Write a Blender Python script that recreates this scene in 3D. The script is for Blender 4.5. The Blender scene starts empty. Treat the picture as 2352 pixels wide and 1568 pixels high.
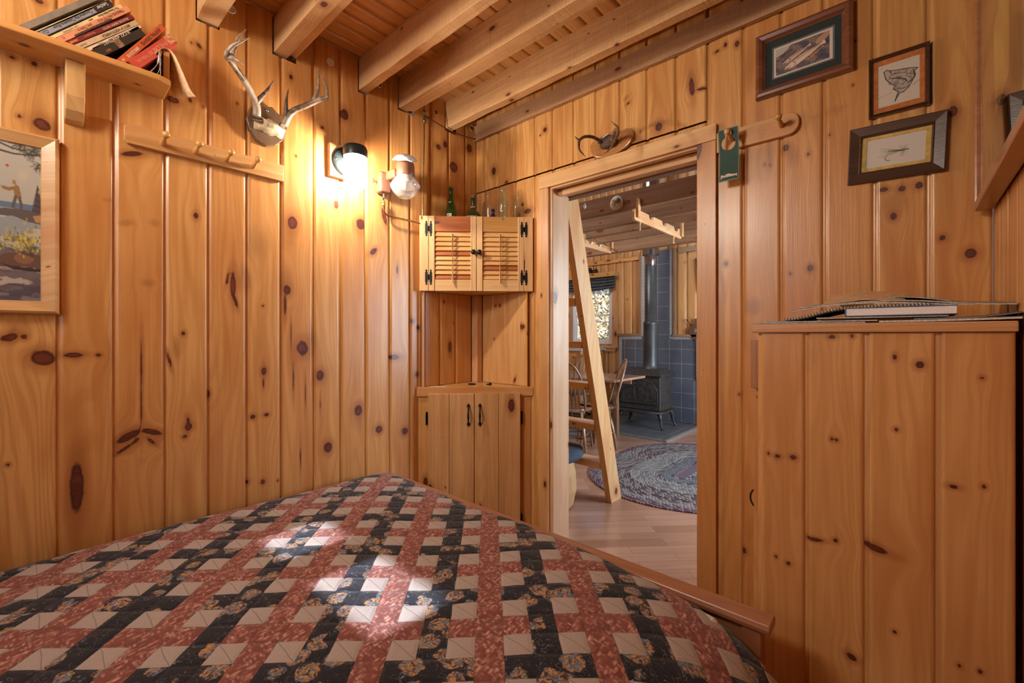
import bpy, bmesh, math, random
import numpy as np
from mathutils import Matrix, Vector, Euler
from math import sin, cos, pi, radians, sqrt, atan2
random.seed(7); rng = np.random.default_rng(11)
scene = bpy.context.scene
COL = bpy.data.collections.new('cabin'); scene.collection.children.link(COL)

# ------------------------------------------------------------------ camera
cam_d = bpy.data.cameras.new('camera'); cam = bpy.data.objects.new('camera', cam_d); COL.objects.link(cam)
cam_d.sensor_width = 36.0; cam_d.lens = 1007.0 / 2352 * 36; cam_d.shift_y = -14.0 / 2352; cam_d.shift_x = 0
cam_d.clip_start = 0.01; cam_d.clip_end = 200
cam.location = (2.05, -1.932, 1.22); cam.rotation_euler = (radians(90), 0, radians(42.07))
scene.camera = cam
# ------------------------------------------------------------------ exposure, world, sun, window light, added fill lights
scene.view_settings.view_transform = 'Standard'; scene.view_settings.look = 'None'
scene.view_settings.gamma = 1.0; scene.view_settings.use_curve_mapping = False
scene.view_settings.exposure = 0.58
world = bpy.data.worlds.new('sky'); scene.world = world; world.use_nodes = True
wn = world.node_tree.nodes; wn.clear()
wo = wn.new('ShaderNodeOutputWorld'); wb = wn.new('ShaderNodeBackground'); ws = wn.new('ShaderNodeTexSky')
ws.sky_type = 'NISHITA'; ws.sun_disc = False; ws.sun_elevation = radians(36); ws.sun_rotation = radians(180)
world.node_tree.links.new(ws.outputs[0], wb.inputs[0]); world.node_tree.links.new(wb.outputs[0], wo.inputs[0])
wb.inputs[1].default_value = 0.35
SUN_EL = 36.0
sd = bpy.data.lights.new('sun', 'SUN'); sd.energy = 7.5; sd.angle = radians(0.9); sd.color = (0.78, 0.88, 1.0)
so = bpy.data.objects.new('sun', sd); COL.objects.link(so)
_d = Vector((0.03, cos(radians(SUN_EL)), -sin(radians(SUN_EL))))
so.rotation_euler = _d.to_track_quat('-Z', 'Y').to_euler()
def area(name, loc, target, sx, sy, power, color):
    l = bpy.data.lights.new(name, 'AREA'); l.shape = 'RECTANGLE'; l.size = sx; l.size_y = sy; l.energy = power; l.color = color
    o = bpy.data.objects.new(name, l); COL.objects.link(o); o.location = loc
    o.rotation_euler = (Vector(target) - Vector(loc)).to_track_quat('-Z', 'Y').to_euler()
    return o
area('daylight_back_window', (0.80, -3.06, 1.63), (0.6, -0.5, 1.5), 0.8, 0.8, 3.2, (0.95, 0.96, 1.0))
area('fill_behind_camera', (0.75, -2.55, 2.30), (1.45, 0.0, 2.2), 0.5, 0.35, 16, (1.0, 0.91, 0.77))  # added warm fill, high and unseen behind the camera, without a fixture
area('side_daylight_fill', (3.30, 2.2, 1.5), (-0.6, 2.6, 1.1), 1.8, 1.3, 140, (0.80, 0.89, 1.0))  # added daylight fill outside an unseen side opening of the great room
area('warm_loft_fill', (-1.2, 1.0, 3.9), (-0.6, 2.4, 1.5), 1.6, 1.0, 42, (1.0, 0.92, 0.84))  # added warm fill high in the great room, no window stands here
pl = bpy.data.lights.new('sconce_bulb_light', 'POINT'); pl.energy = 16; pl.color = (1.0, 0.86, 0.70); pl.shadow_soft_size = 0.018
po = bpy.data.objects.new('sconce_bulb_light', pl); COL.objects.link(po); po.location = (0.125, -0.897, 2.008)

# ------------------------------------------------------------------ node helpers
def newmat(name):
    m = bpy.data.materials.new(name); m.use_nodes = True; nt = m.node_tree
    b = nt.nodes['Principled BSDF']
    return m, nt, b
def nd(nt, t, **kw):
    n = nt.nodes.new(t)
    for k, v in kw.items(): setattr(n, k, v)
    return n
def lk(nt, a, b): nt.links.new(a, b)
def setv(nt, sock, v):
    if isinstance(v, bpy.types.NodeSocket): nt.links.new(v, sock)
    else: sock.default_value = v
def M(nt, op, a, b=0.0, c=0.0, clamp=False):
    n = nd(nt, 'ShaderNodeMath', operation=op); n.use_clamp = clamp
    setv(nt, n.inputs[0], a); setv(nt, n.inputs[1], b)
    if op in ('MULTIPLY_ADD', 'SMOOTH_MIN', 'WRAP', 'COMPARE'): setv(nt, n.inputs[2], c)
    return n.outputs[0]
def VM(nt, op, a, b=None, s=None):
    n = nd(nt, 'ShaderNodeVectorMath', operation=op); setv(nt, n.inputs[0], a)
    if b is not None: setv(nt, n.inputs[1], b)
    if s is not None: setv(nt, n.inputs['Scale'], s)
    return n.outputs['Value'] if op in ('LENGTH', 'DOT_PRODUCT', 'DISTANCE') else n.outputs[0]
def XYZ(nt, x, y, z):
    n = nd(nt, 'ShaderNodeCombineXYZ')
    for i, v in enumerate((x, y, z)): setv(nt, n.inputs[i], v)
    return n.outputs[0]
def SEP(nt, v):
    n = nd(nt, 'ShaderNodeSeparateXYZ'); setv(nt, n.inputs[0], v); return n.outputs
def mix(nt, f, a, b, mode='MIX'):
    n = nd(nt, 'ShaderNodeMix', data_type='RGBA', blend_type=mode); n.clamp_factor = True
    setv(nt, n.inputs[0], f)
    for i, v in ((6, a), (7, b)):
        if isinstance(v, bpy.types.NodeSocket): nt.links.new(v, n.inputs[i])
        else: n.inputs[i].default_value = (*v[:3], 1)
    return n.outputs[2]
def ss(nt, v, lo, hi, a=0.0, b=1.0):
    n = nd(nt, 'ShaderNodeMapRange', interpolation_type='SMOOTHSTEP'); setv(nt, n.inputs[0], v)
    n.inputs[1].default_value = lo; n.inputs[2].default_value = hi; n.inputs[3].default_value = a; n.inputs[4].default_value = b
    return n.outputs[0]
def noise(nt, vec, scale=1.0, detail=2.0, rough=0.5, dist=0.0, out=0):
    n = nd(nt, 'ShaderNodeTexNoise'); setv(nt, n.inputs['Vector'], vec); n.inputs['Scale'].default_value = scale
    n.inputs['Detail'].default_value = detail; n.inputs['Roughness'].default_value = rough; n.inputs['Distortion'].default_value = dist
    return n.outputs[out]
def voro(nt, vec, scale=1.0, feature='F1', rnd=1.0, out='Distance'):
    n = nd(nt, 'ShaderNodeTexVoronoi', feature=feature); setv(nt, n.inputs['Vector'], vec); n.inputs['Scale'].default_value = scale
    n.inputs['Randomness'].default_value = rnd
    return n.outputs[out] if out != 'both' else (n.outputs['Distance'], n.outputs['Color'])
def objco(nt): return nd(nt, 'ShaderNodeTexCoord').outputs['Object']
def bump(nt, b, h, strength=0.2, dist=0.002):
    n = nd(nt, 'ShaderNodeBump'); n.inputs['Strength'].default_value = strength; n.inputs['Distance'].default_value = dist
    setv(nt, n.inputs['Height'], h); lk(nt, n.outputs[0], b.inputs['Normal'])

def wood_core(nt, b, v, kn, st, tint, light, mid, red, rough=0.34, coat=0.25, grain=1.0, saw=0.0):
    s = SEP(nt, v); x, y, z = s[0], s[1], s[2]
    g1 = noise(nt, XYZ(nt, M(nt, 'MULTIPLY', x, 30), M(nt, 'MULTIPLY', y, 1.3), z), 1, 2, 0.55)
    ph = noise(nt, XYZ(nt, M(nt, 'MULTIPLY', x, 7.0), M(nt, 'MULTIPLY', y, 0.55), z), 1, 1.5, 0.5)
    ring = M(nt, 'SINE', M(nt, 'ADD', M(nt, 'MULTIPLY', x, 170), M(nt, 'MULTIPLY', ph, 95)))
    ring = ss(nt, ring, -0.2, 1.0)
    fine = noise(nt, XYZ(nt, M(nt, 'MULTIPLY', x, 330), M(nt, 'MULTIPLY', y, 6), z), 1, 1, 0.6)
    blot = noise(nt, XYZ(nt, M(nt, 'MULTIPLY', x, 9), M(nt, 'MULTIPLY', y, 1.9), M(nt, 'ADD', z, 9.3)), 1, 2, 0.5)
    c = mix(nt, M(nt, 'MULTIPLY', ss(nt, g1, 0.35, 0.7), 0.80 * grain), light, mid)
    c = mix(nt, M(nt, 'MULTIPLY', ring, 0.40 * grain), c, tuple(m * 0.92 for m in mid))
    c = mix(nt, M(nt, 'MULTIPLY', ss(nt, fine, 0.45, 0.75), 0.22), c, tuple(m * 0.8 for m in mid))
    c = mix(nt, M(nt, 'MULTIPLY', ss(nt, blot, 0.48, 0.78), 0.55), c, red)
    c = mix(nt, tint, c, red)
    if saw > 0:
        sw = noise(nt, XYZ(nt, M(nt, 'MULTIPLY', x, 12), M(nt, 'MULTIPLY', y, 260), z), 1, 2, 0.6)
        c = mix(nt, M(nt, 'MULTIPLY', ss(nt, sw, 0.4, 0.7), saw), c, tuple(m * 0.6 for m in mid))
    if st is not None:
        sm = ss(nt, M(nt, 'ADD', st, M(nt, 'MULTIPLY', M(nt, 'SUBTRACT', fine, 0.5), 0.9)), 0.2, 1.35, 1, 0)
        c = mix(nt, M(nt, 'MULTIPLY', sm, 0.42), c, (0.22, 0.072, 0.022))
    if kn is not None:
        wob = noise(nt, XYZ(nt, M(nt, 'MULTIPLY', x, 80), M(nt, 'MULTIPLY', y, 28), z), 1, 2, 0.5)
        k = M(nt, 'ADD', kn, M(nt, 'MULTIPLY', M(nt, 'SUBTRACT', wob, 0.5), 0.65))
        c = mix(nt, ss(nt, k, 1.0, 2.9, 0.62, 0), c, (0.33, 0.11, 0.03))
        c = mix(nt, ss(nt, k, 0.86, 1.22, 1, 0), c, (0.07, 0.016, 0.010))
        inner = mix(nt, ss(nt, wob, 0.4, 0.6), (0.15, 0.034, 0.020), (0.085, 0.02, 0.013))
        c = mix(nt, ss(nt, k, 0.55, 0.86, 1, 0), c, inner)
    lk(nt, c, b.inputs['Base Color'])
    b.inputs['Roughness'].default_value = rough
    b.inputs['Coat Weight'].default_value = coat; b.inputs['Coat Roughness'].default_value = 0.22
    h = fine
    if saw > 0: h = M(nt, 'ADD', h, M(nt, 'MULTIPLY', sw, 2.5))
    bump(nt, b, h, 0.18 if saw == 0 else 0.5, 0.0015)

PINE_L, PINE_M, PINE_R = (0.75, 0.43, 0.155), (0.52, 0.24, 0.066), (0.47, 0.165, 0.040)
def board_material(name, light=PINE_L, mid=PINE_M, red=PINE_R, rough=0.34, coat=0.25, saw=0.0):
    m, nt, b = newmat(name)
    def at(n, o): a = nd(nt, 'ShaderNodeAttribute', attribute_name=n); return a.outputs[o]
    wood_core(nt, b, at('wc', 'Vector'), M(nt, 'SQRT', at('kn', 'Fac')), at('st', 'Fac'), at('tint', 'Fac'), light, mid, red, rough, coat, 1.0, saw)
    return m
def wood(name, axis='z', light=PINE_L, mid=PINE_M, red=PINE_R, rough=0.36, coat=0.2, knots=1.0, tint=0.1, grain=1.0, saw=0.0, seed=0.0):
    """procedural knotty wood in object space, grain running along one axis"""
    m, nt, b = newmat(name)
    p = SEP(nt, objco(nt)); X, Y, Z = p[0], p[1], p[2]
    inf = nd(nt, 'ShaderNodeObjectInfo').outputs['Random']
    off = M(nt, 'MULTIPLY', inf, 17.0)
    if axis == 'z': u, l, w = M(nt, 'ADD', X, M(nt, 'MULTIPLY', Y, 0.7)), Z, M(nt, 'MULTIPLY', Y, 3.0)
    elif axis == 'x': u, l, w = M(nt, 'ADD', Z, M(nt, 'MULTIPLY', Y, 0.7)), X, M(nt, 'MULTIPLY', Y, 3.0)
    else: u, l, w = M(nt, 'ADD', Z, M(nt, 'MULTIPLY', X, 0.7)), Y, M(nt, 'MULTIPLY', X, 3.0)
    v = XYZ(nt, M(nt, 'ADD', u, off), M(nt, 'ADD', l, seed), M(nt, 'ADD', M(nt, 'MULTIPLY', inf, 31.0), seed))
    kn = None
    if knots > 0:
        vv = XYZ(nt, M(nt, 'MULTIPLY', M(nt, 'ADD', u, off), 7.5), M(nt, 'MULTIPLY', M(nt, 'ADD', l, seed), 3.6), M(nt, 'MULTIPLY', inf, 31.0))
        n = nd(nt, 'ShaderNodeTexVoronoi', feature='F1', voronoi_dimensions='2D'); lk(nt, vv, n.inputs['Vector']); n.inputs['Scale'].default_value = 1
        cs = nd(nt, 'ShaderNodeSeparateColor'); lk(nt, n.outputs['Color'], cs.inputs[0])
        r = M(nt, 'MULTIPLY', M(nt, 'POWER', cs.outputs[0], 2.5), 0.12 * knots)
        kn = M(nt, 'DIVIDE', n.outputs['Distance'], M(nt, 'ADD', r, 0.003))
    tn = M(nt, 'ADD', tint, M(nt, 'MULTIPLY', M(nt, 'SUBTRACT', inf, 0.5), 0.25), clamp=True)
    wood_core(nt, b, v, kn, None, tn, light, mid, red, rough, coat, grain, saw)
    return m
def plain(name, color, rough=0.5, metal=0.0, coat=0.0, nscale=0, namt=0.2, spec=None, bmp=0.0):
    m, nt, b = newmat(name); b.inputs['Roughness'].default_value = rough; b.inputs['Metallic'].default_value = metal
    b.inputs['Coat Weight'].default_value = coat; b.inputs['Base Color'].default_value = (*color, 1)
    if spec is not None: b.inputs['Specular IOR Level'].default_value = spec
    n = noise(nt, objco(nt), nscale if nscale else 60, 3, 0.55)
    c = mix(nt, ss(nt, n, 0.3, 0.7), tuple(x * (1 - namt) for x in color), tuple(min(1, x * (1 + namt * 0.5)) for x in color))
    lk(nt, c, b.inputs['Base Color'])
    if bmp: bump(nt, b, n, bmp, 0.002)
    return m
def glassy(name, color, rough=0.05, alpha_t=0.75, ior=1.45):
    """thin glass: transparent mixed with a glossy coat so light still passes"""
    m = bpy.data.materials.new(name); m.use_nodes = True; nt = m.node_tree; nt.nodes.clear()
    o = nd(nt, 'ShaderNodeOutputMaterial'); t = nd(nt, 'ShaderNodeBsdfTransparent'); g = nd(nt, 'ShaderNodeBsdfGlossy')
    t.inputs[0].default_value = (*color, 1); g.inputs['Roughness'].default_value = rough
    lw = nd(nt, 'ShaderNodeLayerWeight'); lw.inputs['Blend'].default_value = 0.5
    f_ = M(nt, 'ADD', M(nt, 'MULTIPLY', M(nt, 'POWER', lw.outputs['Facing'], 2.1), 0.75), 0.05)
    d = nd(nt, 'ShaderNodeBsdfDiffuse'); d.inputs[0].default_value = (*color, 1)
    m1 = nd(nt, 'ShaderNodeMixShader'); m1.inputs[0].default_value = alpha_t; lk(nt, d.outputs[0], m1.inputs[1]); lk(nt, t.outputs[0], m1.inputs[2])
    m2 = nd(nt, 'ShaderNodeMixShader'); lk(nt, f_, m2.inputs[0]); lk(nt, m1.outputs[0], m2.inputs[1]); lk(nt, g.outputs[0], m2.inputs[2])
    lk(nt, m2.outputs[0], o.inputs[0]); return m
def vcol(name, rough=0.6, coat=0.0):
    m, nt, b = newmat(name); a = nd(nt, 'ShaderNodeAttribute', attribute_name='Col'); lk(nt, a.outputs['Color'], b.inputs['Base Color'])
    b.inputs['Roughness'].default_value = rough; b.inputs['Coat Weight'].default_value = coat; return m
def lin(*c):
    return tuple(((v / 255 + 0.055) / 1.055) ** 2.4 if v > 10 else v / 255 / 12.92 for v in c)

# ------------------------------------------------------------------ mesh helpers
ROOT = {}
def fastmesh(name, V, F, smooth=False):
    me = bpy.data.meshes.new(name); me.from_pydata(V.tolist() if hasattr(V, 'tolist') else V, [], F.tolist() if hasattr(F, 'tolist') else F)
    if smooth: me.polygons.foreach_set('use_smooth', [True] * len(me.polygons))
    me.update(); return me
def link(name, me, mats, parent=None):
    o = bpy.data.objects.new(name, me); COL.objects.link(o)
    for m in (mats if isinstance(mats, (list, tuple)) else [mats]): me.materials.append(m)
    if parent is not None: o.parent = parent; ROOT[o.name] = ROOT.get(parent.name, Matrix())
    return o
def tag(o, label=None, cat=None, group=None, kind=None):
    if label: o['label'] = label
    if cat: o['category'] = cat
    if group: o['group'] = group
    if kind: o['kind'] = kind
    return o
def thing(name, label, cat, loc=(0, 0, 0), rz=0.0, group=None, rot=None):
    o = bpy.data.objects.new(name, None); COL.objects.link(o); o.empty_display_size = 0.05
    o.location = loc; o.rotation_euler = rot if rot else (0, 0, rz)
    ROOT[o.name] = Matrix.Translation(loc) @ Euler(o.rotation_euler).to_matrix().to_4x4()
    return tag(o, label, cat, group)
def frame_from(d, up=Vector((0, 0, 1))):
    d = d.normalized()
    if abs(d.dot(up)) > 0.98: up = Vector((1, 0, 0))
    a = d.cross(up).normalized(); b = a.cross(d).normalized(); return a, b
class MB:
    def __init__(s): s.v = []; s.f = []; s.m = []; s.sm = []; s.mi = 0; s.T = Matrix()
    def add(s, V, F, smooth=False):
        k = len(s.v); s.v += [tuple(s.T @ Vector(p)) for p in V]
        for f in F: s.f.append(tuple(i + k for i in f)); s.m.append(s.mi); s.sm.append(smooth)
        return s
    def box(s, x0, x1, y0, y1, z0, z1):
        V = [(x, y, z) for z in (z0, z1) for y in (y0, y1) for x in (x0, x1)]
        return s.add(V, [(0, 2, 3, 1), (4, 5, 7, 6), (0, 1, 5, 4), (2, 6, 7, 3), (0, 4, 6, 2), (1, 3, 7, 5)])
    def cbox(s, c, d): return s.box(c[0] - d[0] / 2, c[0] + d[0] / 2, c[1] - d[1] / 2, c[1] + d[1] / 2, c[2] - d[2] / 2, c[2] + d[2] / 2)
    def obox(s, c, d, rot):
        T = s.T; s.T = T @ Matrix.Translation(c) @ Euler(rot).to_matrix().to_4x4(); s.cbox((0, 0, 0), d); s.T = T; return s
    def tube(s, P, R, n=10, cap=True, flat=1.0, smooth=True):
        P = [Vector(p) for p in P]; m = len(P)
        if not hasattr(R, '__len__'): R = [R] * m
        V = []; up = None
        for i, p in enumerate(P):
            d = P[min(i + 1, m - 1)] - P[max(i - 1, 0)]
            if up is None: a, b = frame_from(d)
            else:
                dn = d.normalized(); a = (up - dn * up.dot(dn)).normalized(); b = dn.cross(a)
            up = a
            for j in range(n):
                t = 2 * pi * j / n; V.append(tuple(p + (a * cos(t) + b * sin(t) * flat) * R[i]))
        F = [(i * n + j, i * n + (j + 1) % n, (i + 1) * n + (j + 1) % n, (i + 1) * n + j) for i in range(m - 1) for j in range(n)]
        s.add(V, F, smooth)
        if cap: s.add([V[j] for j in range(n)], [tuple(range(n))[::-1]]); s.add([V[(m - 1) * n + j] for j in range(n)], [tuple(range(n))])
        return s
    def lathe(s, prof, n=24, c=(0, 0, 0), axis='z', cap=True, smooth=True):
        V = []
        for r, h in prof:
            for j in range(n):
                t = 2 * pi * j / n; q = (r * cos(t), r * sin(t), h)
                if axis == 'y': q = (q[0], -q[2], q[1])
                elif axis == 'x': q = (q[2], q[0], q[1])
                V.append((q[0] + c[0], q[1] + c[1], q[2] + c[2]))
        m = len(prof)
        F = [(i * n + j, i * n + (j + 1) % n, (i + 1) * n + (j + 1) % n, (i + 1) * n + j) for i in range(m - 1) for j in range(n)]
        s.add(V, F, smooth)
        if cap:
            if prof[0][0] > 1e-5: s.add(V[:n], [tuple(range(n))[::-1]])
            if prof[-1][0] > 1e-5: s.add(V[-n:], [tuple(range(n))])
        return s
    def prism(s, pts, y0, y1, plane='xz'):
        n = len(pts); mk = {'xz': lambda p, t: (p[0], t, p[1]), 'xy': lambda p, t: (p[0], p[1], t), 'yz': lambda p, t: (t, p[0], p[1])}[plane]
        V = [mk(p, y0) for p in pts] + [mk(p, y1) for p in pts]
        F = [tuple(range(n))[::-1], tuple(range(n, 2 * n))] + [(i, (i + 1) % n, (i + 1) % n + n, i + n) for i in range(n)]
        return s.add(V, F)
    def grid(s, fn, nu, nv, smooth=True):
        V = [fn(i / nu, j / nv) for j in range(nv + 1) for i in range(nu + 1)]
        F = [(j * (nu + 1) + i, j * (nu + 1) + i + 1, (j + 1) * (nu + 1) + i + 1, (j + 1) * (nu + 1) + i) for j in range(nv) for i in range(nu)]
        return s.add(V, F, smooth)
    def build(s, name, mats, parent=None, world=True, bev=0.0, sub=0, segs=2, solid=0.0):
        V = s.v
        if parent is not None and world:
            Mi = ROOT.get(parent.name, Matrix()).inverted(); V = [tuple(Mi @ Vector(p)) for p in V]
        org = None
        if parent is None:      # give single-mesh things an origin at their own base
            A = np.array(V); org = Vector(((A[:, 0].min() + A[:, 0].max()) / 2, (A[:, 1].min() + A[:, 1].max()) / 2, A[:, 2].min()))
            V = [tuple(Vector(p) - org) for p in V]
        me = bpy.data.meshes.new(name); me.from_pydata(V, [], s.f)
        me.polygons.foreach_set('material_index', s.m); me.polygons.foreach_set('use_smooth', s.sm)
        bm = bmesh.new(); bm.from_mesh(me); bmesh.ops.recalc_face_normals(bm, faces=bm.faces); bm.to_mesh(me); bm.free()
        me.update(); o = link(name, me, mats, parent)
        if org is not None: o.location = org; ROOT[o.name] = Matrix.Translation(org)
        if solid: md = o.modifiers.new('solid', 'SOLIDIFY'); md.thickness = solid; md.offset = 0
        if bev: md = o.modifiers.new('bevel', 'BEVEL'); md.width = bev; md.segments = segs; md.limit_method = 'ANGLE'; md.angle_limit = radians(35)
        if sub: md = o.modifiers.new('sub', 'SUBSURF'); md.levels = sub; md.render_levels = sub
        return o
def arc(c, r, a0, a1, n, plane='xz', y=0):
    out = []
    for i in range(n + 1):
        t = radians(a0 + (a1 - a0) * i / n); p = (c[0] + r * cos(t), c[1] + r * sin(t))
        out.append({'xz': (p[0], y, p[1]), 'xy': (p[0], p[1], y), 'yz': (y, p[0], p[1])}[plane] if plane else p)
    return out
def smoothpath(P, n=6):
    P = [Vector(p) for p in P]; out = []
    for i in range(len(P) - 1):
        p0, p1, p2, p3 = P[max(i - 1, 0)], P[i], P[i + 1], P[min(i + 2, len(P) - 1)]
        for j in range(n):
            t = j / n; out.append(0.5 * ((2 * p1) + (p2 - p0) * t + (2 * p0 - 5 * p1 + 4 * p2 - p3) * t * t + (3 * p1 - p0 - 3 * p2 + p3) * t ** 3))
    return out + [P[-1]]
def text(s, size, mat, parent, T, name='lettering', align='CENTER', sx=1.0, name_world=True, ext=0.0002, bold=0.0):
    cu = bpy.data.curves.new('txt', 'FONT'); cu.body = s; cu.size = size; cu.align_x = align; cu.align_y = 'CENTER'; cu.extrude = ext; cu.offset = bold
    to = bpy.data.objects.new('txt', cu); me = bpy.data.meshes.new_from_object(to)
    me.transform(Matrix.Diagonal((sx, 1, 1, 1))); Mi = ROOT.get(parent.name, Matrix()).inverted() if name_world else Matrix()
    me.transform(Mi @ T); bpy.data.objects.remove(to); bpy.data.curves.remove(cu)
    return link(name, me, mat, parent)
def dup(root, loc, rz=None, label=None, group=None):
    def cp(o, par):
        c = o.copy(); COL.objects.link(c)
        if par is not None: c.parent = par
        for ch in list(o.children): cp(ch, c)
        return c
    r = cp(root, None); r.location = loc
    if rz is not None: r.rotation_euler = (0, 0, rz)
    if label: r['label'] = label
    if group: r['group'] = group
    return r
KNOTS_LEFT=[(-1.961,2.077,0.0070,0.0053,0),(-1.915,2.078,0.0080,0.0080,0),(-1.946,1.901,0.0060,0.0067,0),(-1.898,1.892,0.0200,0.0173,-30),(-1.563,2.105,0.0187,0.0117,0),(-1.509,2.125,0.0067,0.0083,0),(-1.468,2.114,0.0040,0.0033,0),(-1.481,2.348,0.0133,0.0067,-45),(-1.505,2.348,0.0040,0.0050,0),(-1.905,2.282,0.0100,0.0080,0),(-1.680,1.866,0.0320,0.0093,20),(-1.138,2.376,0.0083,0.0120,0),(-1.350,2.176,0.0050,0.0060,0),(-0.887,2.304,0.0210,0.0240,0),(-1.116,2.030,0.0060,0.0060,0),(-0.997,2.199,0.0080,0.0080,0),(-0.255,2.359,0.0167,0.0187,0),(-0.307,2.329,0.0167,0.0140,0),(-0.062,2.397,0.0220,0.0240,0),(-0.190,2.242,0.0300,0.0320,0),(-1.968,1.213,0.0187,0.0107,20),(-1.936,1.216,0.0060,0.0080,0),(-1.895,1.148,0.0270,0.0233,-25),(-1.829,1.155,0.0220,0.0080,0),(-1.767,1.153,0.0080,0.0067,0),(-1.531,1.228,0.0067,0.0083,0),(-1.515,0.869,0.0117,0.0133,0),(-1.526,0.834,0.0083,0.0067,0),(-1.970,0.823,0.0050,0.0053,0),(-1.253,1.347,0.0050,0.0060,0),(-1.249,1.065,0.0100,0.0160,0),(-1.291,0.877,0.0100,0.0100,0),(-1.239,0.879,0.0100,0.0080,0),(-1.253,0.593,0.0083,0.0100,0),(-1.316,0.607,0.0100,0.0100,0),(-1.193,0.584,0.0050,0.0067,0),(-1.087,1.164,0.0240,0.0320,0),(-1.820,0.714,0.0160,0.0833,0),(-1.451,0.988,0.0067,0.0167,0),(-1.365,1.425,0.0093,0.0500,0),(-1.153,1.423,0.0150,0.0200,0),(-1.131,1.724,0.0180,0.0280,0),(-1.491,1.685,0.0080,0.0120,0),(-0.802,1.780,0.0233,0.0280,0),(-0.729,1.654,0.0233,0.0120,45),(-1.007,1.030,0.0180,0.0240,0),(-0.607,1.103,0.0320,0.0140,0),(-0.814,0.844,0.0210,0.0257,0),(-0.970,0.687,0.0187,0.0240,0),(-0.699,0.731,0.0187,0.0187,0),(-0.539,0.694,0.0180,0.0187,0),(-0.487,1.300,0.0133,0.0140,0),(-0.452,1.264,0.0120,0.0140,0),(-0.461,1.000,0.0120,0.0133,0),(-0.929,1.851,0.0100,0.0180,0),(-1.689,0.862,0.0360,0.0133,28),(-1.623,0.867,0.0320,0.0100,-22),(-0.666,1.845,0.0107,0.0467,15),(-1.654,1.110,0.0040,0.0833,0)]
STAINS_LEFT=[(-1.741,1.687,0.0187,0.0083,0),(-1.695,1.617,0.0260,0.0133,15),(-1.617,1.632,0.0187,0.0167,-20),(-1.684,0.825,0.0533,0.0213,35),(-1.611,0.836,0.0213,0.0233,-40),(-1.326,1.455,0.0367,0.0667,0),(-1.163,1.471,0.0360,0.0800,0),(-1.144,1.687,0.0320,0.0900,0),(-1.552,1.171,0.0187,0.0500,0),(-1.038,1.159,0.0240,0.0800,0),(-1.519,0.878,0.0187,0.0467,0),(-1.635,1.410,0.0250,0.0167,0),(-1.276,1.608,0.0417,0.0800,0)]
KNOTS_DOOR=[(0.158,2.232,0.0183,0.0240,0),(0.264,2.137,0.0110,0.0080,0),(0.557,2.359,0.0120,0.0133,0),(0.523,2.340,0.0060,0.0047,0),(1.209,2.168,0.0160,0.0200,0),(1.492,2.418,0.0067,0.0100,0),(1.536,2.402,0.0083,0.0120,0),(1.459,2.405,0.0100,0.0060,10),(1.357,2.294,0.0100,0.0400,5),(1.398,2.270,0.0233,0.0060,-10),(1.707,1.931,0.0107,0.0133,0),(1.778,1.888,0.0053,0.0067,0),(1.635,1.887,0.0040,0.0060,0),(1.653,1.880,0.0053,0.0067,0),(1.842,1.939,0.0027,0.0033,0),(1.908,2.093,0.0027,0.0013,0),(2.154,1.918,0.0100,0.0160,0),(1.990,1.710,0.0120,0.0080,0),(2.035,1.703,0.0090,0.0093,0),(2.077,1.705,0.0090,0.0120,0),(2.015,1.615,0.0090,0.0120,0),(2.131,1.527,0.0080,0.0093,0),(2.193,1.470,0.0130,0.0147,0),(1.784,1.468,0.0093,0.0117,0),(1.721,1.453,0.0053,0.0067,0),(1.495,1.516,0.0083,0.0100,0),(1.560,0.354,0.0100,0.0120,0),(0.428,1.934,0.0270,0.0133,0),(0.361,1.916,0.0133,0.0213,0),(1.058,2.329,0.0093,0.0047,30),(0.874,2.164,0.0053,0.0040,0),(0.388,1.979,0.0100,0.0080,0),(1.544,0.982,0.0050,0.0067,0)]
STAINS_DOOR=[(1.579,2.288,0.0233,0.1167,0),(1.618,2.076,0.0200,0.1000,0),(1.595,1.332,0.0367,0.0400,0),(1.357,2.313,0.0280,0.0667,0),(2.012,1.655,0.0400,0.0500,0),(1.049,2.359,0.0233,0.0120,30),(1.728,1.892,0.0240,0.0500,0),(1.656,1.928,0.0160,0.0667,0),(2.146,1.887,0.0200,0.0333,0)]
KNOTS_CLOSET=[(1.899,1.216,0.0080,0.0050,0),(1.942,1.218,0.0040,0.0053,0),(2.026,1.166,0.0040,0.0080,0),(2.072,1.149,0.0080,0.0090,0),(2.175,1.124,0.0020,0.0030,0),(1.749,0.876,0.0040,0.0040,0),(1.772,0.872,0.0080,0.0040,0),(1.810,0.876,0.0080,0.0067,0),(1.768,0.582,0.0040,0.0053,0),(1.798,0.573,0.0060,0.0053,0),(1.899,0.942,0.0030,0.0050,0),(1.909,0.941,0.0030,0.0040,0),(2.029,0.986,0.0050,0.0040,0),(2.129,0.867,0.0100,0.0050,0),(2.178,0.878,0.0040,0.0040,0),(1.859,0.660,0.0200,0.0053,5),(1.907,0.672,0.0060,0.0040,0),(1.988,0.678,0.0280,0.0080,-12),(1.941,0.377,0.0113,0.0080,-25),(2.026,0.481,0.0027,0.0050,0),(2.139,0.454,0.0027,0.0040,0),(2.172,0.458,0.0033,0.0040,0)]
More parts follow.
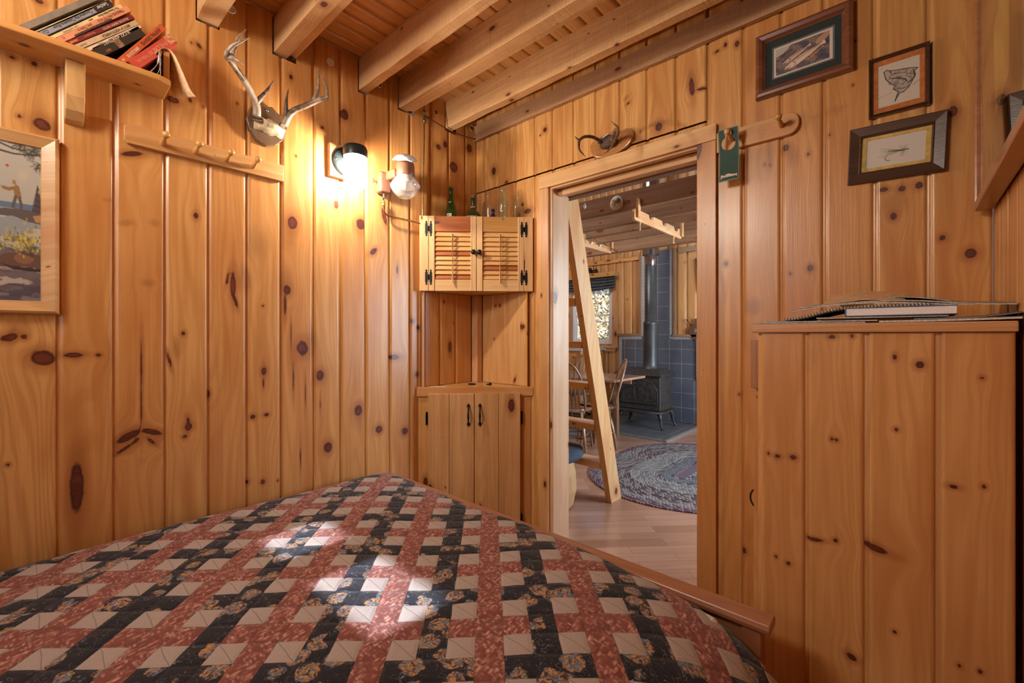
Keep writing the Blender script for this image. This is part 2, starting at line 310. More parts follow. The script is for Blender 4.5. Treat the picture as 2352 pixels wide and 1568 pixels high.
KNOTS_LEFT += [(-1.138,1.220,0.0033,0.0600,0),(-1.127,1.034,0.0037,0.0760,0),(-1.163,1.355,0.0060,0.0440,0),(-1.075,0.951,0.0030,0.0560,0),(-1.573,1.126,0.0045,0.0283,12),(-1.515,0.892,0.0050,0.0150,10),(-1.356,1.360,0.0067,0.0280,15),(-1.385,1.450,0.0033,0.0280,-10),(-1.048,1.220,0.0032,0.0680,0),(-1.005,0.892,0.0030,0.0440,0),(-1.251,1.015,0.0025,0.0200,0),(-1.654,0.969,0.0021,0.0833,0),(-1.699,0.821,0.0293,0.0050,35),(-1.669,0.843,0.0140,0.0050,48),(-1.627,0.835,0.0213,0.0040,-50),(-0.666,1.909,0.0053,0.0280,0),(-0.588,1.573,0.0053,0.0233,0),(-1.097,0.666,0.0032,0.0600,0)]
# ------------------------------------------------------------------ tongue-and-groove boarding as real relief
def boards(edges, v0, v1, P, knots=(), stains=(), du=0.007, dv=0.008, holes=(), seed=0, rk=0.0, tintf=None, groove=0.007, back=None, segs=None, backoff=-0.035):
    """edges: board boundaries along u; v range; P(u, v, n) maps to world. Returns arrays for one mesh."""
    R = np.random.default_rng(seed); VV = []; FF = []; WC = []; KN = []; ST = []; TI = []; base = 0
    for bi in range(len(edges) - 1):
        a, b = edges[bi], edges[bi + 1]; w = b - a
        va, vb = (v0, v1) if segs is None else segs(bi, a, b)
        if vb - va < 0.01: continue
        e = min(0.0085, w * 0.07); c = min(0.004, w * 0.03)
        inner = np.linspace(a + e + c, b - c, max(2, int(round((w - e - 2 * c) / du)) + 1))
        us = np.concatenate([[a, a + e], inner, [b]]); ns = np.zeros(len(us)); ns[0] = ns[1] = -groove; ns[-1] = -groove
        vs = np.linspace(va, vb, max(2, int(round((vb - va) / dv)) + 1))
        U, Vv = np.meshgrid(us, vs); N = np.tile(ns, (len(vs), 1)).astype(float)
        kn = np.full(U.shape, 6.0); st = np.full(U.shape, 3.0); uw = U.copy()
        ks = [k for k in knots if a + 0.002 <= k[0] < b - 0.001 and va <= k[1] <= vb]
        if rk > 0:
            for _ in range(R.poisson(rk * w * (vb - va))):
                r = 0.003 + 0.011 * R.random() ** 2.2
                ks.append((R.uniform(a + 0.015, b - 0.01), R.uniform(va, vb), r, r * R.uniform(0.8, 1.5), R.uniform(-20, 20)))
        for (ku, kv, ru, rv, an) in ks:
            t = radians(an); d1 = (U - ku) * cos(t) + (Vv - kv) * sin(t); d2 = -(U - ku) * sin(t) + (Vv - kv) * cos(t)
            ru_, rv_ = (max(ru, 0.0045), max(rv, 0.0055)) if rv < 0.03 else (max(ru, 0.0035), rv)
            kn = np.minimum(kn, np.sqrt((d1 / ru_) ** 2 + (d2 / rv_) ** 2))
            if R.random() < 0.4: st = np.minimum(st, np.sqrt(((U - ku - R.uniform(-.5, .5) * ru_) / (ru_ * R.uniform(0.7, 1.5))) ** 2 + ((Vv - kv - R.uniform(-2, 2) * rv_) / (rv_ * R.uniform(3, 6))) ** 2) + 0.25)
            uw -= (U - ku) * 0.85 * np.exp(-((U - ku) / (2.6 * ru_ + 0.008)) ** 2 - ((Vv - kv) / (4.0 * rv_ + 0.02)) ** 2)
        for (ku, kv, ru, rv, an) in stains:
            if not (a - 0.01 <= ku < b + 0.01): continue
            t = radians(an); d1 = (U - ku) * cos(t) + (Vv - kv) * sin(t); d2 = -(U - ku) * sin(t) + (Vv - kv) * cos(t)
            st = np.minimum(st, np.sqrt((d1 / ru) ** 2 + (d2 / rv) ** 2))
            uw -= (U - ku) * 0.5 * np.exp(-((U - ku) / (1.8 * ru)) ** 2 - ((Vv - kv) / (2.0 * rv)) ** 2)
        off = R.uniform(0, 9); zz = R.uniform(0, 40); voff = R.uniform(0, 20)
        tt = R.uniform(0, 0.5) if tintf is None else tintf(bi, R)
        pts = P(U, Vv, N); VV.append(np.stack([np.broadcast_to(p, U.shape).ravel() for p in pts], 1))
        WC.append(np.stack([(uw + off).ravel(), (Vv + voff).ravel(), np.full(U.size, zz)], 1)); KN.append((kn ** 2).ravel()); ST.append(st.ravel()); TI.append(np.full(U.size, tt))
        nu, nv = len(us), len(vs); I = (np.arange(nv - 1)[:, None] * nu + np.arange(nu - 1)[None, :]) + base
        uc = (us[:-1] + us[1:]) / 2; vc = (vs[:-1] + vs[1:]) / 2; keep = np.ones(I.shape, bool)
        for (h0, h1, g0, g1) in holes: keep &= ~(((uc > h0) & (uc < h1))[None, :] & ((vc > g0) & (vc < g1))[:, None])
        I = I[keep]; FF.append(np.stack([I, I + 1, I + nu + 1, I + nu], 1)); base += U.size
    if back:
        for (a, b, va, vb) in back:
            n0, n1 = backoff, backoff - 0.05
            q = [(a, va, n0), (b, va, n0), (b, vb, n0), (a, vb, n0), (a, va, n1), (b, va, n1), (b, vb, n1), (a, vb, n1)]
            pp = np.array([[float(x) for x in P(np.array(u), np.array(v), np.array(n))] for u, v, n in q])
            VV.append(pp); WC.append(pp * 1.0); KN.append(np.full(8, 36.0)); ST.append(np.full(8, 3.0)); TI.append(np.full(8, 0.5))
            FF.append(np.array([(0, 1, 2, 3), (7, 6, 5, 4), (0, 4, 5, 1), (1, 5, 6, 2), (2, 6, 7, 3), (3, 7, 4, 0)]) + base); base += 8
    return [np.concatenate(x) for x in (VV, FF, WC, KN, ST, TI)]
def board_object(name, sets, mat, parent=None, shift=None):
    V = []; F = []; A = [[], [], [], []]; k = 0
    for s in sets:
        V.append(s[0]); F.append(s[1] + k); k += len(s[0])
        for i in range(4): A[i].append(s[2 + i])
    V = np.concatenate(V); F = np.concatenate(F)
    if parent is not None:
        Mi = np.array(ROOT.get(parent.name, Matrix()).inverted()); V = V @ Mi[:3, :3].T + Mi[:3, 3]
    me = bpy.data.meshes.new(name); n = len(V); m = len(F)
    me.vertices.add(n); me.vertices.foreach_set('co', V.astype(np.float32).ravel())
    me.loops.add(m * 4); me.loops.foreach_set('vertex_index', F.astype(np.int32).ravel())
    me.polygons.add(m); me.polygons.foreach_set('loop_start', np.arange(0, m * 4, 4, dtype=np.int32))
    me.update(calc_edges=True)
    w = me.attributes.new('wc', 'FLOAT_VECTOR', 'POINT'); w.data.foreach_set('vector', np.concatenate(A[0]).astype(np.float32).ravel())
    for nm, arr in zip(('kn', 'st', 'tint'), A[1:]):
        q = me.attributes.new(nm, 'FLOAT', 'POINT'); q.data.foreach_set('value', np.concatenate(arr).astype(np.float32))
    me.validate(); me.update()
    return link(name, me, mat, parent)
PX_ = lambda x0: (lambda u, v, n: (x0 + n, u, v))       # wall facing +x, u = y
PNX = lambda x0: (lambda u, v, n: (x0 - n, u, v))       # wall facing -x
PNY = lambda y0: (lambda u, v, n: (u, y0 - n, v))       # wall facing -y, u = x
PY_ = lambda y0: (lambda u, v, n: (u, y0 + n, v))       # wall facing +y
PDN = lambda z0: (lambda u, v, n: (u, v, z0 - n))       # ceiling, boards along y
pine_wall = board_material('knotty_pine_boards')
pine_far = board_material('knotty_pine_boards_far', (0.64, 0.38, 0.16), (0.52, 0.27, 0.10), (0.42, 0.17, 0.055))
pine_ceiling = board_material('pine_ceiling_boards', (0.66, 0.36, 0.125), (0.50, 0.24, 0.075), (0.44, 0.165, 0.045), 0.3)
PINE_Z = wood('pine_vertical', 'z'); PINE_X = wood('pine_along_x', 'x'); PINE_Y = wood('pine_along_y', 'y')
PALE = ((0.78, 0.53, 0.27), (0.68, 0.42, 0.19), (0.62, 0.35, 0.14))
PALE_Z = wood('pale_pine_vertical', 'z', *PALE, knots=0.8); PALE_X = wood('pale_pine_along_x', 'x', *PALE, knots=0.8); PALE_Y = wood('pale_pine_along_y', 'y', *PALE, knots=0.8)
ROUGH = ((0.72, 0.45, 0.215), (0.57, 0.32, 0.14), (0.50, 0.255, 0.10))
BEAM_X = wood('rough_sawn_beam', 'x', *ROUGH, rough=0.75, coat=0.0, knots=0.5, saw=0.28)
BEAM_OLD = wood('weathered_joist', 'x', (0.40, 0.235, 0.125), (0.26, 0.14, 0.075), (0.28, 0.12, 0.05), rough=0.7, coat=0.0, knots=0.9, saw=0.2)
BEAM_GREY = wood('grey_weathered_beam', 'x', (0.33, 0.22, 0.16), (0.21, 0.13, 0.09), (0.24, 0.12, 0.07), rough=0.7, coat=0.0, knots=0.6, saw=0.25)
def struct(name, mb, mat, bev=0.0, label=None):
    o = mb.build(name, mat, bev=bev); o['kind'] = 'structure'
    if label: o['label'] = label
    return o
# ---- left wall (x = 0), peg rail and lamps hang on it
YA = [-3.12, -3.0, -2.86, -2.72, -2.585, -2.45, -2.31, -2.175, -2.04, -2.005, -1.866, -1.73, -1.589, -1.453, -1.318, -1.184, -1.042, -0.912, -0.778, -0.639, -0.51, -0.37, -0.235, -0.10, 0.0]
YA = [-3.12] + [-2.96 + 0.137 * i for i in range(8)] + YA[10:]
BEAMS = [(-1.487, -1.415), (-1.208, -1.115), (-0.808, -0.765), (-0.575, -0.480), (-0.250, -0.206)]
ZC = 2.612; ZB = 2.456
holesA = [(a - 0.008, b + 0.002, ZB - 0.012, 2.7) for a, b in BEAMS] + [(-0.232, -0.176, 2.44, 2.7)]
tints = {}
sA = boards(YA, 0.0, ZC, PX_(0.0), KNOTS_LEFT, STAINS_LEFT, holes=holesA, seed=3, rk=0.3, back=[(-3.2, 0.05, 0, 2.8)])
wa = board_object('wall_left', [sA], pine_wall); wa['kind'] = 'structure'
# ---- door wall (y = 0) with the doorway x 0.602 .. 1.383
XB = [-0.005, 0.066, 0.191, 0.334, 0.479, 0.605, 0.742, 0.876, 1.010, 1.149, 1.285, 1.417, 1.556, 1.688, 1.822, 1.962, 2.095, 2.240]
def segB(bi, a, b):
    return (2.035, 2.122) if 0.59 < a and b < 1.43 else ((0.0, 2.122) if b < 1.43 else (0.0, ZC))
def segB2(bi, a, b): return (2.129, ZC) if b < 1.43 else (0, 0)
s1 = boards(XB, 0, ZC, PNY(0.0), KNOTS_DOOR, STAINS_DOOR, seed=5, rk=0.6, segs=segB, back=[(-0.1, 0.59, 0, 2.8), (1.40, 2.5, 0, 2.8), (0.59, 1.40, 2.05, 2.8)])
s2 = boards(XB, 0, ZC, PNY(-0.004), KNOTS_DOOR, STAINS_DOOR, seed=6, rk=0.5, segs=segB2, tintf=lambda i, R: R.uniform(0, 0.2))
wb_ = board_object('wall_back', [s1, s2], pine_wall); wb_['kind'] = 'structure'
# other face of the door wall, boards seen from the great room
s3 = boards([-2.9 + 0.14 * i for i in range(39)], 0, 2.6, PY_(0.155), seed=8, rk=6, du=0.05, dv=0.05, segs=lambda bi, a, b: (2.05, 2.6) if (a > 0.5 and b < 1.5) else (0, 2.6))
w3 = board_object('wall_great_room_front', [s3], pine_far); w3['kind'] = 'structure'
# ---- right wall (x = 2.24)
s4 = boards([-3.12 + 0.13 * i for i in range(24)] + [0.0], 0, ZC, PNX(2.24), seed=9, rk=7, back=[(-3.2, 0.0, 0, 2.8)])
wr = board_object('wall_right', [s4], pine_wall); wr['kind'] = 'structure'
# ---- wall behind the camera with a window
def segF(bi, a, b): return (0, ZC)
W2 = (0.36, 1.24, 1.20, 2.06)
s5 = boards([-0.05 + 0.137 * i for i in range(18)], 0, ZC, PY_(-3.10), seed=10, rk=7, du=0.03, dv=0.02, holes=[(W2[0] - 0.01, W2[1] + 0.01, W2[2], W2[3])],
            back=[(-0.1, W2[0], 0, 2.8), (W2[1], 2.4, 0, 2.8), (W2[0], W2[1], 0, W2[2]), (W2[0], W2[1], W2[3], 2.8)])
wf = board_object('wall_front', [s5], pine_wall); wf['kind'] = 'structure'
# window behind the camera: frame, mullion and unseen panels added to shape the sun patches
m = MB(); x0, x1, z0, z1 = W2
for q in ((x0, x0 + 0.035, z0, z1), (x1 - 0.035, x1, z0, z1), (x0 + 0.035, x1 - 0.035, z0, z0 + 0.04), (x0 + 0.035, x1 - 0.035, z1 - 0.04, z1), (0.735, 0.775, z0 + 0.04, z1 - 0.04)): m.box(q[0], q[1], -3.16, -3.12, q[2], q[3])
wd = struct('window_2', m, plain('window_white', (0.8, 0.8, 0.78), 0.4))
m = MB(); m.box(x0 + 0.035, x1 - 0.035, -3.145, -3.142, z0 + 0.04, 1.80); m.box(x0 + 0.035, x1 - 0.035, -3.145, -3.142, 1.95, z1 - 0.04); m.box(0.60, 0.735, -3.145, -3.142, 1.80, 1.95); m.box(1.10, x1 - 0.035, -3.145, -3.142, 1.80, 1.95)
m.build('sun_patch_panels', plain('sun_panel_cloth', (0.55, 0.5, 0.42), 0.8), wd)
# ---- ceiling with grooves, boards run away along y
sC = boards([-0.08 + 0.0815 * i for i in range(30)], -3.15, 0.16, PDN(ZC), seed=12, rk=4, du=0.02, dv=0.02, groove=0.0045)
m = board_object('ceiling', [sC], pine_ceiling); m['kind'] = 'structure'
m = MB(); m.box(-0.1, 2.4, -3.2, 0.16, ZC + 0.02, ZC + 0.06); struct('trim_1', m, BEAM_OLD)
# ---- exposed beams
bl = ['roughest-cut pine ceiling beam nearest the bookshelf', 'doubled rough pine ceiling beam above the deer antlers', 'dark-sided rough pine ceiling beam above the lit lamp',
      'wide rough pine ceiling beam above the gas lamp', 'pale rough pine ceiling beam above the brass pipe fitting']
def beam(label, y0, y1, zb, zt=ZC, x1=2.26, mat=BEAM_X, parts=None):
    m = MB(); n = 40; V = []; 
    for i in range(n + 1):
        x = -0.03 + (x1 + 0.03) * i / n; j = lambda: random.uniform(-0.0018, 0.0018)
        V += [(x, y0 + j(), zb + j()), (x, y1 + j(), zb + j()), (x, y1, zt), (x, y0, zt)]
    F = [(4 * i + k, 4 * i + (k + 1) % 4, 4 * i + 4 + (k + 1) % 4, 4 * i + 4 + k) for i in range(n) for k in range(4)] + [(0, 3, 2, 1), (4 * n, 4 * n + 1, 4 * n + 2, 4 * n + 3)]
    m.add(V, F); o = m.build('ceiling_beam', mat); tag(o, label, 'beam', 'exposed ceiling beams of the bedroom'); return o
for lb, (a, b) in zip(bl, BEAMS):
    if b - a > 0.09:
        t = thing('ceiling_beam', lb, 'beam', (1.1, (a + b) / 2, ZB), group='exposed ceiling beams of the bedroom')
        for k, (p, q, zz) in enumerate(((a, a + (b - a) * 0.62, ZB), (a + (b - a) * 0.62, b, ZB + 0.012))):
            mm = MB(); mm.box(-0.03, 2.26, p, q - 0.001, zz, ZC); mm.build('beam_timber', BEAM_X, t, bev=0.002)
    else: beam(lb, a, b, ZB)
beam('greyish rough pine beam fixed along the top of the door wall', -0.028, -0.008, 2.452, 2.545, x1=2.235, mat=wood('greyish_beam', 'x', (0.50, 0.29, 0.15), (0.38, 0.20, 0.10), (0.34, 0.17, 0.08), rough=0.75, coat=0, knots=0.5, saw=0.3))
# ---- floor, one plank floor through both rooms
m, nt, b = newmat('maple_plank_floor'); p = objco(nt)
rot = nd(nt, 'ShaderNodeVectorRotate', rotation_type='Z_AXIS'); lk(nt, p, rot.inputs['Vector']); rot.inputs['Angle'].default_value = radians(-45)
br = nd(nt, 'ShaderNodeTexBrick'); lk(nt, rot.outputs[0], br.inputs['Vector']); br.inputs['Scale'].default_value = 1.0
br.inputs['Brick Width'].default_value = 0.62; br.inputs['Row Height'].default_value = 0.086; br.inputs['Mortar Size'].default_value = 0.0009; br.inputs['Mortar Smooth'].default_value = 0.2
br.inputs['Color1'].default_value = (0.0, 0, 0, 1); br.inputs['Color2'].default_value = (1, 1, 1, 1); br.inputs['Mortar'].default_value = (0.5, 0.5, 0.5, 1); br.offset = 0.37
rs = SEP(nt, rot.outputs[0])
gr = noise(nt, XYZ(nt, M(nt, 'MULTIPLY', rs[0], 2.0), M(nt, 'MULTIPLY', rs[1], 60), br.outputs['Color']), 1, 3, 0.6)
c = mix(nt, br.outputs['Color'], (0.34, 0.195, 0.135), (0.49, 0.315, 0.235)); c = mix(nt, M(nt, 'MULTIPLY', ss(nt, gr, 0.35, 0.7), 0.45), c, (0.34, 0.16, 0.085))
c = mix(nt, br.outputs['Fac'], c, (0.12, 0.06, 0.03)); lk(nt, c, b.inputs['Base Color']); b.inputs['Roughness'].default_value = 0.30; b.inputs['Coat Weight'].default_value = 0.35; b.inputs['Coat Roughness'].default_value = 0.15
bump(nt, b, M(nt, 'SUBTRACT', gr, M(nt, 'MULTIPLY', br.outputs['Fac'], 3)), 0.15, 0.001)
floor_mat = m
m = MB(); m.box(-3.2, 3.5, -3.2, 4.3, -0.05, 0.0); struct('floor', m, floor_mat)
# ---- door casing, jambs, head
m = MB(); m.box(0.526, 1.4615, -0.020, -0.002, 2.032, 2.100); 
t = thing('door_1', 'pine cased doorway opening into the stove room', 'doorway', (0.99, 0, 0)); t['kind'] = 'structure'; del t['category']
m.build('head_casing', wood('casing_head', 'x', (0.76, 0.50, 0.24), (0.66, 0.38, 0.16), PINE_R, knots=1.2, seed=2.4), t, bev=0.002)
m = MB(); m.box(0.5265, 0.588, -0.019, -0.002, 0, 2.031); m.build('left_casing', wood('casing_left', 'z', (0.72, 0.46, 0.22), (0.6, 0.34, 0.14), PINE_R, knots=0.6, seed=1.1), t, bev=0.002)
m = MB(); m.box(1.383, 1.4605, -0.019, -0.002, 0, 2.031); m.build('right_casing', wood('casing_right', 'z', (0.62, 0.33, 0.12), (0.52, 0.25, 0.08), PINE_R, knots=1.5, seed=5.2, tint=0.3), t, bev=0.002)
m = MB(); m.box(0.562, 0.602, -0.0015, 0.16, 0, 2.03); m.build('left_jamb', wood('jamb_left', 'z', (0.72, 0.50, 0.30), (0.60, 0.38, 0.21), (0.55, 0.3, 0.15), knots=1.3, seed=3.0), t, bev=0.0015)
m = MB(); m.box(1.384, 1.416, -0.0015, 0.16, 0, 2.03); m.build('right_jamb', PINE_Z, t, bev=0.0015)
m = MB(); m.box(0.596, 1.39, -0.001, 0.028, 2.022, 2.045); m.box(0.596, 1.39, 0.055, 0.16, 2.016, 2.045); m.build('head_jamb', wood('jamb_head', 'x', (0.62, 0.36, 0.17), (0.48, 0.25, 0.1), (0.4, 0.17, 0.06), knots=0.6), t, bev=0.0015)
m = MB(); m.box(0.60, 1.386, 0.055, 0.085, 1.996, 2.016); m.build('head_stop', wood('stop_head', 'x', (0.66, 0.40, 0.2), (0.5, 0.27, 0.1), (0.4, 0.17, 0.06), knots=0.4), t, bev=0.0015)
m = MB(); m.box(0.3, 1.7, 0.16, 0.215, 2.01, 2.25); tag(m.build('loft_edge_beam', BEAM_GREY, bev=0.003), 'grey weathered timber along the loft edge, seen under the door head', 'beam')
BLACK = plain('black_iron', (0.018, 0.017, 0.016), 0.5, 0.6, nscale=200, namt=0.4)
COPPER = plain('aged_copper', (0.30, 0.14, 0.07), 0.35, 0.9, nscale=90, namt=0.35)
BRASS = plain('tarnished_brass', (0.32, 0.24, 0.13), 0.35, 0.9, nscale=120, namt=0.4)
STEEL = plain('steel', (0.55, 0.55, 0.56), 0.25, 1.0)
PAPER = plain('white_paper', (0.72, 0.68, 0.62), 0.8)
# ------------------------------------------------------------------ bed, mattress, quilt
t = thing('bed', 'wooden bed with a plain flat-topped footboard under the patchwork quilt', 'bed', (1.0, -1.7, 0))
CH = ((0.36, 0.155, 0.075), (0.27, 0.105, 0.048), (0.25, 0.085, 0.036))
CHX = wood('stained_wood_x', 'x', *CH, rough=0.4, coat=0.3, knots=0.2); CHY = wood('stained_wood_y', 'y', *CH, rough=0.4, knots=0.2); CHZ = wood('stained_wood_z', 'z', *CH, rough=0.4, knots=0.2)
m = MB(); m.prism([(-0.699, 0.474), (-0.702, 0.486), (-0.698, 0.499), (-0.642, 0.500), (-0.636, 0.492), (-0.640, 0.474)], 0.04, 1.797, 'yz'); m.build('footboard_rail', CHX, t, bev=0.003)
m = MB(); m.box(0.06, 1.765, -0.678, -0.655, 0.10, 0.474); m.build('footboard_panel', CHX, t)
for x in (0.04, 1.73):
    m = MB(); m.box(x, x + 0.045, -0.69, -0.645, 0, 0.475); m.build('bed_post', CHZ, t, bev=0.002)
    m = MB(); m.box(x, x + 0.045, -3.0, -2.95, 0, 0.9); m.build('bed_post', CHZ, t, bev=0.002)
m = MB(); m.box(0.06, 1.75, -2.985, -2.96, 0.12, 0.9); m.build('headboard', CHX, t, bev=0.003)
for x in (0.05, 1.735):
    m = MB(); m.box(x, x + 0.025, -2.95, -0.69, 0.16, 0.28); m.build('side_rail', CHY, t, bev=0.002)
m = MB(); m.box(0.09, 1.70, -2.93, -0.73, 0.17, 0.50)
tag(m.build('mattress', plain('ticking', (0.6, 0.58, 0.54), 0.9), bev=0.03, segs=4), 'mattress hidden under the patchwork quilt', 'mattress')
PXC = [Vector((x, 0, z)) for x, z in ((0.070, 0.36), (0.068, 0.44), (0.076, 0.51), (0.112, 0.541), (0.25, 0.543), (0.6, 0.543), (1.0, 0.541), (1.35, 0.538), (1.56, 0.530), (1.665, 0.514), (1.745, 0.480), (1.810, 0.430), (1.860, 0.36), (1.895, 0.27), (1.91, 0.16), (1.915, 0.07))]
prof = smoothpath(PXC, 10); S = [0.0]
for i in range(1, len(prof)): S.append(S[-1] + (prof[i] - prof[i - 1]).length)
S = np.array(S); prx = np.array([p.x for p in prof]); prz = np.array([p.z for p in prof])
s_ref = np.interp(0.6, prx[15:90], S[15:90]) - 0.6        # arc length agrees with x on the flat
PYC = [Vector((0, y, z)) for y, z in ((-2.95, 0.0), (-2.0, 0.0), (-1.2, 0.0), (-0.92, 0.0), (-0.84, -0.002), (-0.775, -0.008), (-0.735, -0.018), (-0.712, -0.036), (-0.705, -0.075), (-0.704, -0.15))]
prof2 = smoothpath(PYC, 10); S2 = [0.0]
for i in range(1, len(prof2)): S2.append(S2[-1] + (prof2[i] - prof2[i - 1]).length)
S2 = np.array(S2); py_ = np.array([p.y for p in prof2]); pz_ = np.array([p.z for p in prof2])
nu, nv = 250, 300
ua = np.linspace(0, S[-1], nu); va = np.linspace(0, S2[-1], nv)
U, Vg = np.meshgrid(ua, va)
Xq = np.interp(U, S, prx); Zq = np.interp(U, S, prz) + np.interp(Vg, S2, pz_) * np.clip(0.4 + (Xq - 1.0) / 0.55, 0.4, 2.0); Yq = np.interp(Vg, S2, py_)
A_ = U - s_ref; B_ = -2.95 + Vg
cell = 0.0625; sS = ((A_ - 2.05) + (B_ + 1.932)) / sqrt(2); tT = (-(A_ - 2.05) + (B_ + 1.932)) / sqrt(2)
fs = sS / cell + 0.5; ft = (tT - 1.028) / cell + 0.5
puff = np.abs(np.sin(pi * fs)) ** 0.6 * np.abs(np.sin(pi * ft)) ** 0.6
diag = np.minimum(np.abs((fs + ft) % 2 - 1), 1)
Zq = Zq + 0.0022 * puff
for _ in range(14):
    kx, ky, ph = rng.uniform(-9, 9), rng.uniform(-9, 9), rng.uniform(0, 6.28); Zq = Zq + 0.0011 * np.sin(kx * Xq + ky * Yq + ph)
right = np.clip((Xq - 1.70) / 0.12, 0, 1); Xq = Xq + right * 0.012 * np.sin(Yq * 19) + right * 0.02 * np.exp(-((Yq + 0.74) / 0.08) ** 2)
Vt = np.stack([Xq.ravel(), Yq.ravel(), Zq.ravel()], 1); org = np.array((1.0, -1.7, 0.5)); Vt = Vt - org
I = (np.arange(nv - 1)[:, None] * nu + np.arange(nu - 1)[None, :]).ravel()
me = fastmesh('quilt', Vt, np.stack([I, I + 1, I + nu + 1, I + nu], 1), True)
q = me.attributes.new('quv', 'FLOAT_VECTOR', 'POINT'); q.data.foreach_set('vector', np.stack([fs.ravel(), ft.ravel(), np.zeros(fs.size)], 1).astype(np.float32).ravel())
mt, nt, b = newmat('patchwork_quilt')
at = nd(nt, 'ShaderNodeAttribute', attribute_name='quv').outputs['Vector']
wob = noise(nt, at, 1.1, 2, 0.5, out=1); wv = VM(nt, 'SCALE', VM(nt, 'SUBTRACT', wob, (0.5, 0.5, 0.5)), s=0.10); uv = VM(nt, 'ADD', at, wv)
s = SEP(nt, uv); fi = M(nt, 'FLOOR', s[0]); fj = M(nt, 'FLOOR', s[1])
md = lambda a, k: M(nt, 'FLOORED_MODULO', M(nt, 'ADD', a, 0.001), float(k))
eq = lambda a, v: M(nt, 'COMPARE', a, float(v), 0.3)
io = eq(md(fi, 2), 1); jo = eq(md(fj, 2), 1); cream = M(nt, 'MULTIPLY', io, jo)
dark = M(nt, 'MAXIMUM', eq(md(fi, 4), 2), M(nt, 'MULTIPLY', io, eq(md(fj, 4), 2)))
# rust brushed-leaf print
def flecks(sc, ang, sx, sy, lo, hi):
    r = nd(nt, 'ShaderNodeVectorRotate', rotation_type='Z_AXIS'); lk(nt, at, r.inputs['Vector']); r.inputs['Angle'].default_value = radians(ang)
    q = SEP(nt, r.outputs[0]); v = XYZ(nt, M(nt, 'MULTIPLY', q[0], sx), M(nt, 'MULTIPLY', q[1], sy), 0)
    d, c = voro(nt, v, sc, out='both'); return ss(nt, d, hi, lo), c
f1, c1 = flecks(3.2, 35, 2.2, 1.0, 0.15, 0.60); f2, c2 = flecks(3.6, -40, 2.4, 1.0, 0.12, 0.55)
lum1 = M(nt, 'MULTIPLY', f1, SEP(nt, c1)[0]); lum2 = M(nt, 'MULTIPLY', f2, SEP(nt, c2)[1])
rust = mix(nt, lum1, (0.17, 0.052, 0.042), (0.54, 0.27, 0.21)); rust = mix(nt, M(nt, 'MULTIPLY', lum2, 0.7), rust, (0.60, 0.37, 0.30))
rust = mix(nt, M(nt, 'MULTIPLY', ss(nt, noise(nt, at, 2.2, 2), 0.45, 0.7), 0.5), rust, (0.25, 0.08, 0.062))
# near-black paisley print
dd, dc = voro(nt, VM(nt, 'ADD', at, VM(nt, 'SCALE', noise(nt, at, 3.0, 2, out=1), s=0.4)), 1.15, out='both')
ds = SEP(nt, dc); body = M(nt, 'MULTIPLY', ss(nt, dd, 0.50, 0.42), M(nt, 'GREATER_THAN', ds[2], 0.10))
pn = noise(nt, at, 4.8, 2, 0.5, 1.2); pn2 = noise(nt, VM(nt, 'ADD', at, (7, 3, 1)), 4.2, 2, 0.5, 1.2)
pc = mix(nt, ss(nt, pn, 0.42, 0.54), (0.05, 0.036, 0.036), (0.42, 0.22, 0.10))
pc = mix(nt, ss(nt, pn2, 0.52, 0.58), pc, (0.09, 0.13, 0.20)); pc = mix(nt, ss(nt, pn2, 0.66, 0.70), pc, (0.44, 0.22, 0.15))
pc = mix(nt, ss(nt, pn, 0.62, 0.66), pc, (0.08, 0.11, 0.07))
nav = mix(nt, body, (0.011, 0.012, 0.020), pc)
cur = noise(nt, at, 3.2, 0, 0.5, 1.6); nav = mix(nt, M(nt, 'MULTIPLY', ss(nt, M(nt, 'ABSOLUTE', M(nt, 'SUBTRACT', cur, 0.47)), 0.010, 0.003), ss(nt, noise(nt, at, 2.4, 1), 0.46, 0.52)), nav, (0.36, 0.36, 0.38))
# cream tweed
tw = M(nt, 'SINE', M(nt, 'ADD', M(nt, 'MULTIPLY', s[0], 80), M(nt, 'MULTIPLY', M(nt, 'PINGPONG', s[1], 0.10), 400))); tn = noise(nt, at, 28, 2)
crm = mix(nt, M(nt, 'ADD', M(nt, 'MULTIPLY', ss(nt, tw, -0.6, 0.9), 0.35), M(nt, 'MULTIPLY', ss(nt, tn, 0.35, 0.7), 0.4)), (0.42, 0.355, 0.325), (0.19, 0.155, 0.14))
c = mix(nt, dark, rust, nav); c = mix(nt, cream, c, crm)
fu, fv = M(nt, 'FRACT', s[0]), M(nt, 'FRACT', s[1])
ed = M(nt, 'MINIMUM', M(nt, 'MINIMUM', fu, M(nt, 'SUBTRACT', 1.0, fu)), M(nt, 'MINIMUM', fv, M(nt, 'SUBTRACT', 1.0, fv)))
dg = M(nt, 'ABSOLUTE', M(nt, 'SUBTRACT', M(nt, 'FLOORED_MODULO', M(nt, 'ADD', fu, fv), 2.0), 1.0)); dgl = M(nt, 'MULTIPLY', ss(nt, dg, 0.035, 0.012), cream)
c = mix(nt, M(nt, 'MULTIPLY', ss(nt, ed, 0.03, 0.0), 0.35), c, (0.02, 0.012, 0.012)); c = mix(nt, M(nt, 'MULTIPLY', dgl, 0.45), c, (0.05, 0.035, 0.03))
lk(nt, c, b.inputs['Base Color']); b.inputs['Roughness'].default_value = 0.9; b.inputs['Sheen Weight'].default_value = 0.15; b.inputs['Specular IOR Level'].default_value = 0.2
hh = M(nt, 'ADD', ss(nt, ed, 0.0, 0.16), M(nt, 'MULTIPLY', ss(nt, dg, 0.0, 0.10), 0.25)); hh = M(nt, 'ADD', hh, M(nt, 'MULTIPLY', noise(nt, at, 1.6, 3), 1.2))
bump(nt, b, hh, 0.4, 0.004)
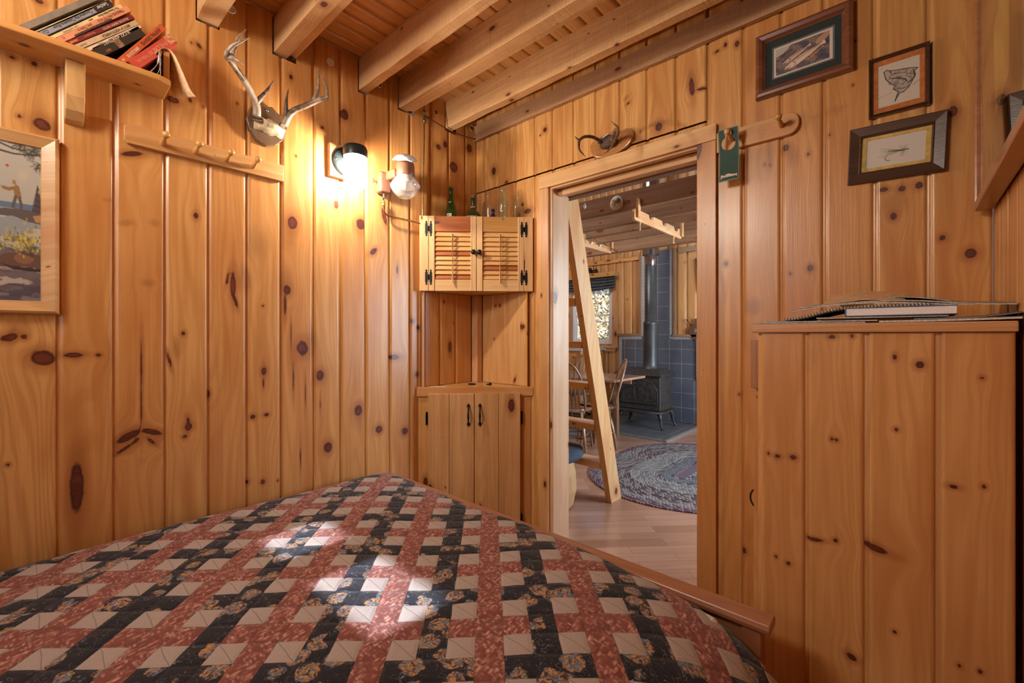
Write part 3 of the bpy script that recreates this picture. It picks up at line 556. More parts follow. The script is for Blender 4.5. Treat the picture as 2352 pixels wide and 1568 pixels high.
o = link('quilt', me, mt); o.location = org; sm = o.modifiers.new('solid', 'SOLIDIFY'); sm.thickness = 0.006; sm.offset = -1
tag(o, 'patchwork quilt in rust, black paisley and cream squares spread on the bed', 'quilt')

# ------------------------------------------------------------------ louvered corner cabinet (local frame: face looks along -y)
YL = -0.331
t = thing('louvered_cabinet', 'small pine wall cabinet with louvered double doors across the corner, bottles on top', 'cabinet', (0, 0, 0), radians(45)); ROOT[t.name] = Matrix()
m = MB(); m.prism([(0, -0.012), (-0.300, -0.3125), (0.316, -0.3285), (0.316, -0.3285)][:3] + [(0.314, -0.322)], 1.470, 1.865, 'xy'); m.build('carcass', PALE_Z, t)
m = MB(); m.box(-0.307, -0.2585, YL - 0.018, YL + 0.016, 1.469, 1.888); m.build('left_stile', wood('stile_a', 'z', *PALE, knots=0.7, seed=1.7), t, bev=0.001)
m = MB(); m.box(0.278, 0.3275, YL - 0.018, YL + 0.003, 1.469, 1.888); m.build('right_stile', wood('stile_b', 'z', *PALE, knots=1.2, seed=4.7), t, bev=0.001)
RED = wood('red_stained_pine', 'x', (0.48, 0.165, 0.06), (0.37, 0.11, 0.035), (0.33, 0.085, 0.025), knots=0.5)
for k, (d0, d1, pl0, pl1) in enumerate(((-0.256, 0.0085, -0.223, -0.022), (0.0115, 0.276, 0.045, 0.2435))):
    m = MB(); yf = YL - 0.018
    for a, b_ in ((d0, pl0), (pl1, d1)):
        m.box(a, b_, yf, YL + 0.002, 1.469, 1.888); g = b_ - 0.004 if a == d0 else a + 0.004; m.box(g - 0.0012, g + 0.0012, yf - 0.002, yf + 0.002, 1.470, 1.887)
    door = m.build('louvered_door', wood('door_frame_%d' % k, 'z', *PALE, knots=0.1, seed=k * 3.0), t, bev=0.0012)
    m = MB(); m.box(pl0, pl1, yf + 0.004, YL, 1.469, 1.533); m.build('bottom_rail', wood('rail_low_%d' % k, 'x', *PALE, knots=0.2), door, bev=0.001)
    m = MB(); m.box(pl0, pl1, yf + 0.004, YL, 1.803, 1.888)
    o = m.build('top_rail', RED if k == 0 else wood('rail_gold', 'x', (0.62, 0.38, 0.13), (0.53, 0.29, 0.09), PINE_R, knots=0.1), door, bev=0.001)
    if k == 0: o['label'] = 'reddish stained top rail'
    m = MB(); n = 10; ph = (1.801 - 1.535) / n
    for i in range(n):
        z = 1.535 + ph * i; m.mi = 1 if (k, i) in ((0, 0), (0, 5), (1, 2)) else 0
        m.prism([(YL - 0.014, z + 0.002), (YL - 0.010, z - 0.0005), (YL + 0.0, z + ph - 0.002), (YL - 0.002, z + ph + 0.003)], pl0, pl1, 'yz')
    m.build('louvre_slats', [wood('slat_pale_%d' % k, 'x', (0.76, 0.47, 0.20), (0.66, 0.37, 0.14), PINE_R, knots=0.0), RED], door)
    m = MB(); xr = (-0.1225, 0.1435)[k]; m.tube([(xr, YL - 0.029, 1.512), (xr, YL - 0.029, 1.785)], 0.0055, 8)
    for i in range(9): m.tube([(xr, YL - 0.027, 1.55 + i * 0.0266), (xr, YL - 0.010, 1.552 + i * 0.0266)], 0.0008, 5)
    m.build('tilt_rod', plain('rod_pale_%d' % k, (0.74, 0.52, 0.27), 0.45), door)
    m = MB(); xk = (-0.0065, 0.0265)[k]; m.lathe([(0.006, 0.0), (0.005, 0.010), (0.0135, 0.016), (0.0145, 0.021), (0.011, 0.026), (0.0, 0.028)], 20, (xk, yf, 1.684), 'y'); m.build('knob', BLACK, door)
    hx = (-0.2565, 0.277)[k]
    for zc in (1.816, 1.545):
        m = MB()
        for sx in (-1, 1):
            c = hx + sx * 0.0125; pts = [(c, zc - 0.044), (c + 0.006, zc - 0.037), (c + 0.0025, zc - 0.033), (c + 0.0065, zc - 0.026), (c + 0.0065, zc + 0.026), (c + 0.0025, zc + 0.033), (c + 0.006, zc + 0.037), (c, zc + 0.044), (c - 0.006, zc + 0.037), (c - 0.0025, zc + 0.033), (c - 0.0065, zc + 0.026), (c - 0.0065, zc - 0.026), (c - 0.0025, zc - 0.033), (c - 0.006, zc - 0.037)]
            m.prism(pts, yf - 0.0022, yf + 0.0004)
        m.box(hx - 0.012, hx + 0.012, yf - 0.0024, yf - 0.0004, zc - 0.010, zc + 0.010); m.tube([(hx, yf - 0.002, zc - 0.014), (hx, yf - 0.002, zc + 0.014)], 0.004, 10)
        m.build('hinge', BLACK, door)
# ------------------------------------------------------------------ corner base cabinet with its back boards
t = thing('corner_base_cabinet', 'tall pine base cabinet across the corner with plank doors and board back', 'cabinet', (0, 0, 0), radians(45)); ROOT[t.name] = Matrix()
YB2 = -0.322
m = MB(); m.prism([(0, -0.012), (-0.303, -0.3155), (0.303, -0.3155)], 0.0, 0.876, 'xy'); m.build('carcass', PINE_Z, t)
for x0, x1, nm, sd_ in ((-0.3165, -0.235, 'left_stile', 1.0), (0.235, 0.3185, 'right_stile', 6.0)):
    m = MB(); m.box(x0, x1, YB2 - 0.002, YB2 + 0.006 if 0 else YB2 + 0.004, 0, 0.876); m.build(nm, wood('base_' + nm, 'z', (0.66, 0.36, 0.12), (0.55, 0.27, 0.08), PINE_R, knots=1.0, seed=sd_), t)
m = MB(); m.prism([(0, -0.010), (-0.312, -0.322), (-0.325, -0.336), (0.330, -0.336), (0.322, -0.326)], 0.877, 0.929, 'xy'); m.build('counter', wood('counter_pine', 'x', (0.66, 0.39, 0.16), (0.56, 0.30, 0.11), PINE_R, knots=1.1, seed=2.2), t, bev=0.002)
for k, (a, b_, g, hxx, hg) in enumerate(((-0.2585, -0.0035, -0.141, -0.034, -0.2690), (-0.0005, 0.2555, 0.135, 0.030, 0.2665))):
    m = MB(); m.box(a, g - 0.0008, -0.357, -0.338, 0.08, 0.895); m.box(g + 0.0008, b_, -0.357, -0.338, 0.08, 0.895)
    if k == 1: m.box(0.205, 0.2065, -0.3575, -0.350, 0.08, 0.895)
    door = m.build('plank_door', wood('plank_door_%d' % k, 'z', (0.66, 0.40, 0.18), (0.52, 0.28, 0.11), (0.5, 0.22, 0.08), knots=1.1, seed=1.5 + k * 4.1), t, bev=0.003)
    m = MB()
    for zc, dz in ((0.824, 1), (0.727, -1)):
        m.prism([(hxx, zc + 0.018 * dz), (hxx + 0.005, zc + 0.010 * dz), (hxx + 0.011, zc), (hxx + 0.004, zc - 0.006 * dz), (hxx, zc - 0.006 * dz), (hxx - 0.004, zc - 0.006 * dz), (hxx - 0.011, zc), (hxx - 0.005, zc + 0.010 * dz)], -0.3605, -0.357)
    m.tube(smoothpath([(hxx, -0.359, 0.826), (hxx, -0.372, 0.815), (hxx, -0.380, 0.795), (hxx, -0.381, 0.775), (hxx, -0.380, 0.757), (hxx, -0.372, 0.736), (hxx, -0.359, 0.725)], 4), [0.0045] * 9 + [0.0062] * 7 + [0.0045] * 9, 8)
    m.build('pull_handle', BLACK, door)
    for zc in (0.755, 0.172):
        m = MB(); m.box(hg - 0.0045, hg + 0.0045, -0.345, -0.3225, zc - 0.034, zc + 0.034); m.tube([(hg, -0.345, zc - 0.036), (hg, -0.345, zc + 0.036)], 0.004, 8); m.build('hinge', BLACK, door)
ROOT[t.name] = Matrix.Rotation(radians(45), 4, 'Z')
sp = boards([-0.43, -0.315, -0.195, -0.062], 0.931, 1.468, PX_(0.019), [(-0.19 - 0.045, 1.15, 0.012, 0.034, 0), (-0.28, 1.42, 0.006, 0.008, 0)], seed=21, rk=3, du=0.008, groove=0.004)
board_object('left_back_panel', [sp], pine_wall, t)
sp = boards([0.075, 0.165, 0.265, 0.385, 0.437], 0.931, 1.468, PNY(-0.019), [(0.19, 1.40, 0.006, 0.008, 0), (0.225, 1.40, 0.007, 0.010, 0), (0.40, 1.27, 0.022, 0.012, 0), (0.175, 1.20, 0.006, 0.004, 0), (0.345, 0.96, 0.007, 0.016, -20)], seed=22, rk=2, du=0.008, groove=0.002, tintf=lambda i, R: 0.1)
board_object('right_back_panel', [sp], board_material('cabinet_back_pine', (0.72, 0.44, 0.19), (0.60, 0.32, 0.12)), t)
CPM = None
for bx_, nm_ in (((0.019, 0.030, -0.440, -0.431), 'edge_strip'), ((0.437, 0.446, -0.027, -0.0192), 'edge_strip')):
    m = MB(); m.box(*bx_, 0.93, 1.468); m.build(nm_, PINE_Z, t)
m = MB(); m.box(0.019, 0.070, -0.058, -0.019, 0.930, 1.468)
m.build('corner_post', wood('corner_post_pine', 'z', (0.70, 0.42, 0.22), (0.58, 0.32, 0.15), PINE_R, knots=0.8, seed=8), t)
# small things on the counter
m = MB(); m.lathe([(0.020, 0), (0.024, 0.003), (0.020, 0.006), (0.012, 0.003), (0.0, 0.003)], 20, (0.135, -0.165, 0.9295)); tag(m.build('metal_dish', BLACK), 'tiny dark metal dish at the back of the corner counter', 'dish')
m = MB(); m.lathe([(0.009, 0), (0.009, 0.010), (0.004, 0.014), (0.0, 0.015)], 14, (0.235, -0.112, 0.9295)); m.cbox((0.222, -0.118, 0.9335), (0.018, 0.006, 0.006)); tag(m.build('black_clip', BLACK), 'small black clip lying at the back right of the corner counter', 'clip')
m = MB(); m.obox((0.075, -0.372, 0.9300), (0.10, 0.018, 0.001), (0, 0, radians(38))); tag(m.build('paper_slip', PAPER), 'thin white slip of paper at the left of the corner counter', 'paper')

# ------------------------------------------------------------------ bottles on the cabinet
ZT = 1.866
def bottle(name, label, prof, loc, mat, rz=0, sx=1.0, sy=1.0, extra=None):
    t = thing(name, label, 'bottle', loc); m = MB(); m.lathe(prof, 32, cap=False); m.v = [(x * sx, y * sy, z) for x, y, z in m.v]; 
    bd = m.build('bottle_body', mat, t, world=False)
    if extra: extra(t)
    return t
GR = glassy('green_glass', (0.10, 0.36, 0.07), 0.06, 0.86, 1.5); GRD = glassy('dark_green_glass', (0.16, 0.26, 0.12), 0.08, 0.8, 1.5)
CL = glassy('clear_glass', (0.92, 0.92, 0.88), 0.04, 0.97, 1.3); AQ = glassy('aqua_glass', (0.82, 0.92, 0.82), 0.04, 0.95, 1.4)
def lab(z0, z1, r, mat, a0=-150, a1=-60, nm='paper_label'):
    def f(t):
        m = MB(); m.grid(lambda u, v: (r * cos(radians(a0 + (a1 - a0) * u)), r * sin(radians(a0 + (a1 - a0) * u)), z0 + (z1 - z0) * v), 12, 1); m.build(nm, mat, t, world=False)
    return f
def labels_green(t):
    lab(0.020, 0.062, 0.0302, plain('label_white', (0.7, 0.66, 0.6), 0.6), -95, -35)(t); lab(0.034, 0.040, 0.0306, plain('label_red', (0.5, 0.08, 0.06), 0.6), -92, -38, 'red_stripe')(t)
    lab(0.050, 0.056, 0.0306, plain('label_green', (0.06, 0.2, 0.07), 0.6), -92, -60, 'green_stripe')(t); lab(0.122, 0.134, 0.0215, plain('label_silver', (0.6, 0.62, 0.6), 0.4), -85, -45, 'neck_label')(t)
bottle('green_bottle', 'upright green glass soda bottle with a worn white label', [(0, 0), (0.027, 0.001), (0.030, 0.006), (0.030, 0.075), (0.028, 0.10), (0.021, 0.13), (0.015, 0.155), (0.0125, 0.175), (0.0125, 0.198), (0.0145, 0.202), (0.0145, 0.216), (0.0125, 0.220), (0.009, 0.220)], (0.062, -0.262, ZT), GR, extra=labels_green)
def labels_dim(t):
    lab(0.014, 0.062, 0.0560, plain('label_tan', (0.42, 0.30, 0.17), 0.7), -110, -20)(t)
    m = MB(); m.lathe([(0.0165, 0.112), (0.0165, 0.130)], 24, cap=False); m.build('neck_band', plain('band_tan', (0.42, 0.30, 0.17), 0.7), t, world=False)
    m = MB(); m.lathe([(0.012, 0.180), (0.0125, 0.198), (0, 0.199)], 20); m.build('stopper', plain('cork', (0.3, 0.17, 0.1), 0.8), t, world=False)
bottle('squat_flagon', 'squat dark green flagon with long neck and tan oval label', [(0, 0), (0.045, 0.002), (0.054, 0.02), (0.055, 0.045), (0.048, 0.075), (0.032, 0.096), (0.018, 0.108), (0.0155, 0.125), (0.015, 0.17), (0.017, 0.172), (0.017, 0.180), (0.010, 0.181)], (0.107, -0.128, ZT), GRD, extra=labels_dim)
bottle('clear_flask', 'clear glass flask with broad shoulders in the middle of the row', [(0, 0), (0.034, 0.001), (0.037, 0.01), (0.038, 0.115), (0.033, 0.135), (0.018, 0.150), (0.0125, 0.158), (0.012, 0.185), (0.0145, 0.187), (0.0145, 0.200), (0.010, 0.201)], (0.205, -0.100, ZT), CL, sx=1.12, sy=0.8)
bottle('cobalt_vial', 'tiny cobalt blue glass vial between the two clear bottles', [(0, 0), (0.013, 0.001), (0.014, 0.006), (0.014, 0.040), (0.008, 0.052), (0.008, 0.062), (0.011, 0.063), (0.011, 0.075), (0, 0.076)], (0.288, -0.142, ZT), plain('cobalt_glass', (0.01, 0.015, 0.08), 0.1, coat=0.6))
bottle('contour_bottle', 'pale aqua waisted soda bottle with embossed ribs, right end of the row', [(0, 0), (0.027, 0.001), (0.0285, 0.006), (0.027, 0.02), (0.0245, 0.045), (0.0265, 0.065), (0.031, 0.090), (0.030, 0.105), (0.0235, 0.130), (0.0165, 0.150), (0.0135, 0.168), (0.013, 0.180), (0.0155, 0.183), (0.0155, 0.196), (0.011, 0.197)], (0.338, -0.112, ZT), AQ,
       extra=lambda t: [ (lambda m: (m.tube([((0.0255 + 0.0006) * cos(a), 0.0255 * sin(a), 0.012), (0.0250 * cos(a), 0.0250 * sin(a), 0.045), (0.0270 * cos(a), 0.0270 * sin(a), 0.068)], 0.0012, 5), m.build('embossed_rib', AQ, t, world=False)))(MB()) for a in [radians(k) for k in range(-150, 20, 34)]])
bottle('back_bottle', 'thin clear glass bottle standing behind the waisted one against the wall', [(0, 0), (0.022, 0.001), (0.0235, 0.10), (0.022, 0.115), (0.012, 0.135), (0.010, 0.165), (0.012, 0.175), (0.009, 0.178)], (0.385, -0.045, ZT), CL)

# ------------------------------------------------------------------ lit sconce
t = thing('jar_sconce', 'lit wall lamp with a white glass jar and black cap on a wood block', 'wall lamp', (0, -0.89, 2.05))
m = MB(); m.box(-0.001, 0.026, -0.972, -0.806, 1.976, 2.133); m.build('wood_block', wood('sconce_block', 'y', (0.66, 0.36, 0.15), (0.55, 0.26, 0.09), PINE_R, knots=0), t, bev=0.002)
DBL = plain('dark_teal_black', (0.020, 0.028, 0.030), 0.35, 0.2)
m = MB(); m.lathe([(0.070, 0.0), (0.070, 0.006), (0.060, 0.014), (0.0, 0.014)], 36, (0.026, -0.892, 2.058), 'x'); m.build('back_plate', DBL, t)
m = MB(); m.box(0.035, 0.10, -0.918, -0.876, 2.068, 2.106); m.build('arm', DBL, t, bev=0.004)
m = MB(); m.lathe([(0.054, 2.054), (0.055, 2.060), (0.055, 2.090), (0.050, 2.103), (0.0, 2.106)], 36, (0.125, -0.897, 0), 'z'); m.build('cap', DBL, t)
for dy, dz in ((-0.055, 0.0), (0.055, 0.0)):
    m = MB(); m.lathe([(0.005, 0), (0.004, 0.003), (0, 0.004)], 12, (0.040, -0.892 + dy, 2.058 + dz), 'x'); m.build('screw', STEEL, t)
jm = bpy.data.materials.new('lit_jar_glass'); jm.cycles.emission_sampling = 'NONE'; jm.use_nodes = True; nt = jm.node_tree; nt.nodes.clear()
o_ = nd(nt, 'ShaderNodeOutputMaterial'); tr = nd(nt, 'ShaderNodeBsdfTransparent'); em = nd(nt, 'ShaderNodeEmission'); em.inputs[0].default_value = (1, 0.93, 0.84, 1); em.inputs[1].default_value = 1.2
ad = nd(nt, 'ShaderNodeAddShader'); lk(nt, tr.outputs[0], ad.inputs[0]); lk(nt, em.outputs[0], ad.inputs[1]); lk(nt, ad.outputs[0], o_.inputs[0]); tr.inputs[0].default_value = (0.95, 0.95, 0.95, 1)
m = MB(); m.lathe([(0.048, 2.055), (0.0525, 2.045), (0.0535, 2.03), (0.0515, 2.024), (0.0545, 2.012), (0.0525, 2.004), (0.0555, 1.992), (0.053, 1.984), (0.0555, 1.972), (0.053, 1.963), (0.054, 1.953), (0.051, 1.935), (0.044, 1.918), (0.030, 1.908), (0.0, 1.905)], 40, (0.125, -0.897, 0), 'z', cap=False); m.build('glass_jar', jm, t)
# ------------------------------------------------------------------ unlit gas lamp
t = thing('gas_lamp', 'unlit propane wall lamp with brown body, glass globe and tilted white reflector', 'wall lamp', (0, -0.66, 2.03))
BRN = plain('brown_enamel', (0.20, 0.085, 0.048), 0.4, 0.0, coat=0.2, nscale=30, namt=0.2)
m = MB(); m.box(0.002, 0.055, -0.722, -0.655, 1.955, 2.062); m.build('valve_box', BRN, t, bev=0.012, segs=4)
m = MB(); m.box(0.045, 0.13, -0.690, -0.600, 2.020, 2.066); m.build('arm', BRN, t, bev=0.01, segs=3)
m = MB(); m.lathe([(0.046, 2.030), (0.048, 2.036), (0.047, 2.085), (0.044, 2.098), (0.0, 2.10)], 32, (0.14, -0.632, 0)); m.build('burner_housing', BRN, t)
m = MB(); T0 = m.T; m.T = Matrix.Translation((0.135, -0.632, 2.118)) @ Euler((radians(12), radians(14), 0)).to_matrix().to_4x4(); m.lathe([(0.060, -0.004), (0.062, 0.0), (0.045, 0.018), (0.020, 0.028), (0.0, 0.030)], 32, cap=False); m.T = T0
m.build('heat_reflector', plain('white_enamel', (0.62, 0.64, 0.66), 0.35), t, solid=0.0015)
m = MB(); m.lathe([(0.044, 2.030), (0.050, 2.020), (0.066, 2.003), (0.076, 1.985)], 36, (0.14, -0.632, 0), cap=False); m.build('frosted_collar', glassy('frosted_glass', (0.80, 0.78, 0.76), 0.4, 0.35), t, sub=2)
m = MB(); m.lathe([(0.076, 1.985), (0.075, 1.975), (0.062, 1.952), (0.046, 1.935), (0.036, 1.928), (0.034, 1.924), (0.0, 1.923)], 36, (0.14, -0.632, 0), cap=False); m.build('glass_globe', glassy('globe_glass', (0.90, 0.89, 0.88), 0.15, 0.80), t, sub=2)
m = MB(); m.lathe([(0.012, 2.02), (0.015, 2.0), (0.017, 1.985), (0.014, 1.970), (0.0, 1.965)], 20, (0.14, -0.632, 0)); m.build('mantle', plain('mantle_white', (0.85, 0.85, 0.83), 0.8), t)
m = MB(); m.lathe([(0.003, 0), (0.003, 0.012), (0.006, 0.013), (0.006, 0.016), (0, 0.017)], 10, (0.028, -0.729, 2.008), 'y'); m.cbox((0.028, -0.747, 2.008), (0.006, 0.004, 0.020)); m.build('control_knob', BRASS, t)
m = MB(); m.tube([(0.03, -0.690, 1.957), (0.03, -0.690, 1.915)], 0.005, 12); m.build('steel_nipple', STEEL, t)
tg = thing('gas_line', 'copper gas tube curving from the gas lamp down behind the cabinet', 'pipe', (0.03, -0.6, 1.86))
m = MB(); m.tube(smoothpath([(0.03, -0.690, 1.913), (0.030, -0.690, 1.88), (0.030, -0.684, 1.862), (0.030, -0.665, 1.848), (0.03, -0.60, 1.846), (0.03, -0.53, 1.846), (0.03, -0.465, 1.845), (0.028, -0.40, 1.845)], 5), 0.0045, 10); m.build('copper_tube', COPPER, tg)
m = MB(); m.lathe([(0.007, 1.890), (0.0085, 1.894), (0.0085, 1.905), (0.006, 1.908), (0.008, 1.911), (0.008, 1.918)], 6, (0.03, -0.690, 0), smooth=False); m.build('flare_nut', plain('bright_brass', (0.55, 0.45, 0.2), 0.3, 0.9), tg)
tg = thing('gas_riser', 'dark gas pipe with brass tee running down the wall under the beam', 'pipe', (0.02, -0.42, 2.45))
m = MB(); m.tube([(0.015, -0.420, 2.52), (0.015, -0.420, 2.35), (0.014, -0.4265, 2.10), (0.012, -0.430, 1.86)], 0.0042, 10); m.build('down_pipe', BRASS, tg)
m = MB(); m.tube(smoothpath([(0.020, -0.400, 2.462), (0.022, -0.30, 2.448), (0.024, -0.218, 2.440), (0.022, -0.12, 2.446), (0.020, -0.02, 2.462)], 5), 0.0042, 10); m.tube([(0.022, -0.02, 2.462), (0.014, -0.012, 2.55)], 0.0035, 8); m.build('side_pipe', COPPER, tg)
m = MB(); m.lathe([(0.007, 2.425), (0.010, 2.430), (0.010, 2.442), (0.007, 2.445), (0.007, 2.475), (0.010, 2.478), (0.010, 2.490), (0.007, 2.495)], 12, (0.016, -0.420, 0)); m.tube([(0.018, -0.418, 2.460), (0.020, -0.396, 2.462)], 0.008, 10); m.build('tee_fitting', BRASS, tg)
m = MB(); m.box(-0.001, 0.004, -0.232, -0.180, 2.4395, 2.441) if 0 else None
# ------------------------------------------------------------------ round vents
vl = ['round plastic vent with slots, left end of the row under the ceiling', 'round vent between the twin beam and the dark-sided beam', 'round vent tucked behind the dark-sided beam, half hidden', 'round tan vent right of the brass pipe tee', 'round vent nearest the room corner']
WHT = plain('vent_plastic', (0.82, 0.78, 0.70), 0.5, namt=0.05); VG = plain('vent_slots', (0.20, 0.12, 0.06), 0.6)
for k, (y, z) in enumerate(((-1.372, 2.551), (-0.957, 2.526), (-0.696, 2.532), (-0.326, 2.524), (-0.030, 2.532))):
    t = thing('wall_vent', vl[k], 'vent', (0, y, z), group='round wall vents between the beams'); yy, zz = y, z
    if k == 4: yy = -0.042
    m = MB(); m.lathe([(0.0175, -0.001), (0.0175, 0.003), (0.0155, 0.0042), (0.0125, 0.004), (0.012, 0.001)], 28, (0, yy, zz), 'x', cap=False); m.build('rim', WHT, t)
    m = MB(); m.lathe([(0.012, 0.0005), (0.0, 0.0006)], 24, (0, yy, zz), 'x', cap=False)
    for i in range(5):
        w = sqrt(max(0, 0.0115 ** 2 - (0.0042 * (i - 2)) ** 2)); m.box(0.0008, 0.0025, yy - w, yy + w, zz + 0.0042 * (i - 2) - 0.0009, zz + 0.0042 * (i - 2) + 0.0009)
    m.build('louvre', WHT if k < 2 else VG, t)

# ------------------------------------------------------------------ peg rails
def peg(m, base, tip, r=0.006, head=0.0125):
    b, e = Vector(base), Vector(tip); d = (e - b); L = d.length; d.normalize(); a, c = frame_from(d)
    pr = [(0.008, 0), (0.0095, 0.012), (0.0085, 0.028), (0.0058, 0.047), (0.0055, L - 0.018), (0.010, L - 0.014), (head, L - 0.006), (head * 0.92, L + 0.001), (head * 0.55, L + 0.006), (0.0, L + 0.0075)]
    n = 14; V = [tuple(b + d * h + (a * cos(2 * pi * j / n) + c * sin(2 * pi * j / n)) * rr) for rr, h in pr for j in range(n)]
    F = [(i * n + j, i * n + (j + 1) % n, (i + 1) * n + (j + 1) % n, (i + 1) * n + j) for i in range(len(pr) - 1) for j in range(n)]; m.add(V, F, True)
t = thing('peg_rail', 'long pine peg rail with four knobbed pegs below the bookshelf', 'peg rail', (0, -1.44, 1.93))
m = MB(); m.prism([(-1.703, 1.906), (-1.694, 1.8965), (-1.177, 1.8945), (-1.175, 1.897), (-1.175, 1.963), (-1.177, 1.965), (-1.690, 1.9665), (-1.703, 1.957)], -0.003, 0.018, 'yz'); m.build('rail', wood('rail_pine', 'y', (0.66, 0.39, 0.16), (0.54, 0.28, 0.1), PINE_R, knots=1.1, seed=0.4), t, bev=0.003)
for y in (-1.597, -1.497, -1.394, -1.298):
    m = MB(); peg(m, (0.016, y, 1.922), (0.088, y, 1.938)); m.build('peg', PINE_X, t)
t = thing('peg_rail', 'short round-ended pine peg rail right of the door holding the sleeping sign', 'peg rail', (1.6, 0, 2.01))
pts = [(1.4625, 1.973), (1.4625, 2.055)] + [(1.7, 2.055)] + [(p[0], p[2]) for p in arc((1.715, 2.018), 0.037, 80, 0, 6)] + [(p[0], p[2]) for p in arc((1.715, 2.009), 0.037, 0, -80, 6)] + [(1.70, 1.972)]
m = MB(); m.prism(pts, -0.019, 0.001); m.build('rail', wood('rail_pine_b', 'x', (0.66, 0.38, 0.15), (0.54, 0.27, 0.1), PINE_R, knots=0.3), t, bev=0.003)
for x in (1.521, 1.695):
    m = MB(); peg(m, (x, -0.017, 2.010), (x + 0.003, -0.090, 2.022)); m.build('peg', PINE_Y, t)

# ------------------------------------------------------------------ antler mounts
ANT = None
m_, nt, b = newmat('antler_bone'); oc = objco(nt); n1 = noise(nt, oc, 60, 4, 0.6); n2 = noise(nt, oc, 14, 2)
c = mix(nt, ss(nt, n1, 0.35, 0.65), (0.075, 0.048, 0.032), (0.24, 0.16, 0.11)); c = mix(nt, ss(nt, n2, 0.42, 0.62), c, (0.42, 0.33, 0.24)); lk(nt, c, b.inputs['Base Color']); b.inputs['Roughness'].default_value = 0.45; bump(nt, b, n1, 0.5, 0.003); ANT = m_
m_, nt, b = newmat('antler_smooth'); oc = objco(nt); n1 = noise(nt, oc, 50, 4, 0.6)
c = mix(nt, ss(nt, n1, 0.3, 0.65), (0.20, 0.145, 0.105), (0.42, 0.33, 0.25)); lk(nt, c, b.inputs['Base Color']); b.inputs['Roughness'].default_value = 0.38; ANTS = m_
BONE = plain('skull_bone', (0.60, 0.48, 0.31), 0.6, nscale=40, namt=0.35, bmp=0.3)
def limb(m, pts, r0, r1, n=5, pw=1.0):
    P = smoothpath(pts, n); k = len(P); m.tube(P, [r0 + (r1 - r0) * (i / (k - 1)) ** pw for i in range(k)], 10)
t = thing('antler_mount', 'large deer antlers on a shield plaque above the peg rail', 'antlers', (0, -1.245, 2.11))
m = MB(); sh = [(-1.244, 2.195), (-1.262, 2.205), (-1.285, 2.190), (-1.308, 2.168), (-1.322, 2.120), (-1.310, 2.075), (-1.285, 2.042), (-1.248, 2.026), (-1.210, 2.040), (-1.180, 2.072), (-1.166, 2.110), (-1.175, 2.155), (-1.186, 2.180), (-1.205, 2.186), (-1.222, 2.203)]
m.prism(sh, -0.001, 0.022, 'yz'); m.build('plaque', wood('dark_plaque', 'z', (0.17, 0.105, 0.065), (0.12, 0.07, 0.04), (0.11, 0.06, 0.03), rough=0.3, coat=0.4, knots=0), t, bev=0.004, segs=3)
m = MB(); m.lathe([(0.005, 0), (0.004, 0.003), (0.0, 0.004)], 12, (0.022, -1.243, 2.178), 'x'); m.build('screw', STEEL, t)
m = MB(); sk = [(-1.300, 2.118, .045), (-1.285, 2.128, .06), (-1.262, 2.122, .06), (-1.248, 2.135, .052), (-1.222, 2.122, .058), (-1.190, 2.120, .055), (-1.178, 2.104, .045), (-1.186, 2.074, .032), (-1.205, 2.082, .042), (-1.228, 2.074, .045), (-1.262, 2.082, .045), (-1.300, 2.082, .034)]
cc = Vector((0.07, -1.24, 2.104)); V = [tuple(cc)] + [(x, y, z) for y, z, x in sk] + [(0.022, y * 0.9 - 0.124, z) for y, z, x in sk]; n = len(sk)
m.add(V, [(0, 1 + i, 1 + (i + 1) % n) for i in range(n)] + [(1 + i, 1 + n + i, 1 + n + (i + 1) % n, 1 + (i + 1) % n) for i in range(n)], True)
m.tube([(0.066, -1.245, 2.100), (0.074, -1.246, 2.096)], 0.009, 10); m.build('skull_plate', BONE, t)
m = MB(); limb(m, [(.05, -1.293, 2.118), (.07, -1.300, 2.162), (.10, -1.330, 2.192), (.14, -1.371, 2.215), (.18, -1.410, 2.226), (.22, -1.440, 2.224)], 0.0155, 0.0095); limb(m, [(.075, -1.306, 2.165), (.09, -1.287, 2.195), (.10, -1.265, 2.234), (.11, -1.249, 2.270)], 0.012, 0.0012, pw=1.3)
m.tube([(.048, -1.290, 2.112), (.054, -1.293, 2.124)], [0.019, 0.018], 12); m.build('left_antler_base', ANT, t)
m = MB(); limb(m, [(.215, -1.437, 2.224), (.25, -1.453, 2.224), (.28, -1.443, 2.242), (.30, -1.423, 2.259), (.31, -1.399, 2.279)], 0.010, 0.0012, pw=1.5); limb(m, [(.24, -1.436, 2.230), (.21, -1.415, 2.284), (.19, -1.402, 2.33), (.17, -1.367, 2.392)], 0.009, 0.0012, pw=1.4); limb(m, [(.22, -1.445, 2.225), (.27, -1.436, 2.206), (.31, -1.415, 2.173)], 0.010, 0.0012, pw=1.4); m.build('left_antler_tines', ANTS, t)
m = MB(); limb(m, [(.05, -1.188, 2.120), (.07, -1.176, 2.163), (.09, -1.157, 2.190), (.13, -1.119, 2.213), (.17, -1.087, 2.233), (.20, -1.068, 2.240)], 0.0155, 0.0085); limb(m, [(.06, -1.180, 2.140), (.08, -1.189, 2.188), (.09, -1.191, 2.226), (.10, -1.187, 2.264)], 0.011, 0.0012, pw=1.4)
m.tube([(.048, -1.192, 2.114), (.054, -1.188, 2.126)], [0.019, 0.018], 12); m.build('right_antler_base', ANT, t)
m = MB(); limb(m, [(.20, -1.068, 2.24), (.23, -1.082, 2.262), (.25, -1.116, 2.295)], 0.0085, 0.0012, pw=1.2); limb(m, [(.15, -1.104, 2.225), (.14, -1.080, 2.29), (.12, -1.068, 2.355), (.11, -1.067, 2.409)], 0.010, 0.0012, pw=1.3); m.build('right_antler_tines', ANTS, t)
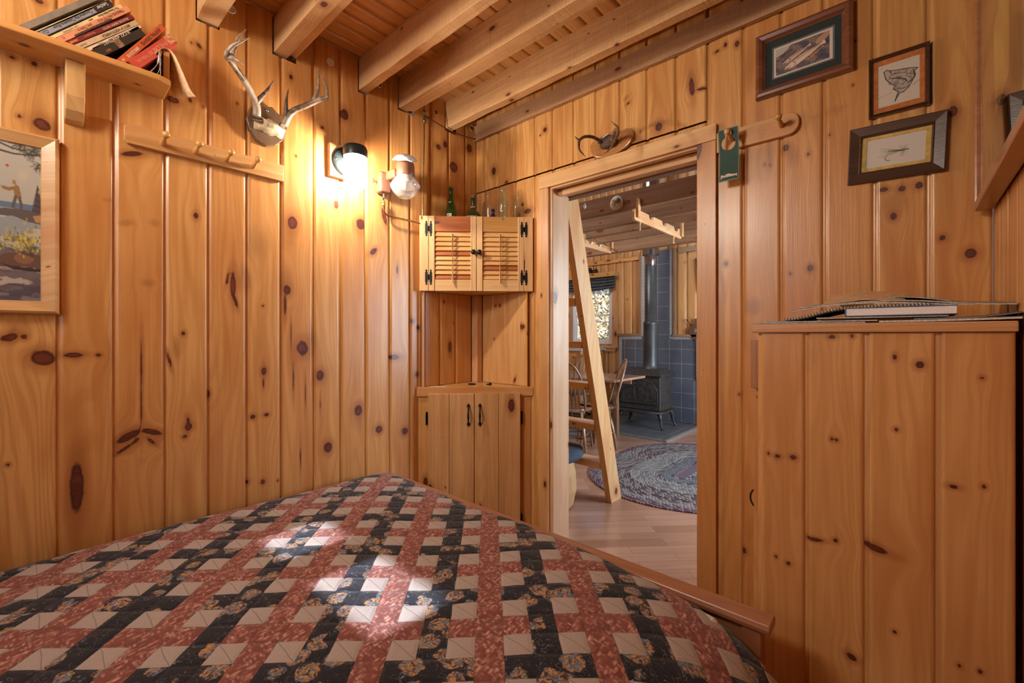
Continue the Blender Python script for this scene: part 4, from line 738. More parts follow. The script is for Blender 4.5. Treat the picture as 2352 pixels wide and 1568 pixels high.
t = thing('antler_mount', 'small dark antlers on a honey-coloured oval plaque over the door', 'antlers', (0.97, 0, 2.16))
pl_ = smoothpath([(x, 0, z) for x, z in ((0.856, 2.178), (0.868, 2.130), (0.905, 2.103), (0.955, 2.098), (1.01, 2.101), (1.055, 2.115), (1.085, 2.140), (1.095, 2.168), (1.085, 2.192), (1.058, 2.205), (1.030, 2.200), (1.010, 2.206), (0.975, 2.214), (0.935, 2.208), (0.885, 2.200), (0.856, 2.178))], 4)[:-1]
m = MB(); m.prism([(p.x, p.z) for p in pl_], -0.024, -0.0045); m.build('plaque', wood('oak_plaque', 'x', (0.52, 0.26, 0.09), (0.40, 0.17, 0.05), (0.3, 0.1, 0.03), rough=0.25, coat=0.6, knots=0), t, bev=0.006, segs=3)
m = MB(); m.prism([(0.920, 2.175), (0.935, 2.185), (0.975, 2.19), (1.0, 2.185), (1.015, 2.165), (1.005, 2.14), (0.985, 2.13), (0.96, 2.128), (0.93, 2.135)], -0.058, -0.024); m.build('skull_pelt', plain('dark_pelt', (0.10, 0.055, 0.035), 0.7, nscale=90, namt=0.5, bmp=0.5), t, bev=0.012, segs=3)
m = MB(); m.obox((0.968, -0.060, 2.182), (0.034, 0.004, 0.006), (0, radians(-18), 0)); m.build('white_patch', PAPER, t)
ANTD = plain('dark_antler', (0.13, 0.07, 0.042), 0.45, nscale=60, namt=0.5, bmp=0.3)
m = MB(); limb(m, [(0.945, -.05, 2.158), (0.935, -.09, 2.168), (0.930, -.13, 2.166), (0.916, -.16, 2.160), (0.908, -.18, 2.147), (0.903, -.19, 2.133)], 0.0085, 0.006); limb(m, [(0.904, -.188, 2.138), (0.897, -.2, 2.144), (0.891, -.21, 2.153)], 0.0055, 0.0008); limb(m, [(0.903, -.19, 2.135), (0.908, -.2, 2.106), (0.919, -.21, 2.080), (0.929, -.2, 2.064), (0.939, -.19, 2.048)], 0.006, 0.0008, pw=1.6)
m.tube([(0.940, -.052, 2.152), (0.938, -.066, 2.158)], 0.0115, 10); m.build('left_antler', ANTD, t)
m = MB(); limb(m, [(1.000, -.05, 2.141), (1.019, -.08, 2.158), (1.048, -.11, 2.166), (1.076, -.14, 2.150), (1.094, -.17, 2.115), (1.096, -.2, 2.077), (1.090, -.22, 2.045), (1.078, -.23, 2.025), (1.064, -.24, 2.017)], 0.0095, 0.0012, pw=1.8); limb(m, [(1.078, -.14, 2.148), (1.079, -.15, 2.160), (1.070, -.16, 2.170), (1.058, -.17, 2.187)], 0.0065, 0.0008, pw=1.2)
m.tube([(0.996, -.052, 2.138), (1.006, -.066, 2.146)], 0.0115, 10); m.build('right_antler', plain('brown_antler', (0.24, 0.15, 0.095), 0.42, nscale=60, namt=0.4), t)
# ------------------------------------------------------------------ raster pictures stored as vertex colours
class Pic:
    def __init__(s, W, H, bg): s.W, s.H = W, H; s.a = np.ones((H, W, 3)) * np.array(bg); s.y, s.x = np.mgrid[0:H, 0:W]; s.x = (s.x + .5) / W; s.y = 1 - (s.y + .5) / H; s.asp = H / W; s.mask = np.ones((H, W), bool)
    def blend(s, w, c): w = np.clip(w, 0, 1)[..., None]; s.a = s.a * (1 - w) + np.array(c) * w
    def poly(s, P, c, op=1.0):
        ins = np.zeros(s.x.shape, bool); n = len(P)
        for i in range(n):
            (x1, y1), (x2, y2) = P[i], P[(i + 1) % n]
            if y1 == y2: continue
            cr = ((y1 > s.y) != (y2 > s.y)) & (s.x < (x2 - x1) * (s.y - y1) / (y2 - y1) + x1); ins ^= cr
        s.blend(ins * op, c); return ins
    def line(s, P, w, c, op=1.0, w2=None):
        n = len(P) - 1
        for i in range(n):
            (x1, y1), (x2, y2) = P[i], P[i + 1]; dx, dy = x2 - x1, (y2 - y1) * s.asp; L = dx * dx + dy * dy + 1e-12
            t = np.clip(((s.x - x1) * dx + (s.y - y1) * s.asp * dy) / L, 0, 1); d = np.hypot(s.x - x1 - t * dx, (s.y - y1) * s.asp - t * dy)
            ww = w if w2 is None else w + (w2 - w) * ((i + t) / n); s.blend(np.clip((ww - d) * s.W * 0.8 + 0.5, 0, 1) * op, c)
    def ell(s, cx, cy, rx, ry, c, op=1.0, an=0, soft=0.0):
        t = radians(an); dx, dy = s.x - cx, (s.y - cy) * s.asp; u = (dx * cos(t) + dy * sin(t)) / rx; v = (-dx * sin(t) + dy * cos(t)) / ry; d = np.hypot(u, v)
        s.blend(np.clip((1 - d) / (soft + 0.03), 0, 1) * op, c)
    def noise(s, sc, seed, ax=1.0, ay=1.0):
        R = np.random.default_rng(seed); out = np.zeros(s.x.shape)
        for o in range(4):
            g = R.random((64, 64)); f = sc * 2 ** o; u, v = (s.x * f * ax) % 63, (s.y * s.asp * f * ay) % 63; i, j = u.astype(int), v.astype(int); fu, fv = u - i, v - j
            fu, fv = fu * fu * (3 - 2 * fu), fv * fv * (3 - 2 * fv)
            out += (g[j, i] * (1 - fu) * (1 - fv) + g[j, i + 1] * fu * (1 - fv) + g[j + 1, i] * (1 - fu) * fv + g[j + 1, i + 1] * fu * fv) / 2 ** o
        return out / 1.875
    def obj(s, name, T, w, h, mat, parent, fn=None):
        xs = np.linspace(-w / 2, w / 2, s.W); zs = np.linspace(h / 2, -h / 2, s.H); X, Z = np.meshgrid(xs, zs); Y = np.zeros_like(X) if fn is None else fn(X, Z)
        V = np.stack([X.ravel(), Y.ravel(), Z.ravel()], 1); Tm = np.array(ROOT.get(parent.name, Matrix()).inverted() @ T); V = V @ Tm[:3, :3].T + Tm[:3, 3]
        I = (np.arange(s.H - 1)[:, None] * s.W + np.arange(s.W - 1)[None, :]); keep = s.mask[:-1, :-1]; I = I[keep]
        me = fastmesh(name, V, np.stack([I, I + s.W, I + s.W + 1, I + 1], 1), False)
        ca = me.color_attributes.new('Col', 'FLOAT_COLOR', 'POINT'); c = s.a.reshape(-1, 3); c = np.concatenate([c, np.ones((len(c), 1))], 1)
        ca.data.foreach_set('color', c.astype(np.float32).ravel()); return link(name, me, mat, parent)
def ringbar(m, w, h, prof):
    """mitred frame: prof = [(inset, outward)]"""
    V = []; 
    for d, o in prof:
        for sx, sz in ((-1, -1), (1, -1), (1, 1), (-1, 1)): V.append((sx * (w / 2 - d), -o, sz * (h / 2 - d)))
    n = len(prof); m.add(V, [(4 * i + k, 4 * i + (k + 1) % 4, 4 * ((i + 1) % n) + (k + 1) % 4, 4 * ((i + 1) % n) + k) for i in range(n) for k in range(4)])
def framed(name, label, cat, T, w, h, bw, dep, fmat, mats, prof=None, group=None):
    """T places local frame (x right, z up, -y toward the room). mats: list of (inset, material, part name)"""
    t = thing(name, label, cat, T.to_translation(), rot=T.to_euler(), group=group)
    m = MB(); ringbar(m, w, h, prof or [(0, 0), (0, dep * 0.8), (bw * 0.25, dep), (bw * 0.8, dep * 0.75), (bw, dep * 0.45), (bw, 0)]); m.build('frame', fmat, t, world=False)
    m = MB(); m.box(-w / 2 + 0.004, w / 2 - 0.004, -0.003, -0.0005, -h / 2 + 0.004, h / 2 - 0.004); m.build('backing', plain('backing_board', (0.3, 0.2, 0.12), 0.8), t, world=False)
    for k, (i0, i1, mt_, nm) in enumerate(mats):
        m = MB(); o = dep * 0.35 - 0.0008 * k; ringbar(m, w - 2 * i0, h - 2 * i1[1], []) if 0 else None
        a, b_ = w / 2 - i0, h / 2 - i0; c_, d_ = i1
        m.add([(-a, -o, -b_), (a, -o, -b_), (a, -o, b_), (-a, -o, b_), (-c_, -o, -d_), (c_, -o, -d_), (c_, -o, d_), (-c_, -o, d_), (-c_, -o + 0.001, -d_), (c_, -o + 0.001, -d_), (c_, -o + 0.001, d_), (-c_, -o + 0.001, d_)],
              [(k2, (k2 + 1) % 4, 4 + (k2 + 1) % 4, 4 + k2) for k2 in range(4)] + [(4 + k2, 4 + (k2 + 1) % 4, 8 + (k2 + 1) % 4, 8 + k2) for k2 in range(4)]); m.build(nm, mt_, t, world=False)
    return t
PV = vcol('printed_picture', 0.55); PG = vcol('picture_under_glass', 0.5, 0.35)
RY = lambda a: Matrix.Rotation(a, 4, 'Y'); RZ = lambda a: Matrix.Rotation(a, 4, 'Z'); TR = Matrix.Translation
# big fish print
FR1 = wood('walnut_frame', 'x', (0.25, 0.095, 0.045), (0.17, 0.06, 0.028), (0.15, 0.045, 0.02), rough=0.22, coat=0.6, knots=0)
MG = plain('dark_green_mat', (0.022, 0.030, 0.030), 0.85, nscale=300); MS = plain('sage_mat', (0.12, 0.135, 0.12), 0.85); MC = plain('cream_mat', (0.62, 0.56, 0.50), 0.85)
t = framed('framed_fish_print', 'framed colour print of trout in a dark green mat, highest picture on the door wall', 'picture', TR((1.760, 0, 2.262)), 0.304, 0.243, 0.034, 0.030, FR1,
           [(0.030, (0.0975, 0.0615), MG, 'green_mat'), (0.053, (0.0920, 0.0560), MS, 'sage_mat')], prof=[(0, 0), (0, 0.020), (0.004, 0.027), (0.013, 0.030), (0.024, 0.025), (0.030, 0.016), (0.034, 0.013), (0.034, 0)])
p = Pic(190, 120, lin(205, 190, 180)); q = Pic(190, 120, lin(96, 82, 84)); n1, n2 = q.noise(4, 1, 1, 2.4), q.noise(7, 2, 1, 2)
sk_ = q.x * 1 + q.y * 0.55
q.blend((n1 > 0.52) * 0.7, lin(60, 66, 92)); q.blend((np.sin(sk_ * 14 + n2 * 7) > 0.45) * 0.6, lin(140, 120, 105)); q.blend((n2 > 0.62) * 0.6, lin(44, 34, 40)); q.ell(0.10, 0.92, 0.2, 0.10, lin(190, 182, 178), 0.8, 30)
def trout(cx, cy, L, Hh, an, c1, c2, c3):
    t_ = radians(an); X = lambda u, v: (cx + (u * cos(t_) - v * sin(t_)), cy + (u * sin(t_) + v * cos(t_)) / q.asp)
    body = [X(-L, 0.0), X(-L * 0.9, Hh * 0.5), X(-L * 0.55, Hh), X(0, Hh * 0.95), X(L * 0.6, Hh * 0.45), X(L * 0.8, Hh * 0.3), X(L, Hh * 0.9), X(L * 0.95, -Hh * 0.7), X(L * 0.75, -Hh * 0.2), X(0, -Hh * 0.9), X(-L * 0.5, -Hh), X(-L * 0.88, -Hh * 0.55), X(-L * 0.72, -Hh * 0.12)]
    q.poly(body, c1); q.line([X(-L * .5, Hh * .55), X(0, Hh * .5), X(L * .7, Hh * .15)], 0.012, c2, 0.8); q.line([X(-L * .55, Hh * .9), X(-L * .45, 0), X(-L * .55, -Hh * .8)], 0.006, c3, 0.9); q.ell(*X(-L * 0.72, Hh * 0.3), 0.008, 0.008, (0.01, 0.01, 0.01)); q.line([X(0, -Hh * .8), X(L * .15, -Hh * 1.6)], 0.012, c2, 0.9); q.line([X(-L * .95, -Hh * .1), X(-L * .7, -Hh * .15)], 0.004, c3)
trout(0.40, 0.56, 0.30, 0.050, 25, lin(200, 172, 150), lin(150, 120, 100), lin(90, 60, 50)); trout(0.55, 0.40, 0.42, 0.075, 24, lin(215, 190, 172), lin(160, 120, 95), lin(100, 70, 60)); trout(0.72, 0.36, 0.20, 0.045, 30, lin(170, 125, 90), lin(110, 80, 60), lin(60, 40, 40)); q.ell(0.88, 0.84, 0.15, 0.07, lin(185, 140, 105), 0.9, 35)
x0, x1, y0, y1 = 9, 179, 9, 112; yy_, xx_ = np.mgrid[y0:y1, x0:x1]; p.a[y0:y1, x0:x1] = q.a[((yy_ - y0) * 120 // (y1 - y0)), ((xx_ - x0) * 190 // (x1 - x0))]
p.obj('fish_print', ROOT[t.name] @ TR((0, -0.0086, 0)), 0.186, 0.114, PG, t)
# pen sketch of a leaping fish
FR2 = wood('dark_walnut_frame', 'x', (0.075, 0.028, 0.015), (0.05, 0.018, 0.010), (0.04, 0.014, 0.008), rough=0.2, coat=0.7, knots=0)
t = framed('framed_fish_sketch', 'small upright framed ink sketch of a leaping fish with an orange-tan mat', 'picture', TR((2.027, 0, 2.055)), 0.151, 0.199, 0.012, 0.016, FR2, [(0.010, (0.0515, 0.0700), plain('orange_tan_mat', lin(190, 112, 52), 0.8), 'tan_mat')])
q = Pic(110, 148, lin(203, 190, 176)); K = lin(42, 34, 30); n1 = q.noise(20, 5); n2 = q.noise(5, 6)
q.line([(0.0, 0.24), (0.35, 0.30)], 0.006, lin(120, 100, 85), 0.8); q.line([(0.85, 0.36), (1, 0.42)], 0.008, lin(90, 80, 70), 0.8); q.line([(0.3, 0.9), (0.6, 0.93), (0.9, 0.95)], 0.003, lin(160, 145, 130), 0.6); q.ell(0.09, 0.93, 0.02, 0.008, lin(60, 50, 45))
B = [(0.15, 0.83), (0.22, 0.86), (0.30, 0.82), (0.50, 0.79), (0.74, 0.76), (0.95, 0.71), (0.87, 0.65), (0.90, 0.57), (0.83, 0.45), (0.74, 0.32), (0.62, 0.24), (0.55, 0.25), (0.46, 0.15), (0.42, 0.08), (0.50, 0.28), (0.38, 0.37), (0.42, 0.44), (0.28, 0.55), (0.20, 0.65)]
q.poly(B, lin(168, 152, 138), 0.75); q.line(B + [B[0]], 0.014, K, 0.9)
q.blend((n1 > 0.55) * ((q.x - 0.55) ** 2 / 0.09 + (q.y - 0.55) ** 2 / 0.06 < 1) * 0.45, K)
q.line([(0.36, 0.62), (0.50, 0.60), (0.66, 0.53), (0.70, 0.47)], 0.018, K, 0.9); q.line([(0.3, 0.83), (0.34, 0.74), (0.28, 0.66)], 0.008, K); q.ell(0.30, 0.79, 0.022, 0.018, K); q.line([(0.40, 0.73), (0.65, 0.68), (0.82, 0.60)], 0.009, K, 0.7); q.line([(0.85, 0.70), (0.88, 0.52), (0.72, 0.42)], 0.018, K, 0.8); q.line([(0.4, 0.36), (0.62, 0.33), (0.75, 0.35)], 0.016, K, 0.7); q.line([(0.5, 0.28), (0.44, 0.1)], 0.012, K, 0.8)
q.obj('ink_sketch', ROOT[t.name] @ TR((0, -0.0046, 0)), 0.103, 0.140, PG, t)
# fly drawing
FR3 = wood('umber_frame', 'x', (0.085, 0.038, 0.022), (0.055, 0.024, 0.014), (0.05, 0.02, 0.012), rough=0.35, coat=0.3, knots=0, grain=1.0)
t = framed('framed_fly_drawing', 'crooked dark frame with a fishing fly drawn on white in a yellow mat', 'picture', TR((2.019, 0, 1.833)) @ RY(radians(2.3)), 0.243, 0.186, 0.035, 0.020, FR3, [(0.030, (0.0735, 0.0470), plain('yellow_mat', lin(205, 172, 95), 0.8), 'yellow_mat')], prof=[(0, 0), (0, 0.018), (0.003, 0.020), (0.028, 0.015), (0.031, 0.017), (0.035, 0.010), (0.035, 0)])
q = Pic(150, 96, lin(204, 196, 188)); K = lin(58, 56, 50)
for k in range(26):
    a = random.uniform(-0.10, 0.16); L = random.uniform(0.2, 0.45); q.line([(0.62, 0.46), (0.62 - L, 0.46 + a * L * 3.2)], 0.004, lin(120, 116, 96) if k % 2 else lin(70, 68, 62), 0.5, 0.001)
q.line([(0.62, 0.45), (0.40, 0.36)], 0.008, lin(150, 150, 70), 0.9); q.line([(0.40, 0.40), (0.30, 0.335), (0.17, 0.34)], 0.016, lin(178, 172, 80), 0.8, 0.003); q.line([(0.62, 0.46), (0.38, 0.50)], 0.018, lin(60, 62, 58), 0.8, 0.006)
for k in range(40):
    a = random.choice([random.uniform(45, 135), random.uniform(225, 315)]); L = random.uniform(0.05, 0.15); q.line([(0.645, 0.46), (0.645 + L * cos(radians(a)), 0.46 + L * sin(radians(a)) / q.asp)], 0.0022, lin(140, 128, 105), 0.6)
q.line([(0.58, 0.455), (0.72, 0.465)], 0.012, K); q.line([(0.37, 0.36), (0.33, 0.28), (0.355, 0.19), (0.42, 0.17)], 0.006, K)
q.obj('fly_drawing', ROOT[t.name] @ TR((0, -0.0056, 0)), 0.147, 0.094, PG, t)
# landscape painting, left wall
Tm = TR((0, -2.220, 1.5695)) @ RZ(radians(90))
t = framed('river_painting', 'river landscape painting with a figure on the rocks in a wide pale pine frame', 'painting', Tm, 0.72, 0.566, 0.042, 0.028, wood('painting_frame_pine', 'x', (0.70, 0.45, 0.20), (0.60, 0.34, 0.13), PINE_R, knots=0.1, coat=0.4), [], prof=[(0, 0), (0, 0.014), (0.004, 0.024), (0.010, 0.027), (0.034, 0.018), (0.040, 0.016), (0.042, 0.009), (0.042, 0)])
q = Pic(330, 250, lin(172, 172, 164)); n1, n2, n3 = q.noise(3, 21), q.noise(6, 22, 1, 5), q.noise(14, 23)
q.blend((q.y > 0.55) * (0.4 + n1 * 0.4), lin(186, 182, 170)); q.ell(0.86, 0.80, 0.05, 0.04, lin(205, 188, 160), 0.6, soft=0.8)
q.blend((q.y < 0.60) * 1.0, lin(150, 158, 162)); q.blend((q.y < 0.62) * (q.y > 0.585), lin(96, 120, 150)); q.blend((q.y < 0.57) * (n2 > 0.5) * 0.8, lin(196, 190, 178)); q.blend((q.y < 0.40) * (n2 < 0.44) * 0.8, lin(96, 84, 84))
q.blend((q.y < 0.26) * 0.5, lin(176, 160, 152)); q.blend((q.y < 0.24) * (q.noise(5, 31, 1, 6) > 0.52) * 0.8, lin(84, 74, 84)); q.blend((q.y < 0.14) * (q.noise(6, 32, 1, 5) > 0.5) * 0.6, lin(66, 62, 84))
q.poly([(0.60, 0.55), (0.74, 0.58), (0.90, 0.585), (1.0, 0.565), (1.0, 0.50), (0.90, 0.51), (0.80, 0.535), (0.66, 0.53)], lin(96, 86, 86)); q.poly([(0.93, 0.55), (1.0, 0.565), (1.0, 0.515), (0.95, 0.51)], lin(176, 140, 90))
for cx, hh, wd_ in ((0.965, 0.16, 0.05), (0.30, 0.24, 0.08), (0.15, 0.30, 0.1)):
    for k in range(9): z = 0.58 + hh * k / 9; w = wd_ * (1 - k / 10); q.poly([(cx - w, z), (cx - w * 0.2, z + 0.035), (cx + w, z + 0.006), (cx + w * 0.5, z - 0.012)], lin(86, 74, 84) if k % 2 else lin(70, 62, 66), 0.95)
q.ell(0.985, 0.71, 0.018, 0.012, lin(176, 160, 70), 0.8)
q.line([(0.50, 1.0), (0.66, 0.935), (0.80, 0.925), (1.0, 0.945)], 0.006, lin(70, 56, 50), 1, 0.003); q.line([(0.6, 1.0), (0.78, 0.96), (0.88, 0.955)], 0.004, lin(70, 56, 50))
for k in range(120):
    x, y = random.choice([(0.92, 0.955), (0.99, 0.88), (0.97, 0.97), (0.85, 0.99)]); a = random.uniform(150, 290); L = random.uniform(0.02, 0.06); x += random.uniform(-.03, .03); y += random.uniform(-.02, .02); q.line([(x, y), (x + L * cos(radians(a)), y + L * sin(radians(a)))], 0.0018, lin(62, 62, 48), 0.9)
# the figure: jacket, head, arms, legs
q.poly([(0.795, 0.715), (0.815, 0.735), (0.835, 0.725), (0.855, 0.655), (0.835, 0.645), (0.805, 0.66)], lin(150, 112, 62)); q.ell(0.803, 0.745, 0.012, 0.011, lin(160, 120, 80)); q.poly([(0.785, 0.755), (0.80, 0.765), (0.818, 0.755), (0.815, 0.748)], lin(176, 138, 60)); q.line([(0.80, 0.71), (0.765, 0.70), (0.73, 0.705)], 0.008, lin(146, 110, 62)); q.line([(0.812, 0.655), (0.80, 0.615), (0.795, 0.595)], 0.011, lin(96, 88, 84)); q.line([(0.838, 0.65), (0.85, 0.615), (0.85, 0.595)], 0.010, lin(96, 88, 84)); q.line([(0.73, 0.705), (0.5, 0.80)], 0.0015, lin(90, 70, 50)); q.ell(0.755, 0.845, 0.012, 0.006, lin(190, 60, 40))
q.poly([(0.62, 0.235), (0.74, 0.30), (0.86, 0.315), (1.0, 0.30), (1.0, 0.215), (0.84, 0.225), (0.72, 0.215)], lin(104, 78, 68)); q.ell(0.87, 0.275, 0.07, 0.026, lin(146, 100, 74), 0.9); q.poly([(0.70, 0.24), (0.78, 0.225), (1, 0.215), (1, 0.195), (0.8, 0.2)], lin(60, 48, 48))
for k in range(170):
    x, y = 0.86 + rng.normal() * 0.07, 0.38 + rng.normal() * 0.04; q.ell(x, y, 0.009, 0.006, random.choice([lin(196, 176, 70), lin(168, 156, 66), lin(206, 192, 110), lin(130, 120, 60)]), 0.9, random.uniform(0, 180))
for k in range(12): q.line([(0.93, 0.29), (0.93 - random.uniform(-0.05, 0.2), 0.33 + random.uniform(0, 0.10))], 0.002, lin(80, 60, 50), 0.8)
nw = 460; uu = (np.arange(nw) + 0.5) / nw; sx_ = np.where(uu > 0.85, 1 - (1 - uu) / 0.467, uu * 0.679 / 0.85) * q.W - 0.5; i0 = np.clip(np.floor(sx_).astype(int), 0, q.W - 2); fr = np.clip(sx_ - i0, 0, 1)[None, :, None]
q2 = Pic(nw, q.H, (0, 0, 0)); q2.a = q.a[:, i0] * (1 - fr) + q.a[:, i0 + 1] * fr; q = q2
q.obj('canvas', ROOT[t.name] @ TR((0, -0.010, 0)), 0.644, 0.490, PV, t)
# picture on the right wall, seen nearly edge on
Tm = TR((2.235, -0.555, 2.03)) @ RZ(radians(-90))
t = framed('glazed_picture', 'large glazed picture in a reddish wooden frame at the right edge, seen edge-on', 'picture', Tm, 1.05, 0.88, 0.026, 0.038, wood('red_oak_frame', 'x', (0.46, 0.20, 0.09), (0.36, 0.14, 0.055), (0.3, 0.1, 0.04), rough=0.3, coat=0.3, knots=0), [], prof=[(0, 0), (0, 0.036), (0.003, 0.038), (0.023, 0.038), (0.026, 0.034), (0.026, 0)])
q = Pic(210, 176, lin(44, 50, 40)); n1 = q.noise(3, 41); q.blend(n1 > 0.5, lin(84, 66, 44)); q.blend(q.noise(6, 42) > 0.58, lin(30, 34, 28)); q.blend((q.y > 0.7) * 0.7, lin(120, 112, 96)); q.poly([(0.30, 0.42), (0.52, 0.50), (0.52, 0.18), (0.33, 0.16)], lin(196, 182, 96))
gm = vcol('picture_behind_glass', 0.04, 1.0); gm.node_tree.nodes['Principled BSDF'].inputs['Coat Roughness'].default_value = 0.01; gm.node_tree.nodes['Principled BSDF'].inputs['Specular IOR Level'].default_value = 0.8
q.obj('print_under_glass', ROOT[t.name] @ TR((0, -0.030, 0)), 1.0, 0.83, gm, t)

# ------------------------------------------------------------------ bookshelf with books
t = thing('bookshelf', 'pine wall shelf with a rounded bracket in the upper left corner', 'shelf', (0, -2.1, 2.1))
m = MB(); m.prism([(0.0, -2.75), (0.150, -2.75), (0.150, -1.625), (0.135, -1.592), (0.0, -1.590)], 2.092, 2.113, 'xy'); m.build('shelf_board', wood('shelf_pine', 'y', (0.64, 0.34, 0.11), (0.53, 0.26, 0.08), PINE_R, knots=1.3, seed=0.9), t, bev=0.004, segs=3)
m = MB(); m.box(0.002, 0.125, -1.612, -1.594, 2.113, 2.215); m.build('end_board', wood('shelf_end', 'z', (0.60, 0.31, 0.1), (0.5, 0.24, 0.07), PINE_R, knots=0.2), t, bev=0.002)
for y0 in (-1.850, -2.62):
    m = MB(); m.prism([(0.0, 2.092), (0.085, 2.092), (0.083, 2.05), (0.070, 1.985), (0.052, 1.945), (0.030, 1.922), (0.0, 1.914)], y0, y0 + 0.046, 'xz' if 0 else 'xz') if 0 else None
    P_ = [(0.0, 2.092), (0.088, 2.092), (0.086, 2.05), (0.074, 1.985), (0.055, 1.945), (0.030, 1.922), (0.0, 1.914)]
    V = [(x, y0, z) for x, z in P_] + [(x, y0 + 0.046, z) for x, z in P_]; n = len(P_)
    m = MB(); m.add(V, [tuple(range(n)), tuple(range(n, 2 * n))[::-1]] + [(i, (i + 1) % n, (i + 1) % n + n, i + n) for i in range(n)]); m.build('bracket', wood('bracket_pine', 'z', (0.68, 0.42, 0.18), (0.57, 0.32, 0.11), PINE_R, knots=0.9, seed=y0), t, bev=0.004, segs=3)
def book(name, label, ys, L, th, ang, cover, paper=(0.62, 0.53, 0.42), xf=0.120, dep=0.115, zs=2.107, txt=(), bands=(), cat='book', pages_gap=0.0015):
    a = radians(ang); d = Vector((0, cos(a), sin(a))); nn = Vector((0, sin(a), -cos(a))); low = 2.1145 + th * cos(a)
    y0 = -1.932 + (ys + 1.932) * 1.016
    P0 = Vector((xf, y0, low))
    t = thing(name, label, cat, P0, group='books leaning on the pine shelf')
    cm = plain('cover_' + label[:18].replace(' ', '_'), cover, 0.45, coat=0.25, nscale=40, namt=0.15)
    T = Matrix(((0, 0, 1, P0.x), (d.y, nn.y, 0, P0.y), (d.z, nn.z, 0, P0.z), (0, 0, 0, 1)))     # local x along the spine, y through thickness, z toward viewer
    m = MB(); m.T = T; c = 0.0016
    m.box(0, L, 0, c, -dep, 0); m.box(0, L, th - c, th, -dep, 0); m.box(0, L, 0, th, -c, 0.0008); m.build('cover', cm, t, bev=0.0012)
    m = MB(); m.T = T; m.box(0.003, L - 0.003, c, th - c, -dep + 0.003, -c); m.build('page_block', plain('pages_' + label[:14].replace(' ', '_'), paper, 0.9, nscale=300, namt=0.25), t)
    for (u0, u1, v0, v1, col_, nm) in bands:
        m = MB(); m.T = T; m.box(u0 * L, u1 * L, v0 * th, v1 * th, 0.0005, 0.0013); m.build(nm, plain('band_' + nm, col_, 0.5, nscale=90, namt=0.5), t)
    for (s_, u, v, size, col_, sx) in txt:
        Tt = T @ Matrix(((-1, 0, 0, u * L), (0, 1, 0, v * th), (0, 0, -1, 0.0014), (0, 0, 0, 1)))
        # reading direction runs down the spine, letter tops toward the right-hand cover
        Tt = T @ TR((u * L, v * th, 0.0015)) @ Matrix(((-1, 0, 0, 0), (0, 1, 0, 0), (0, 0, 1, 0), (0, 0, 0, 1)))
        text(s_, size, plain('ink_' + s_[:6], col_, 0.6), t, Tt, sx=sx)
    return t
DK = (0.035, 0.03, 0.03)
book('book', 'thick grey clothbound book, leftmost on the shelf', -1.948, 0.27, 0.0165, 49, lin(128, 118, 108), txt=[('N', 0.13, 0.5, 0.009, lin(170, 120, 70), 1)], dep=0.12)
book('book', 'slim cream-edged pamphlet between the grey book and the canoeing book', -1.9215, 0.245, 0.006, 49, lin(186, 168, 130))
book('book', 'grey-blue canoeing guide with a black top panel', -1.9125, 0.245, 0.0165, 49.5, lin(134, 138, 150), bands=[(0.76, 1.0, 0.0, 1.0, lin(40, 38, 40), 'black_panel'), (0.755, 0.765, 0, 1, lin(170, 50, 40), 'red_rule')],
     txt=[('Canoeing the Delaware River', 0.45, 0.45, 0.0135, DK, 0.80), ('Letcher', 0.87, 0.45, 0.013, (0.75, 0.72, 0.68), 0.9), ('CU', 0.08, 0.5, 0.011, DK, 1)])
book('book', 'narrow cream paperback with small dark lettering, right of the canoeing guide', -1.889, 0.252, 0.0100, 49.5, lin(214, 186, 138), txt=[('The Yankee Fellow Book', 0.80, 0.5, 0.0085, DK, 0.85), ('Lyons', 0.55, 0.5, 0.006, DK, 1), ('Lone Lake Publisher', 0.27, 0.5, 0.006, (0.25, 0.16, 0.1), 1)])
book('book', 'salmon-coloured paperback about whitetails with a dark photo band', -1.8755, 0.252, 0.0170, 49, lin(208, 140, 104), bands=[(0.20, 0.72, 0.72, 1.0, lin(70, 58, 60), 'photo_band')],
     txt=[('TRAILING WHITETAILS', 0.74, 0.38, 0.010, lin(120, 60, 40), 0.9), ('John Trout Jr.', 0.37, 0.38, 0.010, lin(130, 64, 44), 0.9), ('III', 0.08, 0.4, 0.012, lin(150, 80, 60), 0.9)])
book('book', 'dark red hunting paperback with pale capital lettering', -1.8545, 0.232, 0.0125, 47.5, lin(112, 36, 40), bands=[(0.05, 0.16, 0.3, 0.7, lin(190, 100, 70), 'orange_label')], txt=[('BLACKTAIL TROPHY TACTICS', 0.72, 0.5, 0.0085, (0.7, 0.55, 0.45), 0.8), ('Boyd Iverson', 0.33, 0.5, 0.008, (0.6, 0.25, 0.15), 0.85)])
book('book', 'beige field guide to birds with dark capitals on the spine', -1.8345, 0.214, 0.0145, 47, lin(192, 164, 128), txt=[('BIRDS OF NORTH AMERICA', 0.64, 0.5, 0.0098, DK, 0.80), ('GOLDEN', 0.11, 0.5, 0.006, (0.2, 0.15, 0.1), 0.9)])
book('book', 'thin pale pink paperback right of the bird guide', -1.8145, 0.203, 0.0095, 47.5, lin(212, 186, 164), txt=[('POE', 0.28, 0.5, 0.010, (0.3, 0.18, 0.14), 0.9), ('Great Tales and Poems • Edgar Allan', 0.62, 0.45, 0.0062, (0.35, 0.22, 0.18), 0.9), ('Y', 0.05, 0.5, 0.009, lin(190, 40, 40), 1)], paper=lin(206, 196, 160))
